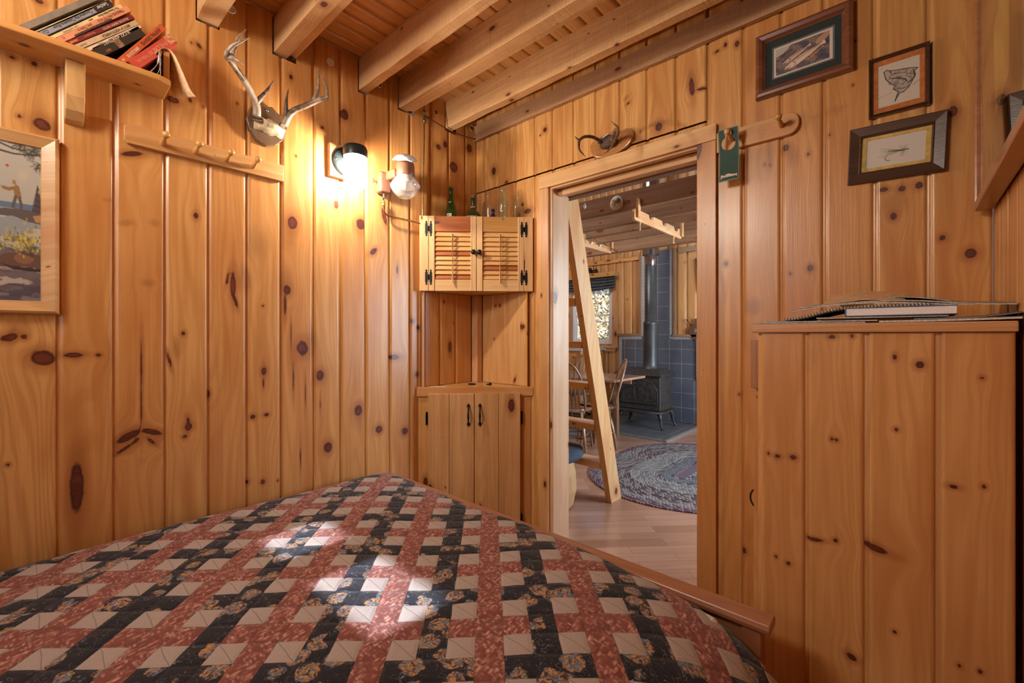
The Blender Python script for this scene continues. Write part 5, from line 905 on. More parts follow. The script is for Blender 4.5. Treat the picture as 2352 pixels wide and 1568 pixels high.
book('book', 'chunky black paperback with a tan band and photo cover', -1.795, 0.172, 0.030, 49, lin(40, 38, 34), bands=[(0.40, 0.52, 0.1, 1.0, lin(128, 100, 78), 'tan_band'), (0.16, 0.26, 0.62, 0.86, lin(120, 70, 50), 'badge')], txt=[('BUCKY of the TRAILS', 0.5, 0.14, 0.011, (0.7, 0.6, 0.45), 0.95)])
book('book', 'orange-brown novel leaning more upright with black title and white author name', -1.737, 0.212, 0.0205, 57.5, lin(190, 88, 44), txt=[('ANIMAL DREAMS', 0.70, 0.5, 0.0150, (0.05, 0.02, 0.03), 0.78), ('KINGSOLVER', 0.28, 0.55, 0.0125, (0.75, 0.68, 0.6), 0.70), ('H', 0.07, 0.5, 0.012, (0.75, 0.68, 0.6), 1)])
book('book', 'glossy red thriller with large pink title at the right end of the row', -1.710, 0.183, 0.0330, 53, lin(190, 74, 60), bands=[(0.86, 1.0, 0.0, 0.8, lin(220, 150, 112), 'peach_panel')], txt=[('PHILCREW', 0.62, 0.46, 0.020, lin(224, 150, 118), 0.82), ('THRILLERS', 0.25, 0.5, 0.0135, lin(224, 140, 110), 0.75)], paper=(0.7, 0.66, 0.62))
# leaning magazines and a curled sheet over the end board
t = thing('magazine', 'loose-leaf magazine slumped between the red book and the shelf end', 'magazine', (0.1, -1.64, 2.115))
m = MB()
for k in range(3): m.grid(lambda u, v, k=k: (0.145 - 0.10 * v, -1.650 + 0.008 * k + 0.022 * u + 0.012 * sin(u * 2.6 + k), 2.1145 + 0.085 * u), 10, 2)
m.build('pages', plain('magazine_pages', (0.45, 0.36, 0.33), 0.6), t, solid=0.0015)
t = thing('curled_page', 'curled tan sheet hanging over the right end of the bookshelf', 'paper', (0.1, -1.58, 2.19))
cp = smoothpath([(0, -1.634, 2.190), (0, -1.612, 2.222), (0, -1.585, 2.218), (0, -1.560, 2.170), (0, -1.538, 2.122), (0, -1.520, 2.104)], 6)
m = MB(); m.grid(lambda u, v: (0.135 - 0.115 * v, cp[min(len(cp) - 1, int(u * (len(cp) - 1)))].y - 0.045 * v * u, cp[min(len(cp) - 1, int(u * (len(cp) - 1)))].z - 0.02 * (1 - v) * u), 30, 6); m.build('sheet', plain('tan_paper', lin(226, 190, 146), 0.7), t, solid=0.0008)

# ------------------------------------------------------------------ door hanger sign
q = Pic(130, 330, lin(30, 66, 54)); W_, H_ = 0.075, 0.205; X = (q.x - 0.5) * W_; Z = (q.y - 0.5) * H_
rr = 0.006; dx = np.abs(X) - (W_ / 2 - rr); dz = np.abs(Z) - (H_ / 2 - rr); dist = np.hypot(np.maximum(dx, 0), np.maximum(dz, 0)) + np.minimum(np.maximum(dx, dz), 0) - rr
q.blend((np.abs(dist + 0.0022) < 0.0007) * 1.0, lin(150, 170, 160)); hole = (np.hypot(X + 0.001, Z - 0.045) < 0.0255) | ((np.abs(X) < 0.0125 - (Z - 0.06) * 0.02) & (Z > 0.045) & (Z < 0.090)) | (np.hypot(X, Z - 0.088) < 0.0105)
PK = lin(206, 184, 176)
q.poly([(0.10, 0.06), (0.10, 0.135), (0.145, 0.135), (0.145, 0.11), (0.18, 0.122), (0.24, 0.125), (0.29, 0.105), (0.34, 0.125), (0.40, 0.14), (0.50, 0.138), (0.66, 0.12), (0.83, 0.108), (0.85, 0.115), (0.90, 0.118), (0.90, 0.062), (0.87, 0.062), (0.87, 0.078), (0.145, 0.078), (0.145, 0.052), (0.10, 0.052)], PK)
for x, y, r in ((0.25, 0.150, 0.012), (0.32, 0.160, 0.009), (0.38, 0.168, 0.007)): q.poly([(x - r, y + r * .35), (x + r, y + r * .35), (x - r * .3, y - r * .3), (x + r, y - r * .35), (x - r, y - r * .35), (x + r * .3, y + r * .15)], PK)
q.mask = (dist < 0) & ~hole
t = thing('door_hanger', 'green door hanger with a sleeping-in-bed picture on the left peg beside the door', 'sign', (1.5225, -0.055, 1.94))
o = q.obj('hanger_card', TR((1.5215, -0.062, 1.938)) @ Matrix.Rotation(radians(3.5), 4, 'X'), W_, H_, vcol('green_plastic', 0.65, 0.0), t, fn=lambda X, Z: 0.012 * np.exp(-((Z - 0.03) / 0.04) ** 2) * 0 + 0.006 * np.cos(Z * 25) + 0.10 * X * X * 30 * 0)
o.modifiers.new('solid', 'SOLIDIFY').thickness = 0.0012

# ------------------------------------------------------------------ plank closet
t = thing('closet', 'waist-high plank closet box of knotty pine right of the door', 'closet', (1.97, -0.25, 0))
sc_ = boards([1.720, 1.837, 1.9665, 2.0987, 2.226], 0.0, 1.227, PNY(-0.482), KNOTS_CLOSET, [], seed=31, rk=0.3, du=0.0055, dv=0.0065, tintf=lambda i, R: (0.30, 0.12, 0.08, 0.25)[i])
board_object('front_boards', [sc_], board_material('closet_pine', (0.66, 0.37, 0.145), (0.52, 0.25, 0.08), (0.46, 0.18, 0.055)), t)
m = MB(); m.box(1.722, 2.224, -0.474, -0.003, 0.0, 1.224); m.build('carcass', PINE_Z, t)
m = MB(); m.box(1.700, 1.7215, -0.44, -0.02, 0.06, 1.21); sdv = m.build('side_door', wood('side_door_pine', 'z', (0.62, 0.34, 0.12), (0.5, 0.24, 0.08), PINE_R, knots=0.6), t, bev=0.002)
m = MB(); m.tube(smoothpath([(1.700, -0.30, 0.712), (1.682, -0.30, 0.709), (1.664, -0.30, 0.700), (1.657, -0.30, 0.678), (1.664, -0.30, 0.655), (1.682, -0.30, 0.642), (1.700, -0.30, 0.638)], 5), 0.0032, 8); m.box(1.6985, 1.7005, -0.305, -0.295, 0.625, 0.643); m.box(1.6985, 1.7005, -0.305, -0.295, 0.707, 0.725); m.build('handle', plain('dark_brass', (0.10, 0.07, 0.035), 0.35, 0.9), sdv)
m = MB(); m.box(1.699, 1.7205, -0.47, -0.455, 1.062, 1.206); m.build('latch_block', wood('latch_wood', 'z', (0.42, 0.2, 0.08), (0.33, 0.14, 0.05), (0.3, 0.1, 0.04), knots=0), t, bev=0.002)
m = MB(); m.box(1.706, 2.229, -0.492, -0.003, 1.228, 1.252); m.build('top_board', wood('closet_top', 'x', (0.60, 0.33, 0.15), (0.5, 0.25, 0.1), (0.45, 0.18, 0.07), knots=0.4), t, bev=0.003, segs=3)
# ------------------------------------------------------------------ paper pile on the closet
ZP = 1.2525
def sheet(m, x0, x1, y0, y1, z, th, lift=None, n=8, rot=0):
    cx, cy = (x0 + x1) / 2, (y0 + y1) / 2; f = lift or (lambda u, v: 0)
    def P(u, v, dz):
        x, y = x0 + (x1 - x0) * u - cx, y0 + (y1 - y0) * v - cy; return (cx + x * cos(rot) - y * sin(rot), cy + x * sin(rot) + y * cos(rot), z + f(u, v) + dz)
    V = [P(i / n, j / n, dz) for dz in (0, th) for j in range(n + 1) for i in range(n + 1)]; N = (n + 1) ** 2; F = []
    for k in (0, 1):
        for j in range(n):
            for i in range(n): a = k * N + j * (n + 1) + i; F.append((a, a + 1, a + n + 2, a + n + 1))
    ed = [i for i in range(n + 1)] + [(j + 1) * (n + 1) - 1 for j in range(1, n + 1)] + [n * (n + 1) + i for i in range(n - 1, -1, -1)] + [j * (n + 1) for j in range(n - 1, 0, -1)]
    for i in range(len(ed)): a, b_ = ed[i], ed[(i + 1) % len(ed)]; F.append((a, b_, b_ + N, a + N))
    m.add(V, F)
def mag(name, label, cat, x0, x1, y0, y1, z, th, colr, lift=None, rot=0, pages=None):
    t = thing(name, label, cat, ((x0 + x1) / 2, (y0 + y1) / 2, z)); m = MB(); sheet(m, x0, x1, y0, y1, z + th * 0.9, th * 0.1, lift, rot=rot); sheet(m, x0, x1, y0, y1, z, th * 0.1, lift, rot=rot); m.build('cover', plain(name + '_cover_' + str(round(z * 1e4)), colr, 0.35, coat=0.3, nscale=25, namt=0.4), t)
    m = MB(); sheet(m, x0 + .001, x1 - .001, y0 + .001, y1 - .001, z + th * 0.1, th * 0.8, lift, rot=rot); m.build('pages', plain('pages_' + str(round(z * 1e4)), pages or (0.66, 0.62, 0.56), 0.85, nscale=200, namt=0.3), t); return t
mag('magazine', 'flat magazine at the bottom left of the pile, edge over the closet top', 'magazine', 1.700, 1.965, -0.480, -0.26, ZP, 0.0035, lin(70, 66, 76), rot=0.04)
mag('magazine', 'second thin magazine just above the bottom left one', 'magazine', 1.735, 2.00, -0.470, -0.20, ZP + 0.0045, 0.0035, lin(110, 100, 92), rot=-0.05)
mag('newspaper_roll', 'folded pale newspaper at the bottom right of the pile', 'newspaper', 1.995, 2.236, -0.485, -0.10, ZP, 0.0055, lin(170, 152, 132), lambda u, v: 0.004 * u * u)
mag('black_booklet', 'black glossy booklet curling up at the right end of the pile', 'booklet', 2.06, 2.236, -0.470, -0.16, ZP + 0.0065, 0.004, lin(20, 20, 28), lambda u, v: 0.026 * max(0, u - 0.45) ** 1.5, pages=(0.25, 0.25, 0.28))
mag('magazine', 'grey magazine lying across the middle under the white book', 'magazine', 1.86, 2.12, -0.475, -0.2, ZP + 0.0125, 0.004, lin(96, 92, 86), rot=0.02)
# white hardback with blue corner
t = thing('hardback', 'white hardback with blue spine edge lying flat in the middle of the pile', 'book', (2.03, -0.35, ZP + 0.018))
m = MB(); z = ZP + 0.0172; m.box(1.926, 2.137, -0.478, -0.33, z, z + 0.0022); m.box(1.926, 2.137, -0.478, -0.33, z + 0.0205, z + 0.0225); m.box(1.926, 1.9285, -0.478, -0.33, z, z + 0.0225); m.build('cover', plain('blue_white_cover', lin(70, 110, 150), 0.4), t, bev=0.0006)
m = MB(); m.box(1.9285, 2.135, -0.476, -0.332, z + 0.0022, z + 0.0205); m.build('page_block', plain('bright_pages', (0.82, 0.79, 0.78), 0.8, nscale=260, namt=0.05), t)
# spiral notebook draped over the book
t = thing('spiral_notebook', 'wire-bound notebook slumping off the left side of the white book', 'notebook', (1.95, -0.33, ZP + 0.03))
hz = lambda x: ZP + 0.010 + 0.032 / (1 + math.exp(-(x - 1.862) * 38))
m = MB(); m.grid(lambda u, v: (1.783 + 0.315 * u, -0.455 + 0.22 * v, hz(1.783 + 0.315 * u) + 0.001 - 0.002 * v), 30, 3); m.build('pages', plain('notebook_pages', (0.42, 0.38, 0.33), 0.8), t, solid=0.004)
m = MB()
for i in range(44):
    x = 1.784 + 0.0071 * i; m.tube([(x + 0.0015 * math.cos(a), -0.457 + 0.0042 * cos(a), hz(x) + 0.0005 + 0.0046 * sin(a)) for a in [radians(40 * k) for k in range(10)]], 0.0011, 4, cap=False)
m.build('wire_binding', plain('wire_grey', (0.55, 0.53, 0.5), 0.4, 0.6), t)
def bulge(a0, pk, w): return lambda u, v: a0 * math.exp(-((u - pk) / w) ** 2)
mag('folded_newspaper', 'loose stack of folded newspapers spread on top of the notebook', 'newspaper', 1.795, 2.165, -0.435, -0.17, ZP + 0.040, 0.004, lin(150, 134, 114), lambda u, v: 0.022 * v + 0.012 * math.sin(pi * min(1, u * 1.1)) - 0.018 * max(0, 0.25 - u), rot=0.015)
mag('folded_newspaper', 'second folded newspaper, grey, just above the loose stack', 'newspaper', 1.82, 2.236, -0.42, -0.15, ZP + 0.047, 0.0035, lin(140, 130, 116), lambda u, v: 0.020 * v + 0.010 * math.sin(pi * min(1, u * 1.2)) - 0.020 * max(0, u - 0.55), rot=0.0)
mag('magazine', 'dark magazine near the top of the pile, pointed edge to the right', 'magazine', 1.90, 2.130, -0.36, -0.14, ZP + 0.056, 0.003, lin(66, 60, 58), lambda u, v: 0.016 * math.sin(pi * u) - 0.002, rot=0.03)
t = thing('manila_envelope', 'tan envelope lying tilted on top of the paper pile', 'envelope', (1.93, -0.3, ZP + 0.06))
m = MB(); sheet(m, 1.868, 2.045, -0.40, -0.24, ZP + 0.052, 0.0015, lambda u, v: 0.016 * math.sin(pi * (u * 0.75 + 0.1)) - 0.004 + 0.034 * v); m.build('paper_body', plain('manila', lin(214, 176, 136), 0.7), t)
# ================================================================== great room beyond the doorway
YF = 4.12
GRAY_G = ((0.33, 0.20, 0.11), (0.26, 0.15, 0.08), (0.2, 0.1, 0.05))
# far wall boards (window opening cut out) and upper gable boards
edges = [-2.9 + 0.135 * i for i in range(40)]
WX0, WX1, WZ0, WZ1 = -2.06, -1.325, 1.085, 2.10
def sg(lo, hi):
    return lambda bi, a, b: (lo, hi)
far = boards(edges, 0, 4.4, PNY(YF), seed=41, rk=9, du=0.03, dv=0.02, holes=[(WX0 - 0.005, WX1 + 0.005, WZ0, WZ1)], back=[(-3.1, WX0, 0, 4.4), (WX1, 2.6, 0, 4.4), (WX0, WX1, 0, WZ0), (WX0, WX1, WZ1, 4.4)])
o = board_object('wall_great_room_far', [far], pine_far); o['kind'] = 'structure'
sl = boards([0.155 + 0.135 * i for i in range(31)], 0, 4.4, PX_(-2.9), seed=42, rk=6, du=0.06, dv=0.06, back=[(0.1, 4.3, 0, 4.4)])
o = board_object('wall_great_room_left', [sl], pine_far); o['kind'] = 'structure'
# right side wall with an unseen wide opening cut for the added side light
srt = boards([0.155 + 0.135 * i for i in range(31)], 0, 4.4, PNX(2.5), seed=43, rk=6, du=0.06, dv=0.06, holes=[(1.2, 3.2, 0.8, 2.2)], back=[(0.1, 1.2, 0, 4.4), (3.2, 4.3, 0, 4.4), (1.2, 3.2, 0, 0.8), (1.2, 3.2, 2.2, 4.4)])
o = board_object('wall_great_room_right', [srt], pine_far); o['kind'] = 'structure'
# roof boards over both, loft floor over the bedroom, gable over the camera side
sr = boards([-3.05 + 0.14 * i for i in range(41)], -3.25, 4.3, PDN(4.35), seed=44, rk=3, du=0.07, dv=0.1)
o = board_object('roof_boards', [sr], pine_ceiling); o['kind'] = 'structure'
m = MB(); m.box(-3.1, 2.7, -3.25, 4.35, 4.38, 4.44); struct('trim_2', m, BEAM_OLD)
m = MB(); m.box(-3.1, 2.7, -3.3, -3.24, 2.6, 4.4); m.box(-3.1, -3.04, -3.3, 0.2, 0, 4.4) ; m.box(2.60, 2.66, -3.3, 0.2, 2.6, 4.4); struct('wall_loft', m, BEAM_OLD)
m = MB(); m.box(-3.05, -0.12, -3.2, 0.15, 2.60, 2.67); struct('trim_3', m, BEAM_OLD)
# trim board and the shelf above the window
m = MB(); m.box(-2.9, -0.845, YF - 0.03, YF, 2.330, 2.385); o = struct('trim_4', m, PINE_X, bev=0.002)
m = MB(); m.box(-0.30, 2.5, YF - 0.03, YF, 2.360, 2.42); o = struct('trim_5', m, wood('trim_dark_x', 'x', *GRAY_G, knots=0.4), bev=0.002)
for a, b_, z in ((-1.225, -0.84, 1.229), (-0.375, 2.5, 1.215)):
    m = MB(); m.box(a, b_, YF - 0.045, YF - 0.004, z - 0.018, z + 0.018); struct('trim_%d' % (6 if a < -1 else 7), m, wood('tile_cap', 'x', *GRAY_G, knots=0.3), bev=0.003)
m = MB(); m.box(-0.875, -0.838, YF - 0.04, YF - 0.004, 1.247, 2.385); struct('trim_8', m, wood('tile_trim_v', 'z', *GRAY_G, knots=0.2), bev=0.003)
m = MB(); m.box(-0.366, -0.330, YF - 0.04, YF - 0.004, 1.233, 2.42); struct('trim_9', m, wood('tile_trim_v2', 'z', *GRAY_G, knots=0.2), bev=0.003)
# tiles: brick-texture on real slabs
def tile_mat(name, w, h, c1, c2, grout, ms=0.003, plane='xz', ox=0.0, oz=0.0, off=0.0):
    m, nt, b = newmat(name); p = SEP(nt, objco(nt)); v = XYZ(nt, M(nt, 'ADD', p[0], ox), M(nt, 'ADD', p[2] if plane == 'xz' else p[1], oz), 0)
    br = nd(nt, 'ShaderNodeTexBrick'); lk(nt, v, br.inputs['Vector']); br.offset = off; br.inputs['Scale'].default_value = 1; br.inputs['Brick Width'].default_value = w; br.inputs['Row Height'].default_value = h
    br.inputs['Mortar Size'].default_value = ms; br.inputs['Mortar Smooth'].default_value = 0.1; br.inputs['Color1'].default_value = (*c1, 1); br.inputs['Color2'].default_value = (*c2, 1); br.inputs['Mortar'].default_value = (*grout, 1)
    n = noise(nt, objco(nt), 6, 3); c = mix(nt, M(nt, 'MULTIPLY', ss(nt, n, 0.4, 0.7), 0.35), br.outputs['Color'], tuple(x * 0.6 for x in c1)); lk(nt, c, b.inputs['Base Color']); b.inputs['Roughness'].default_value = 0.38
    bump(nt, b, br.outputs['Fac'], -0.4, 0.003); return m
TB = tile_mat('slate_blue_tile', 0.171, 0.2, (0.085, 0.098, 0.128), (0.098, 0.108, 0.135), (0.30, 0.30, 0.30), ox=0.0, oz=0.0)
TM = tile_mat('white_mosaic_tile', 0.05, 0.05, (0.36, 0.35, 0.36), (0.40, 0.39, 0.40), (0.22, 0.21, 0.21), ms=0.0025)
m = MB(); m.box(-1.206, 0.01, YF - 0.022, YF - 0.006, 0.03, 1.208); m.box(-0.838, -0.367, YF - 0.022, YF - 0.006, 1.208, 2.43); o = m.build('wall_tiles', TB); o['kind'] = 'structure'
m = MB(); f = YF - 0.026
for q_ in ((-1.206, -1.156, 0.03, 1.209), (-1.156, -0.838, 1.163, 1.209), (-0.838, -0.788, 1.209, 2.43), (-0.419, -0.367, 1.172, 2.43), (-0.367, 0.01, 1.166, 1.197)): m.box(q_[0], q_[1], f, f + 0.006, q_[2], q_[3])
o = m.build('wall_tile_border', TM); o['kind'] = 'structure'
HM = tile_mat('hearth_tile', 0.2, 0.2, (0.10, 0.115, 0.125), (0.13, 0.14, 0.15), (0.28, 0.28, 0.28), plane='xy', ox=0.005, oz=0.02)
m = MB(); m.box(-1.75, -0.015, 2.965, YF - 0.005, 0.0, 0.022); o = m.build('hearth', HM, bev=0.002); tag(o, 'grey tiled hearth slab under the black stove', 'hearth')
m = MB(); m.box(-1.75, -0.008, 2.935, 2.964, 0.0, 0.024); m.box(-0.014, 0.022, 2.935, YF - 0.006, 0.0, 0.024); struct('trim_10', m, plain('hearth_edge', (0.22, 0.22, 0.21), 0.6))
# ------------------------------------------------------------------ window
WHITEP = plain('window_vinyl', (0.80, 0.82, 0.85), 0.35, namt=0.02)
t = thing('window_1', 'white double-hung window beyond the ladder', 'window', (-1.7, YF, 1.1)); t['kind'] = 'structure'; del t['category']
m = MB(); y0, y1 = YF + 0.0, YF + 0.07
for q_ in ((WX0, WX0 + 0.04, WZ0, WZ1), (WX1 - 0.04, WX1, WZ0, WZ1), (WX0 + 0.04, WX1 - 0.04, WZ0, WZ0 + 0.05), (WX0 + 0.04, WX1 - 0.04, WZ1 - 0.04, WZ1)): m.box(q_[0], q_[1], y0, y1, q_[2], q_[3])
m.build('window_frame', WHITEP, t)
m = MB(); a, b_ = WX0 + 0.045, WX1 - 0.045
for q_ in ((a, a + 0.03, 1.135, 1.55), (b_ - 0.03, b_, 1.135, 1.55), (a + 0.03, b_ - 0.03, 1.135, 1.165), (a + 0.03, b_ - 0.03, 1.52, 1.555), (a + 0.03, b_ - 0.03, 1.42, 1.440), (a, a + 0.025, 1.555, 2.06), (b_ - 0.025, b_, 1.555, 2.06)): m.box(q_[0], q_[1], y0 + 0.015, y0 + 0.04, q_[2], q_[3])
m.build('sash', WHITEP, t)
m = MB(); m.box(a + 0.02, b_ - 0.02, y0 + 0.026, y0 + 0.030, 1.15, 2.06); m.build('window_glass', glassy('window_pane', (0.97, 0.98, 0.98), 0.02, 0.98, 1.2), t)
CAS = wood('window_casing_pine', 'z', (0.58, 0.33, 0.18), (0.46, 0.23, 0.11), PINE_R, knots=1.4)
for q_ in ((WX0 - 0.075, WX0 - 0.001), (WX1 + 0.001, WX1 + 0.092)):
    m = MB(); m.box(q_[0], q_[1], YF - 0.022, YF - 0.0075, 1.055, 2.12); m.build('side_casing', CAS, t, bev=0.002)
m = MB(); m.box(WX0 - 0.09, WX1 + 0.10, YF - 0.06, YF + 0.02, 1.030, 1.054); m.build('stool', PALE_X, t, bev=0.003)
m = MB(); m.prism([(WX0 - 0.08, 1.029), (WX1 + 0.095, 1.029), (WX1 + 0.035, 0.972), (WX0 - 0.02, 0.972)], YF - 0.035, YF - 0.0075); m.build('apron', CAS, t, bev=0.002)
# roman shade and lace
SH = plain('patterned_shade', (0.085, 0.10, 0.115), 0.9, nscale=45, namt=0.7)
t = thing('roman_shade', 'gathered dark patterned shade pulled up at the top of the window', 'window shade', (-1.7, YF - 0.06, 1.95))
m = MB()
def fold(u, v): return (-2.13 + 0.875 * u, YF - 0.045 - 0.045 * abs(sin(v * pi * 4 + 0.3 * sin(u * 9))) - 0.02 * (1 - v), 1.945 + 0.175 * v + 0.010 * sin(u * pi) * (v - 1) * 3)
m.grid(fold, 40, 32); m.build('shade_folds', SH, t, solid=0.004)
m = MB(); m.grid(lambda u, v: (-2.02 + 0.66 * u, YF - 0.022 + 0.006 * sin(u * 60), 1.862 + 0.10 * v), 90, 2); m.build('lace_edge', glassy('lace', (0.72, 0.74, 0.76), 0.6, 0.35), t)
m = MB(); m.tube([(-1.425, YF - 0.05, 1.95), (-1.425, YF - 0.05, 1.02)], 0.0025, 6); m.lathe([(0.003, 1.02), (0.012, 1.0), (0.012, 0.985), (0, 0.98)], 12, (-1.425, YF - 0.05, 0)); m.build('pull_cord', plain('cord', (0.5, 0.5, 0.48), 0.6), t)
m = MB(); m.box(-2.25, -1.219, YF - 0.13, YF - 0.006, 2.118, 2.188)
tag(m.build('window_shelf', wood('window_shelf_pine', 'x', (0.60, 0.34, 0.13), (0.5, 0.25, 0.08), PINE_R, knots=1.8, seed=3.3), bev=0.004), 'thick knotty pine shelf board above the far window', 'shelf')
# model locomotive and a small figure
t = thing('model_locomotive', 'small black metal model steam locomotive on the shelf above the window', 'model', (-1.62, YF - 0.07, 2.19))
LB = plain('locomotive_black', (0.02, 0.022, 0.025), 0.4, 0.5); m = MB(); m.T = TR((-1.62, YF - 0.07, 2.189)); m.tube([(-0.07, 0, 0.052), (0.06, 0, 0.052)], 0.019, 14); m.box(-0.085, -0.045, -0.022, 0.022, 0.028, 0.088); m.box(-0.09, -0.04, -0.026, 0.026, 0.088, 0.094); m.box(-0.08, 0.075, -0.02, 0.02, 0.022, 0.032); m.build('boiler', LB, t)
m = MB(); m.T = TR((-1.62, YF - 0.07, 2.189)); m.lathe([(0.006, 0.066), (0.006, 0.09), (0.010, 0.10), (0, 0.10)], 12, (0.045, 0, 0)); m.lathe([(0.006, 0.068), (0.007, 0.08), (0, 0.084)], 12, (0.01, 0, 0)); m.build('smoke_stack', LB, t)
for x in (-0.06, -0.03, 0.0, 0.035, 0.06):
    m = MB(); m.T = TR((-1.62, YF - 0.07, 2.189)); m.lathe([(0.0, -0.027), (0.012, -0.026), (0.012, -0.020), (0.0, -0.019)], 16, (x, 0, 0.0135), 'y'); m.build('wheel', plain('wheel_copper', (0.35, 0.22, 0.15), 0.4, 0.7), t)
t = thing('shelf_figurine', 'small dark figurine left of the model locomotive', 'figurine', (-1.77, YF - 0.07, 2.189)); m = MB(); m.lathe([(0.014, 2.189), (0.016, 2.215), (0.009, 2.235), (0.011, 2.25), (0.0, 2.268)], 14, (-1.77, YF - 0.07, 0)); m.build('figure_body', LB, t)
# ------------------------------------------------------------------ wood stove
IRON = plain('cast_iron', (0.050, 0.049, 0.048), 0.52, 0.35, nscale=25, namt=0.35, bmp=0.15)
t = thing('wood_stove', 'black cast iron wood stove with arched double doors on the tiled hearth', 'stove', (-0.56, 3.66, 0.022))
X0, X1, YS0, YS1 = -0.885, -0.265, 3.42, 3.84
m = MB(); m.box(X0, X1, YS0, YS1, 0.255, 0.695); m.build('firebox', IRON, t, bev=0.012, segs=3)
m = MB(); V = [(X0 - .02, YS0 - .03, .695), (X1 + .03, YS0 - .03, .695), (X1 + .03, YS1 + .02, .695), (X0 - .02, YS1 + .02, .695)]; V += [(x, y, .715) for x, y, z in V]; V += [(X0 + .07, YS0 + .06, .778), (X1 - .06, YS0 + .06, .778), (X1 - .06, YS1 - .06, .778), (X0 + .07, YS1 - .06, .778)]
m.add(V, [(3, 2, 1, 0), (8, 9, 10, 11)] + [(i + 4 * k, (i + 1) % 4 + 4 * k, (i + 1) % 4 + 4 * k + 4, i + 4 * k + 4) for k in (0, 1) for i in range(4)]); m.build('top_plate', IRON, t, bev=0.004)
for k, (a, b_) in enumerate(((X0 + 0.075, -0.583), (-0.579, X1 - 0.055))):
    m = MB(); cx = (a + b_) / 2; sgn = 1 if k == 0 else -1; H0, H1 = 0.335, 0.52
    out = (a if k == 0 else b_); inn = (b_ if k == 0 else a); R_ = abs(inn - out)
    pts = [(out, H0), (inn, H0), (inn, H1 + R_ * 0.42)] + [(inn - sgn * R_ * sin(radians(g)), H1 + R_ * 0.42 * cos(radians(g))) for g in range(10, 91, 10)]
    m.prism(pts, YS0 - 0.016, YS0 + 0.002); ir = m.build('fire_door', IRON, t, bev=0.003)
    m = MB(); m.tube([(out + sgn * .045, YS0 - .017, H0 + .045), (out + sgn * .045, YS0 - .017, H1 - 0.02)] + [(inn - sgn * (.03 + (R_ - .075) * sin(radians(g))), YS0 - .017, H1 - 0.02 + (R_ - .075) * 0.38 * cos(radians(g))) for g in range(80, -1, -16)] + [(inn - sgn * .03, YS0 - .017, H0 + .045), (out + sgn * .045, YS0 - .017, H0 + .045)], 0.004, 6); m.build('door_moulding', IRON, ir)
    for zz in (0.38, 0.52):
        m = MB(); m.tube([(out - sgn * .004, YS0 - .012, zz - .012), (out - sgn * .004, YS0 - .012, zz + .012)], 0.007, 8); m.build('hinge', IRON, ir)
for R_, zc in ((0.275, 0.50), (0.245, 0.50)):
    m = MB(); m.tube([(-0.581 - R_, YS0 - .004, 0.32)] + [(-0.581 + R_ * cos(radians(g)), YS0 - .004, zc + R_ * 0.55 * sin(radians(g))) for g in range(180, -1, -12)] + [(-0.581 + R_, YS0 - .004, 0.32)], 0.006, 6); m.build('front_arch', IRON, t)
m = MB(); m.tube([(-0.583, YS0 - .018, .583), (-0.592, YS0 - .045, .573)], 0.008, 8); m.tube([(-0.605, YS0 - .047, .566), (-0.575, YS0 - .047, .586)], 0.011, 10); m.build('door_handle', STEEL, t)
m = MB(); P_ = [(X0 - .03, YS0 + .02)] + [(-0.575 + 0.36 * cos(radians(g)), YS0 + 0.01 + 0.12 * sin(radians(g))) for g in range(200, 341, 14)] + [(X1 + .04, YS0 + .02), (X1 + .03, YS1 + .02), (X0 - .02, YS1 + .02)]; m.prism(P_, 0.228, 0.252, 'xy'); m.build('ash_lip', plain('iron_worn', (0.075, 0.065, 0.06), 0.5, 0.4, nscale=12, namt=0.4), t, bev=0.005)
for x, y, sx, sy in ((X0 + .05, YS0 + .03, -1, -1), (X1 - .03, YS0 + .03, 1, -1), (X0 + .05, YS1 - .04, -1, 1), (X1 - .03, YS1 - .04, 1, 1)):
    m = MB(); m.tube(smoothpath([(x, y, .23), (x + sx * .025, y + sy * .015, .17), (x + sx * .035, y + sy * .02, .09), (x + sx * .065, y + sy * .03, .030)], 4), [.034, .033, .03, .027, .025, .022, .020, .018, .016, .015, .015, .016, .018], 8); m.build('leg', IRON, t)
for zz in (0.34, 0.60):
    m = MB(); m.box(X1 - .001, X1 + .004, YS0 + .05, YS1 - .05, zz - .006, zz + .006); m.build('side_moulding', IRON, t)
PIPE = plain('stove_pipe_black', (0.055, 0.060, 0.062), 0.42, 0.3, nscale=5, namt=0.4)
t = thing('stove_pipe', 'tall dark stove pipe rising from the stove past the joists', 'stove pipe', (-0.52, 3.7, 0.778))
m = MB(); m.lathe([(0.115, 0.778), (0.100, 0.80), (0.096, 0.84), (0.094, 1.385), (0.096, 1.39)], 32, (-0.52, 3.70, 0), cap=False); m.build('lower_pipe', PIPE, t)
m = MB(); m.lathe([(0.097, 1.375), (0.097, 1.40), (0.076, 1.405), (0.075, 2.16)], 32, (-0.52, 3.70, 0), cap=False); m.build('upper_pipe', plain('pipe_grey', (0.085, 0.10, 0.105), 0.35, 0.4, nscale=5, namt=0.3), t)
m = MB(); m.lathe([(0.106, 2.30), (0.106, 4.34)], 32, (-0.52, 3.70, 0), cap=False); m.lathe([(0.076, 2.15), (0.078, 2.30), (0.106, 2.31)], 32, (-0.52, 3.70, 0), cap=False); m.build('chimney_pipe', plain('chimney_steel', (0.30, 0.27, 0.27), 0.22, 0.9), t)
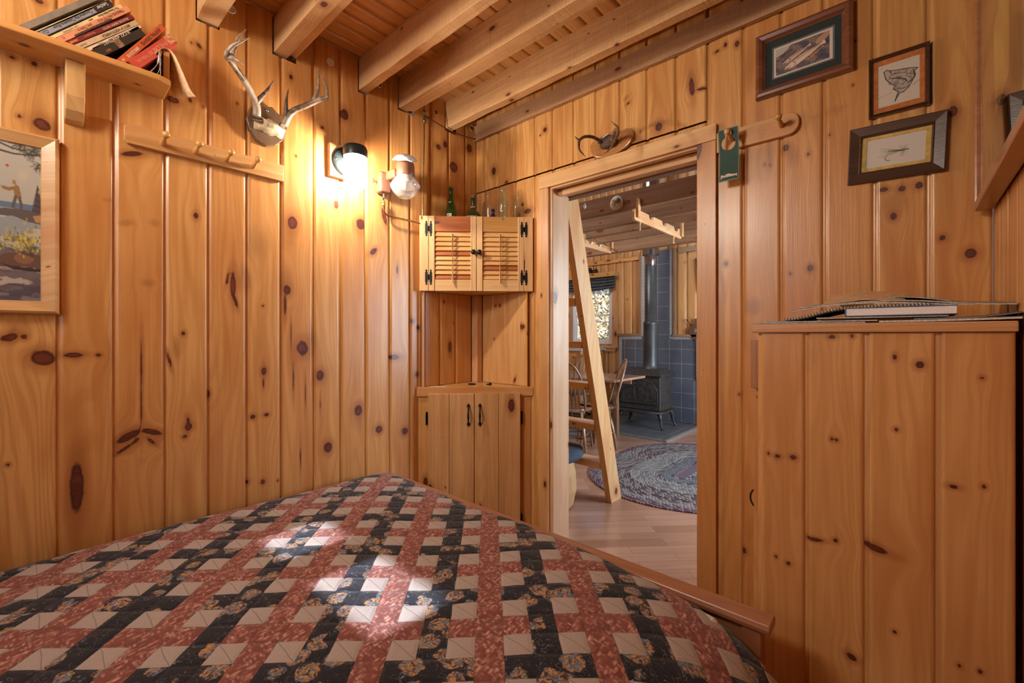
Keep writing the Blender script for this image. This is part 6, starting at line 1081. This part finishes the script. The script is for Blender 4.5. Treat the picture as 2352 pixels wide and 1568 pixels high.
# ------------------------------------------------------------------ joists
for k, (y0, y1, zb, zt, lb) in enumerate(((1.205, 1.250, 2.20, 2.345, 'old dark joist in the great room carrying the round smoke detector'), (1.600, 1.645, 2.20, 2.34, 'second dark joist beyond the door, behind the notched rack'), (1.86, 1.905, 2.20, 2.34, 'third dark joist beyond the door'),
        (2.15, 2.195, 2.20, 2.34, 'fourth dark joist beyond the door'), (2.72, 2.80, 2.20, 2.42, 'broad dark joist farthest from the door, nearest the stove pipe'))):
    m = MB(); m.box(-2.88, 2.47, y0, y1, zb, zt); tag(m.build('joist', wood('old_joist_%d' % k, 'x', (0.33, 0.185, 0.095), (0.20, 0.105, 0.055), (0.24, 0.095, 0.04), rough=0.65, coat=0, knots=1.1, saw=0.15, seed=k * 2.3), bev=0.002), lb, 'joist', 'great room joists')
# smoke detector base
t = thing('smoke_detector', 'round white smoke detector on the first dark joist beyond the door', 'smoke detector', (0.338, 1.2, 2.27))
m = MB(); m.lathe([(0.058, 0), (0.058, 0.004), (0.053, 0.007), (0.0, 0.007)], 32, (0.338, 1.205, 2.268), 'y'); m.build('base_plate', plain('aged_white_plastic', (0.55, 0.50, 0.42), 0.6, nscale=70, namt=0.35), t)
m = MB(); m.lathe([(0.020, 0.006), (0.020, 0.022), (0.016, 0.026), (0, 0.026)], 20, (0.350, 1.205, 2.284), 'y'); m.build('sensor_cap', plain('grey_plastic', (0.16, 0.16, 0.17), 0.5), t)
m = MB(); m.obox((0.315, 1.196, 2.276), (0.022, 0.006, 0.040), (0, 0.2, 0)); m.build('circuit_board', plain('tan_board', (0.45, 0.28, 0.17), 0.6), t)
# crystal drop
t = thing('crystal_drop', 'clear faceted crystal hanging from the loft edge beam', 'ornament', (0.30, 0.80, 2.17))
m = MB(); m.tube([(0.30, 0.80, 2.185), (0.30, 0.80, 2.32)], 0.0006, 5); m.build('thread', STEEL, t); m = MB(); m.lathe([(0.0, 2.140), (0.012, 2.158), (0.012, 2.166), (0.004, 2.176), (0.004, 2.182), (0.0, 2.186)], 8, (0.30, 0.80, 0), smooth=False); m.build('crystal', glassy('crystal_glass', (0.95, 0.95, 0.97), 0.02, 0.6, 1.6), t)
m = MB(); m.box(0.25, 0.35, 0.78, 0.82, 2.32, 2.45); o = m.build('trim_11', BEAM_GREY); o['kind'] = 'structure'
m = MB(); m.box(-2.88, 2.47, 0.77, 0.83, 2.45, 2.60); o = m.build('trim_12', BEAM_OLD); o['kind'] = 'structure'
# notched rod racks under the joists
RK = wood('rack_pine', 'y', (0.70, 0.44, 0.23), (0.60, 0.34, 0.16), PINE_R, knots=0.4)
def rack(label, x, y0, y1, zb=2.095, h=0.085, notches=3, pegs=2):
    t = thing('rod_rack', label, 'rack', (x, (y0 + y1) / 2, zb)); L = y1 - y0
    top = []
    for i in range(notches):
        c = y0 + L * (0.32 + 0.27 * i); top += [(c - 0.055, zb + h), (c - 0.03, zb + h - 0.035), (c + 0.025, zb + h - 0.028), (c + 0.04, zb + h)]
    pts = [(y0, zb + 0.012), (y0 + 0.015, zb), (y1 - 0.03, zb), (y1, zb + 0.03), (y1, zb + h * 0.8), (y1 - 0.03, zb + h)] + top[::-1] + [(y0 + 0.02, zb + h), (y0, zb + h - 0.02)]
    m = MB(); m.prism(pts, x - 0.011, x + 0.011, 'yz'); m.build('notched_board', RK, t, bev=0.002)
    for i in range(pegs):
        y = y0 + L * (0.12 + 0.70 * i / max(1, pegs - 1)); m = MB(); m.lathe([(0.009, zb - 0.062), (0.009, zb - 0.056), (0.0045, zb - 0.050), (0.0045, zb - 0.02), (0.008, zb - 0.004), (0.008, zb + 0.001)], 12, (x, y, 0)); m.build('peg', PALE_Z, t)
    for yy in (y0 + 0.045, y1 - 0.03):
        m = MB(); m.box(x + 0.012, x + 0.030, yy - 0.02, yy + 0.02, zb + 0.02, 2.26); m.build('hanger_block', RK, t)
    return t
rack('notched pine rod rack with pegs hanging under the joists, largest of the racks', 0.51, 1.14, 2.08)
rack('short pine rack hanging low beside the ladder top', -0.30, 1.64, 2.26, 2.09, 0.07, 2, 1)
rack('partly hidden pine rack at the right of the doorway under the joists', 0.93, 1.70, 2.30, 2.10, 0.07, 2, 1)
t = thing('fishing_rod', 'thin metal rod resting in the low rack left of the joists', 'rod', (-0.25, 1.9, 2.12)); m = MB(); m.tube([(-0.10, 1.20, 2.165), (-0.285, 2.45, 2.115)], 0.0055, 8); m.build('rod_tube', STEEL, t)
# ------------------------------------------------------------------ ladder
t = thing('loft_ladder', 'steep pine ladder stair leaning to the loft just beyond the doorway', 'ladder', (0.2, 0.95, 0))
LM = wood('ladder_pine', 'z', (0.62, 0.40, 0.19), (0.52, 0.30, 0.13), PINE_R, knots=0.8, tint=0.05); lean = -0.2755
def stringer(x0, x1):
    m = MB(); f = lambda z: 0.910 + lean * z; d = 0.149; zt = 2.43
    V = []
    for x in (x0, x1): V += [(x, f(0), 0.0), (x, f(0) + d, 0.0), (x, f(zt) + d, zt), (x, f(zt), zt)]
    m.add(V, [(0, 1, 2, 3), (7, 6, 5, 4), (0, 4, 5, 1), (1, 5, 6, 2), (2, 6, 7, 3), (3, 7, 4, 0)]); m.build('stringer', LM, t, bev=0.003)
stringer(0.410, 0.457); stringer(-0.085, -0.040)
for zt in (0.305, 0.594, 0.887, 1.177, 1.467, 1.757, 2.047):
    m = MB(); yf = 0.905 + lean * zt + 0.004; m.box(-0.040, 0.4095, yf, yf + 0.138, zt - 0.044, zt); m.build('tread', wood('tread_pine', 'x', (0.66, 0.38, 0.15), (0.56, 0.30, 0.11), PINE_R, knots=0.7), t, bev=0.002)
# ------------------------------------------------------------------ braided rug
m_, nt, b = newmat('braided_rug'); p = SEP(nt, objco(nt)); yy = M(nt, 'MAXIMUM', M(nt, 'SUBTRACT', M(nt, 'ABSOLUTE', p[1]), 0.26), 0.0)
dd = VM(nt, 'LENGTH', XYZ(nt, p[0], yy, 0)); ang = M(nt, 'ARCTAN2', M(nt, 'MULTIPLY', yy, nd(nt, 'ShaderNodeMath', operation='SIGN').outputs[0]), p[0]) if 0 else M(nt, 'ARCTAN2', p[1], p[0])
bw_ = 0.0215; bd = M(nt, 'DIVIDE', dd, bw_); bi = M(nt, 'FLOOR', bd); bf = M(nt, 'FRACT', bd)
wn_ = nd(nt, 'ShaderNodeTexWhiteNoise', noise_dimensions='1D'); lk(nt, M(nt, 'FLOOR', M(nt, 'DIVIDE', bi, 2.0)), wn_.inputs['W'])
cr = nd(nt, 'ShaderNodeValToRGB'); cr.color_ramp.interpolation = 'CONSTANT'; lk(nt, wn_.outputs['Value'], cr.inputs[0]); el = cr.color_ramp.elements; el[0].color = (0.040, 0.045, 0.055, 1); el[1].position = 0.85; el[1].color = (0.085, 0.11, 0.12, 1)
for pos, c in ((0.18, (0.10, 0.12, 0.14, 1)), (0.36, (0.05, 0.042, 0.052, 1)), (0.5, (0.12, 0.145, 0.145, 1)), (0.68, (0.022, 0.02, 0.022, 1))): e = el.new(pos); e.color = c
arcl = M(nt, 'MULTIPLY', ang, M(nt, 'ADD', dd, 0.25)); sgn = M(nt, 'SUBTRACT', M(nt, 'MULTIPLY', M(nt, 'GREATER_THAN', bf, 0.5), 2.0), 1.0)
ch = M(nt, 'FRACT', M(nt, 'DIVIDE', M(nt, 'ADD', arcl, M(nt, 'MULTIPLY', M(nt, 'MULTIPLY', sgn, M(nt, 'SUBTRACT', bf, 0.5)), 0.016)), 0.024))
fl = M(nt, 'MULTIPLY', ss(nt, ch, 0.30, 0.40), ss(nt, ch, 0.80, 0.70)); wn2 = nd(nt, 'ShaderNodeTexWhiteNoise', noise_dimensions='2D'); lk(nt, XYZ(nt, bi, M(nt, 'FLOOR', M(nt, 'DIVIDE', arcl, 0.024)), 0), wn2.inputs['Vector'])
c = mix(nt, M(nt, 'MULTIPLY', fl, M(nt, 'GREATER_THAN', wn2.outputs['Value'], 0.42)), cr.outputs[0], (0.42, 0.42, 0.40)); c = mix(nt, M(nt, 'MULTIPLY', ss(nt, ch, 0.1, 0.2), M(nt, 'MULTIPLY', ss(nt, ch, 0.32, 0.26), M(nt, 'LESS_THAN', wn2.outputs['Value'], 0.5))), c, (0.20, 0.045, 0.13))
outer = M(nt, 'GREATER_THAN', dd, 0.725); c = mix(nt, M(nt, 'MULTIPLY', outer, 0.35), c, (0.12, 0.035, 0.09)); inner = M(nt, 'LESS_THAN', dd, 0.045); c = mix(nt, inner, c, (0.12, 0.09, 0.14))
c = mix(nt, M(nt, 'MULTIPLY', M(nt, 'MULTIPLY', M(nt, 'GREATER_THAN', dd, 0.085), M(nt, 'LESS_THAN', dd, 0.17)), 0.7), c, (0.085, 0.115, 0.15))
c = mix(nt, ss(nt, M(nt, 'ABSOLUTE', M(nt, 'SUBTRACT', bf, 0.5)), 0.42, 0.5), c, (0.015, 0.015, 0.018)); lk(nt, c, b.inputs['Base Color']); b.inputs['Roughness'].default_value = 0.95
bump(nt, b, M(nt, 'SUBTRACT', 0.5, M(nt, 'ABSOLUTE', M(nt, 'SUBTRACT', bf, 0.5))), 0.7, 0.006); RUGM = m_
def rug(label, cx, cy, hy, R_, rz=0):
    pts = arc((0, hy), R_, 0, 180, 40, 'xy') + arc((0, -hy), R_, 180, 360, 40, 'xy'); m = MB(); m.prism([(p[0], p[1]) for p in pts], 0, 0.012, 'xy')
    V = m.v; me = bpy.data.meshes.new('rug'); me.from_pydata(V, [], m.f); me.update(); o = link('braided_rug', me, RUGM); o.location = (cx, cy, 0.0005); o.rotation_euler = (0, 0, rz)
    md = o.modifiers.new('bevel', 'BEVEL'); md.width = 0.005; md.segments = 2; md.limit_method = 'ANGLE'; return tag(o, label, 'rug')
rug('large oval braided rug in grey, plum and teal on the plank floor before the stove', 0.612, 2.09, 0.26, 0.785)
rug('second braided rug under the dining table', -1.55, 2.85, 0.2, 0.62, radians(80))
# ------------------------------------------------------------------ dining table and windsor chairs
TBW = wood('table_wood', 'x', (0.42, 0.27, 0.19), (0.33, 0.19, 0.13), (0.28, 0.13, 0.08), rough=0.2, coat=0.6, knots=0); CHW = wood('chair_oak', 'z', (0.25, 0.135, 0.07), (0.17, 0.085, 0.042), (0.15, 0.065, 0.03), rough=0.3, coat=0.4, knots=0)
t = thing('dining_table', 'glossy wooden dining table beyond the ladder, in front of the stove', 'table', (-0.95, 2.55, 0))
m = MB(); m.box(-1.75, -0.275, 2.28, 3.02, 0.712, 0.740); m.build('tabletop', TBW, t, bev=0.004, segs=3)
m = MB(); m.box(-1.66, -0.40, 2.40, 2.42, 0.64, 0.711); m.box(-1.66, -0.40, 2.90, 2.92, 0.64, 0.711); m.build('apron', TBW, t)
for x in (-1.66, -0.60):
    for y in (2.40, 2.90):
        m = MB(); m.box(x - 0.03, x + 0.03, y - 0.03, y + 0.03, 0.0, 0.711); m.build('table_leg', CHW, t, bev=0.004)
def make_chair(label, loc, rz):
    t = thing('windsor_chair', label, 'chair', loc, rz, 'hoop-back chairs around the dining table')
    m = MB(); pts = [(0.21 * cos(a) * (1 + 0.08 * (sin(a) < 0)), 0.205 * sin(a)) for a in [2 * pi * k / 28 for k in range(28)]]; m.prism(pts, 0.43, 0.462, 'xy'); m.build('seat', CHW, t, world=False, bev=0.01, segs=3)
    for sx in (-1, 1):
        for sy in (-1, 1):
            m = MB(); m.tube([(sx * 0.13, sy * 0.12, 0.43), (sx * 0.155, sy * 0.15, 0.26), (sx * 0.175, sy * 0.175, 0.12), (sx * 0.19, sy * 0.19, 0.0)], [0.014, 0.019, 0.016, 0.012], 12); m.build('leg', CHW, t, world=False)
    for sx in (-1, 1):
        for zz, k in ((0.19, 0), (0.27, 1)):
            m = MB(); s_ = 0.155 + 0.02 * (1 - k); m.tube([(sx * s_, -s_, zz), (sx * s_, 0, zz), (sx * s_, s_, zz)], [0.008, 0.012, 0.008], 8); m.build('stretcher', CHW, t, world=False)
    for sy in (-1, 1):
        for zz in (0.16, 0.24):
            m = MB(); m.tube([(-0.16, sy * 0.16, zz), (0, sy * 0.16, zz), (0.16, sy * 0.16, zz)], [0.008, 0.012, 0.008], 8); m.build('stretcher', CHW, t, world=False)
    hp = lambda g: (0.195 * cos(g) * (1 - 0.08 * (1 - sin(g))), 0.17 + 0.20 * max(0, sin(g)) * 0.75, 0.455 + 0.50 * max(0, sin(g)) ** 0.85)
    m = MB(); m.tube([hp(radians(a)) for a in range(0, 181, 6)], 0.012, 10); m.build('hoop', CHW, t, world=False)
    for k in range(7):
        x = -0.135 + 0.045 * k; g = math.acos(max(-1, min(1, x / 0.195))); e = hp(g); m = MB(); m.tube([(x * 0.85, 0.165, 0.455), (x * 0.93, (0.165 + e[1]) / 2, (0.455 + e[2]) / 2 - 0.02), (x, e[1], e[2])], [0.0065, 0.0095, 0.005], 8); m.build('spindle', CHW, t, world=False)
    return t
ch0 = make_chair('hoop-back chair right of the ladder stringer, its back turned nearly edge-on', (-0.50, 2.28, 0), radians(-52))
dup(ch0, (-0.62, 1.98, 0), radians(-158), 'hoop-back chair nearest the ladder, seen between the treads')
dup(ch0, (-1.30, 3.12, 0), radians(8), 'hoop-back chair on the far side of the table')
# kitchen counter run
t = thing('kitchen_cabinet', 'pine base cabinet with drawers and a grey countertop under the window', 'cabinet', (-2.2, 3.75, 0))
m = MB(); m.box(-2.85, -1.48, 3.46, 4.10, 0.08, 0.99); m.build('cabinet_box', wood('kitchen_pine', 'z', (0.50, 0.27, 0.12), (0.4, 0.19, 0.07), PINE_R, knots=1), t)
for x in (-2.6, -2.25, -1.88):
    m = MB(); m.box(x, x + 0.32, 3.444, 3.460, 0.80, 0.96); dr = m.build('drawer', wood('drawer_pine', 'x', (0.56, 0.30, 0.12), (0.45, 0.21, 0.07), PINE_R, knots=1), t, bev=0.004); m = MB(); m.tube(smoothpath([(x + 0.12, 3.444, 0.885), (x + 0.13, 3.425, 0.88), (x + 0.19, 3.425, 0.88), (x + 0.20, 3.444, 0.885)], 3), 0.005, 6); m.build('drawer_pull', BLACK, dr)
    m = MB(); m.box(x, x + 0.32, 3.444, 3.460, 0.12, 0.77); m.build('cabinet_door', wood('cab_door_pine', 'z', (0.56, 0.30, 0.12), (0.45, 0.21, 0.07), PINE_R, knots=1), t, bev=0.004)
m = MB(); m.box(-2.87, -1.43, 3.42, 4.10, 0.992, 1.030); m.build('countertop', plain('grey_laminate', (0.42, 0.42, 0.42), 0.35), t, bev=0.004)
# woven basket under the table
t = thing('woven_basket', 'woven tan basket on the floor under the dining table', 'basket', (-1.95, 2.65, 0.0))
m_, nt, b = newmat('wicker'); p = objco(nt); w1 = nd(nt, 'ShaderNodeTexWave'); lk(nt, p, w1.inputs['Vector']); w1.inputs['Scale'].default_value = 22; w1.bands_direction = 'Z'; w1.inputs['Distortion'].default_value = 3
c = mix(nt, w1.outputs['Fac'], (0.10, 0.05, 0.02), (0.40, 0.25, 0.12)); lk(nt, c, b.inputs['Base Color']); bump(nt, b, w1.outputs['Fac'], 0.8, 0.01)
m = MB(); m.lathe([(0.18, 0.014), (0.24, 0.12), (0.27, 0.26), (0.275, 0.28), (0.255, 0.28), (0.235, 0.12), (0.17, 0.03), (0, 0.03)], 32, (-1.95, 2.65, 0)); m.build('basket_body', m_, t)
# footstool with blue cushion at the bottom left of the doorway
t = thing('footstool', 'stool with a dark blue cushion on a curved pine base left of the ladder foot', 'stool', (0.10, 0.62, 0))
m = MB(); P_ = [(0.33 * cos(a) ** 1 if 0 else 0.0, 0) for a in (0,)]
m = MB(); m.lathe([(0.0, 0.33), (0.17, 0.335), (0.215, 0.35), (0.235, 0.375), (0.225, 0.405), (0.16, 0.42), (0.0, 0.425)], 36, (0.14, 0.64, 0)); m.v = [(0.14 + (x - 0.14) * 0.98, 0.58 + (y - 0.64) * 1.25, z) for x, y, z in m.v]; m.build('cushion', plain('blue_denim', (0.045, 0.065, 0.095), 0.95, nscale=120, namt=0.4), t)
m = MB(); m.lathe([(0.12, 0.0), (0.16, 0.012), (0.185, 0.12), (0.18, 0.24), (0.16, 0.335)], 10, (0.14, 0.60, 0), smooth=False); m.build('stool_base', wood('stool_birch', 'z', (0.60, 0.40, 0.20), (0.50, 0.31, 0.14), (0.45, 0.25, 0.10), knots=0.2), t)
# bellows, coat, wall clock edge near the right side of the opening
t = thing('bellows', 'leather and wood fireplace bellows hanging on the pine wall', 'bellows', (-0.07, YF - 0.02, 1.28))
m = MB(); m.prism([(-0.075, 1.445), (-0.045, 1.445), (-0.045, 1.38), (0.03, 1.30), (0.035, 1.25), (-0.035, 1.16), (-0.085, 1.16), (-0.155, 1.25), (-0.150, 1.31), (-0.075, 1.38)], YF - 0.045, YF - 0.025); m.build('board_side', wood('bellows_walnut', 'z', (0.16, 0.085, 0.055), (0.11, 0.055, 0.035), (0.1, 0.04, 0.025), knots=0), t, bev=0.004)
m = MB(); m.prism([(-0.155, 1.31), (-0.165, 1.25), (-0.085, 1.145), (-0.035, 1.145), (0.045, 1.25), (0.04, 1.31)], YF - 0.024, YF - 0.008); m.build('leather', plain('black_leather', (0.02, 0.018, 0.017), 0.5), t)
m = MB(); m.lathe([(0.014, 1.16), (0.010, 1.10), (0.006, 1.05)], 12, (-0.06, YF - 0.03, 0)); m.build('nozzle', BRASS, t); m = MB(); m.box(-0.075, -0.045, YF - 0.0462, YF - 0.045, 1.275, 1.295); m.box(-0.066, -0.052, YF - 0.0462, YF - 0.045, 1.262, 1.306); m.build('painted_flower', plain('gold_paint', (0.5, 0.42, 0.25), 0.5), t)
m = MB(); m.tube([(-0.19, YF - 0.03, 1.44), (-0.12, YF - 0.03, 1.355)], 0.008, 8); tag(m.build('poker_handle', BLACK), 'black poker handle sticking out beside the bellows', 'poker')
m = MB(); m.grid(lambda u, v: (-0.055 + 0.16 * u, YF - 0.045 + 0.015 * sin(u * 8), 0.62 + 0.62 * v), 16, 8); tag(m.build('hanging_cloth', plain('grey_cloth', (0.14, 0.17, 0.20), 0.9), solid=0.01), 'blue-grey cloth hanging at the right end of the tile wall', 'cloth')
m = MB(); m.obox((0.02, YF - 0.03, 2.02), (0.11, 0.02, 0.46), (0, radians(-7), 0)); tag(m.build('dark_panel', plain('dark_green_black', (0.012, 0.018, 0.017), 0.4), bev=0.003), 'dark narrow panel leaning on the pine wall above the bellows', 'panel')
# ------------------------------------------------------------------ outdoors: ground, saplings and leaves in sun
m = MB(); m.box(-14, 8, 4.6, 24, -0.4, -0.3); struct('ground', m, plain('leaf_litter', (0.35, 0.24, 0.12), 0.9, nscale=8, namt=0.6))
R = np.random.default_rng(77); V = []; F = []
for i in range(16000):
    y = R.uniform(6.0, 11.0); cx = -1.7 - (y - 4.1) * 0.62 + R.uniform(-1.6, 1.9); z = R.uniform(-0.3, 3.3); s_ = R.uniform(0.022, 0.055); n_ = R.normal(size=3); n_ /= np.linalg.norm(n_); a = np.cross(n_, (0.3, 0.5, 0.8)); a /= np.linalg.norm(a); b2 = np.cross(n_, a); c0 = np.array((cx, y, z)); k = len(V)
    V += [tuple(c0 - a * s_), tuple(c0 + b2 * s_ * 0.6), tuple(c0 + a * s_), tuple(c0 - b2 * s_ * 0.6)]; F.append((k, k + 1, k + 2, k + 3))
me = bpy.data.meshes.new('autumn_leaves'); me.from_pydata(V, [], F)
lm, nt, b = newmat('autumn_leaf'); n = noise(nt, objco(nt), 2.5, 3); c = mix(nt, ss(nt, n, 0.35, 0.65), (0.42, 0.25, 0.07), (0.52, 0.40, 0.17)); c = mix(nt, ss(nt, noise(nt, objco(nt), 1.1, 2), 0.5, 0.65), c, (0.16, 0.13, 0.04)); lk(nt, c, b.inputs['Base Color']); b.inputs['Roughness'].default_value = 0.7
o = link('autumn_leaves', me, lm); tag(o, 'sunlit golden leaves outside the far window', 'foliage', kind='stuff')
for i in range(12):
    x, y = R.uniform(-6, -1), R.uniform(6.0, 10); m = MB(); P_ = [Vector((x + R.normal() * 0.1 * k, y, -0.3 + 0.8 * k)) for k in range(6)]; m.tube(smoothpath(P_, 3), [0.05 - 0.0025 * k for k in range(16)], 7)
    for k in range(5): q0 = P_[1 + k % 5]; e = q0 + Vector((R.uniform(-1.2, 1.2), R.uniform(-.3, .3), R.uniform(0.1, 0.7))); m.tube([q0, (q0 + e) / 2 + Vector((0, 0, 0.08)), e], [0.02, 0.013, 0.006], 5)
    tag(m.build('sapling', plain('pale_bark', (0.48, 0.42, 0.34), 0.85, nscale=20)), 'bare pale sapling among the leaves outside the window', 'tree', 'saplings outside the window')
# ------------------------------------------------------------------ render economy
cy = scene.cycles
cy.max_bounces = 6; cy.diffuse_bounces = 4; cy.glossy_bounces = 2; cy.transmission_bounces = 3; cy.transparent_max_bounces = 10
cy.caustics_reflective = False; cy.caustics_refractive = False; cy.sample_clamp_indirect = 5.0
cy.use_adaptive_sampling = True; cy.adaptive_threshold = 0.1; cy.adaptive_min_samples = 16; cy.use_light_tree = False
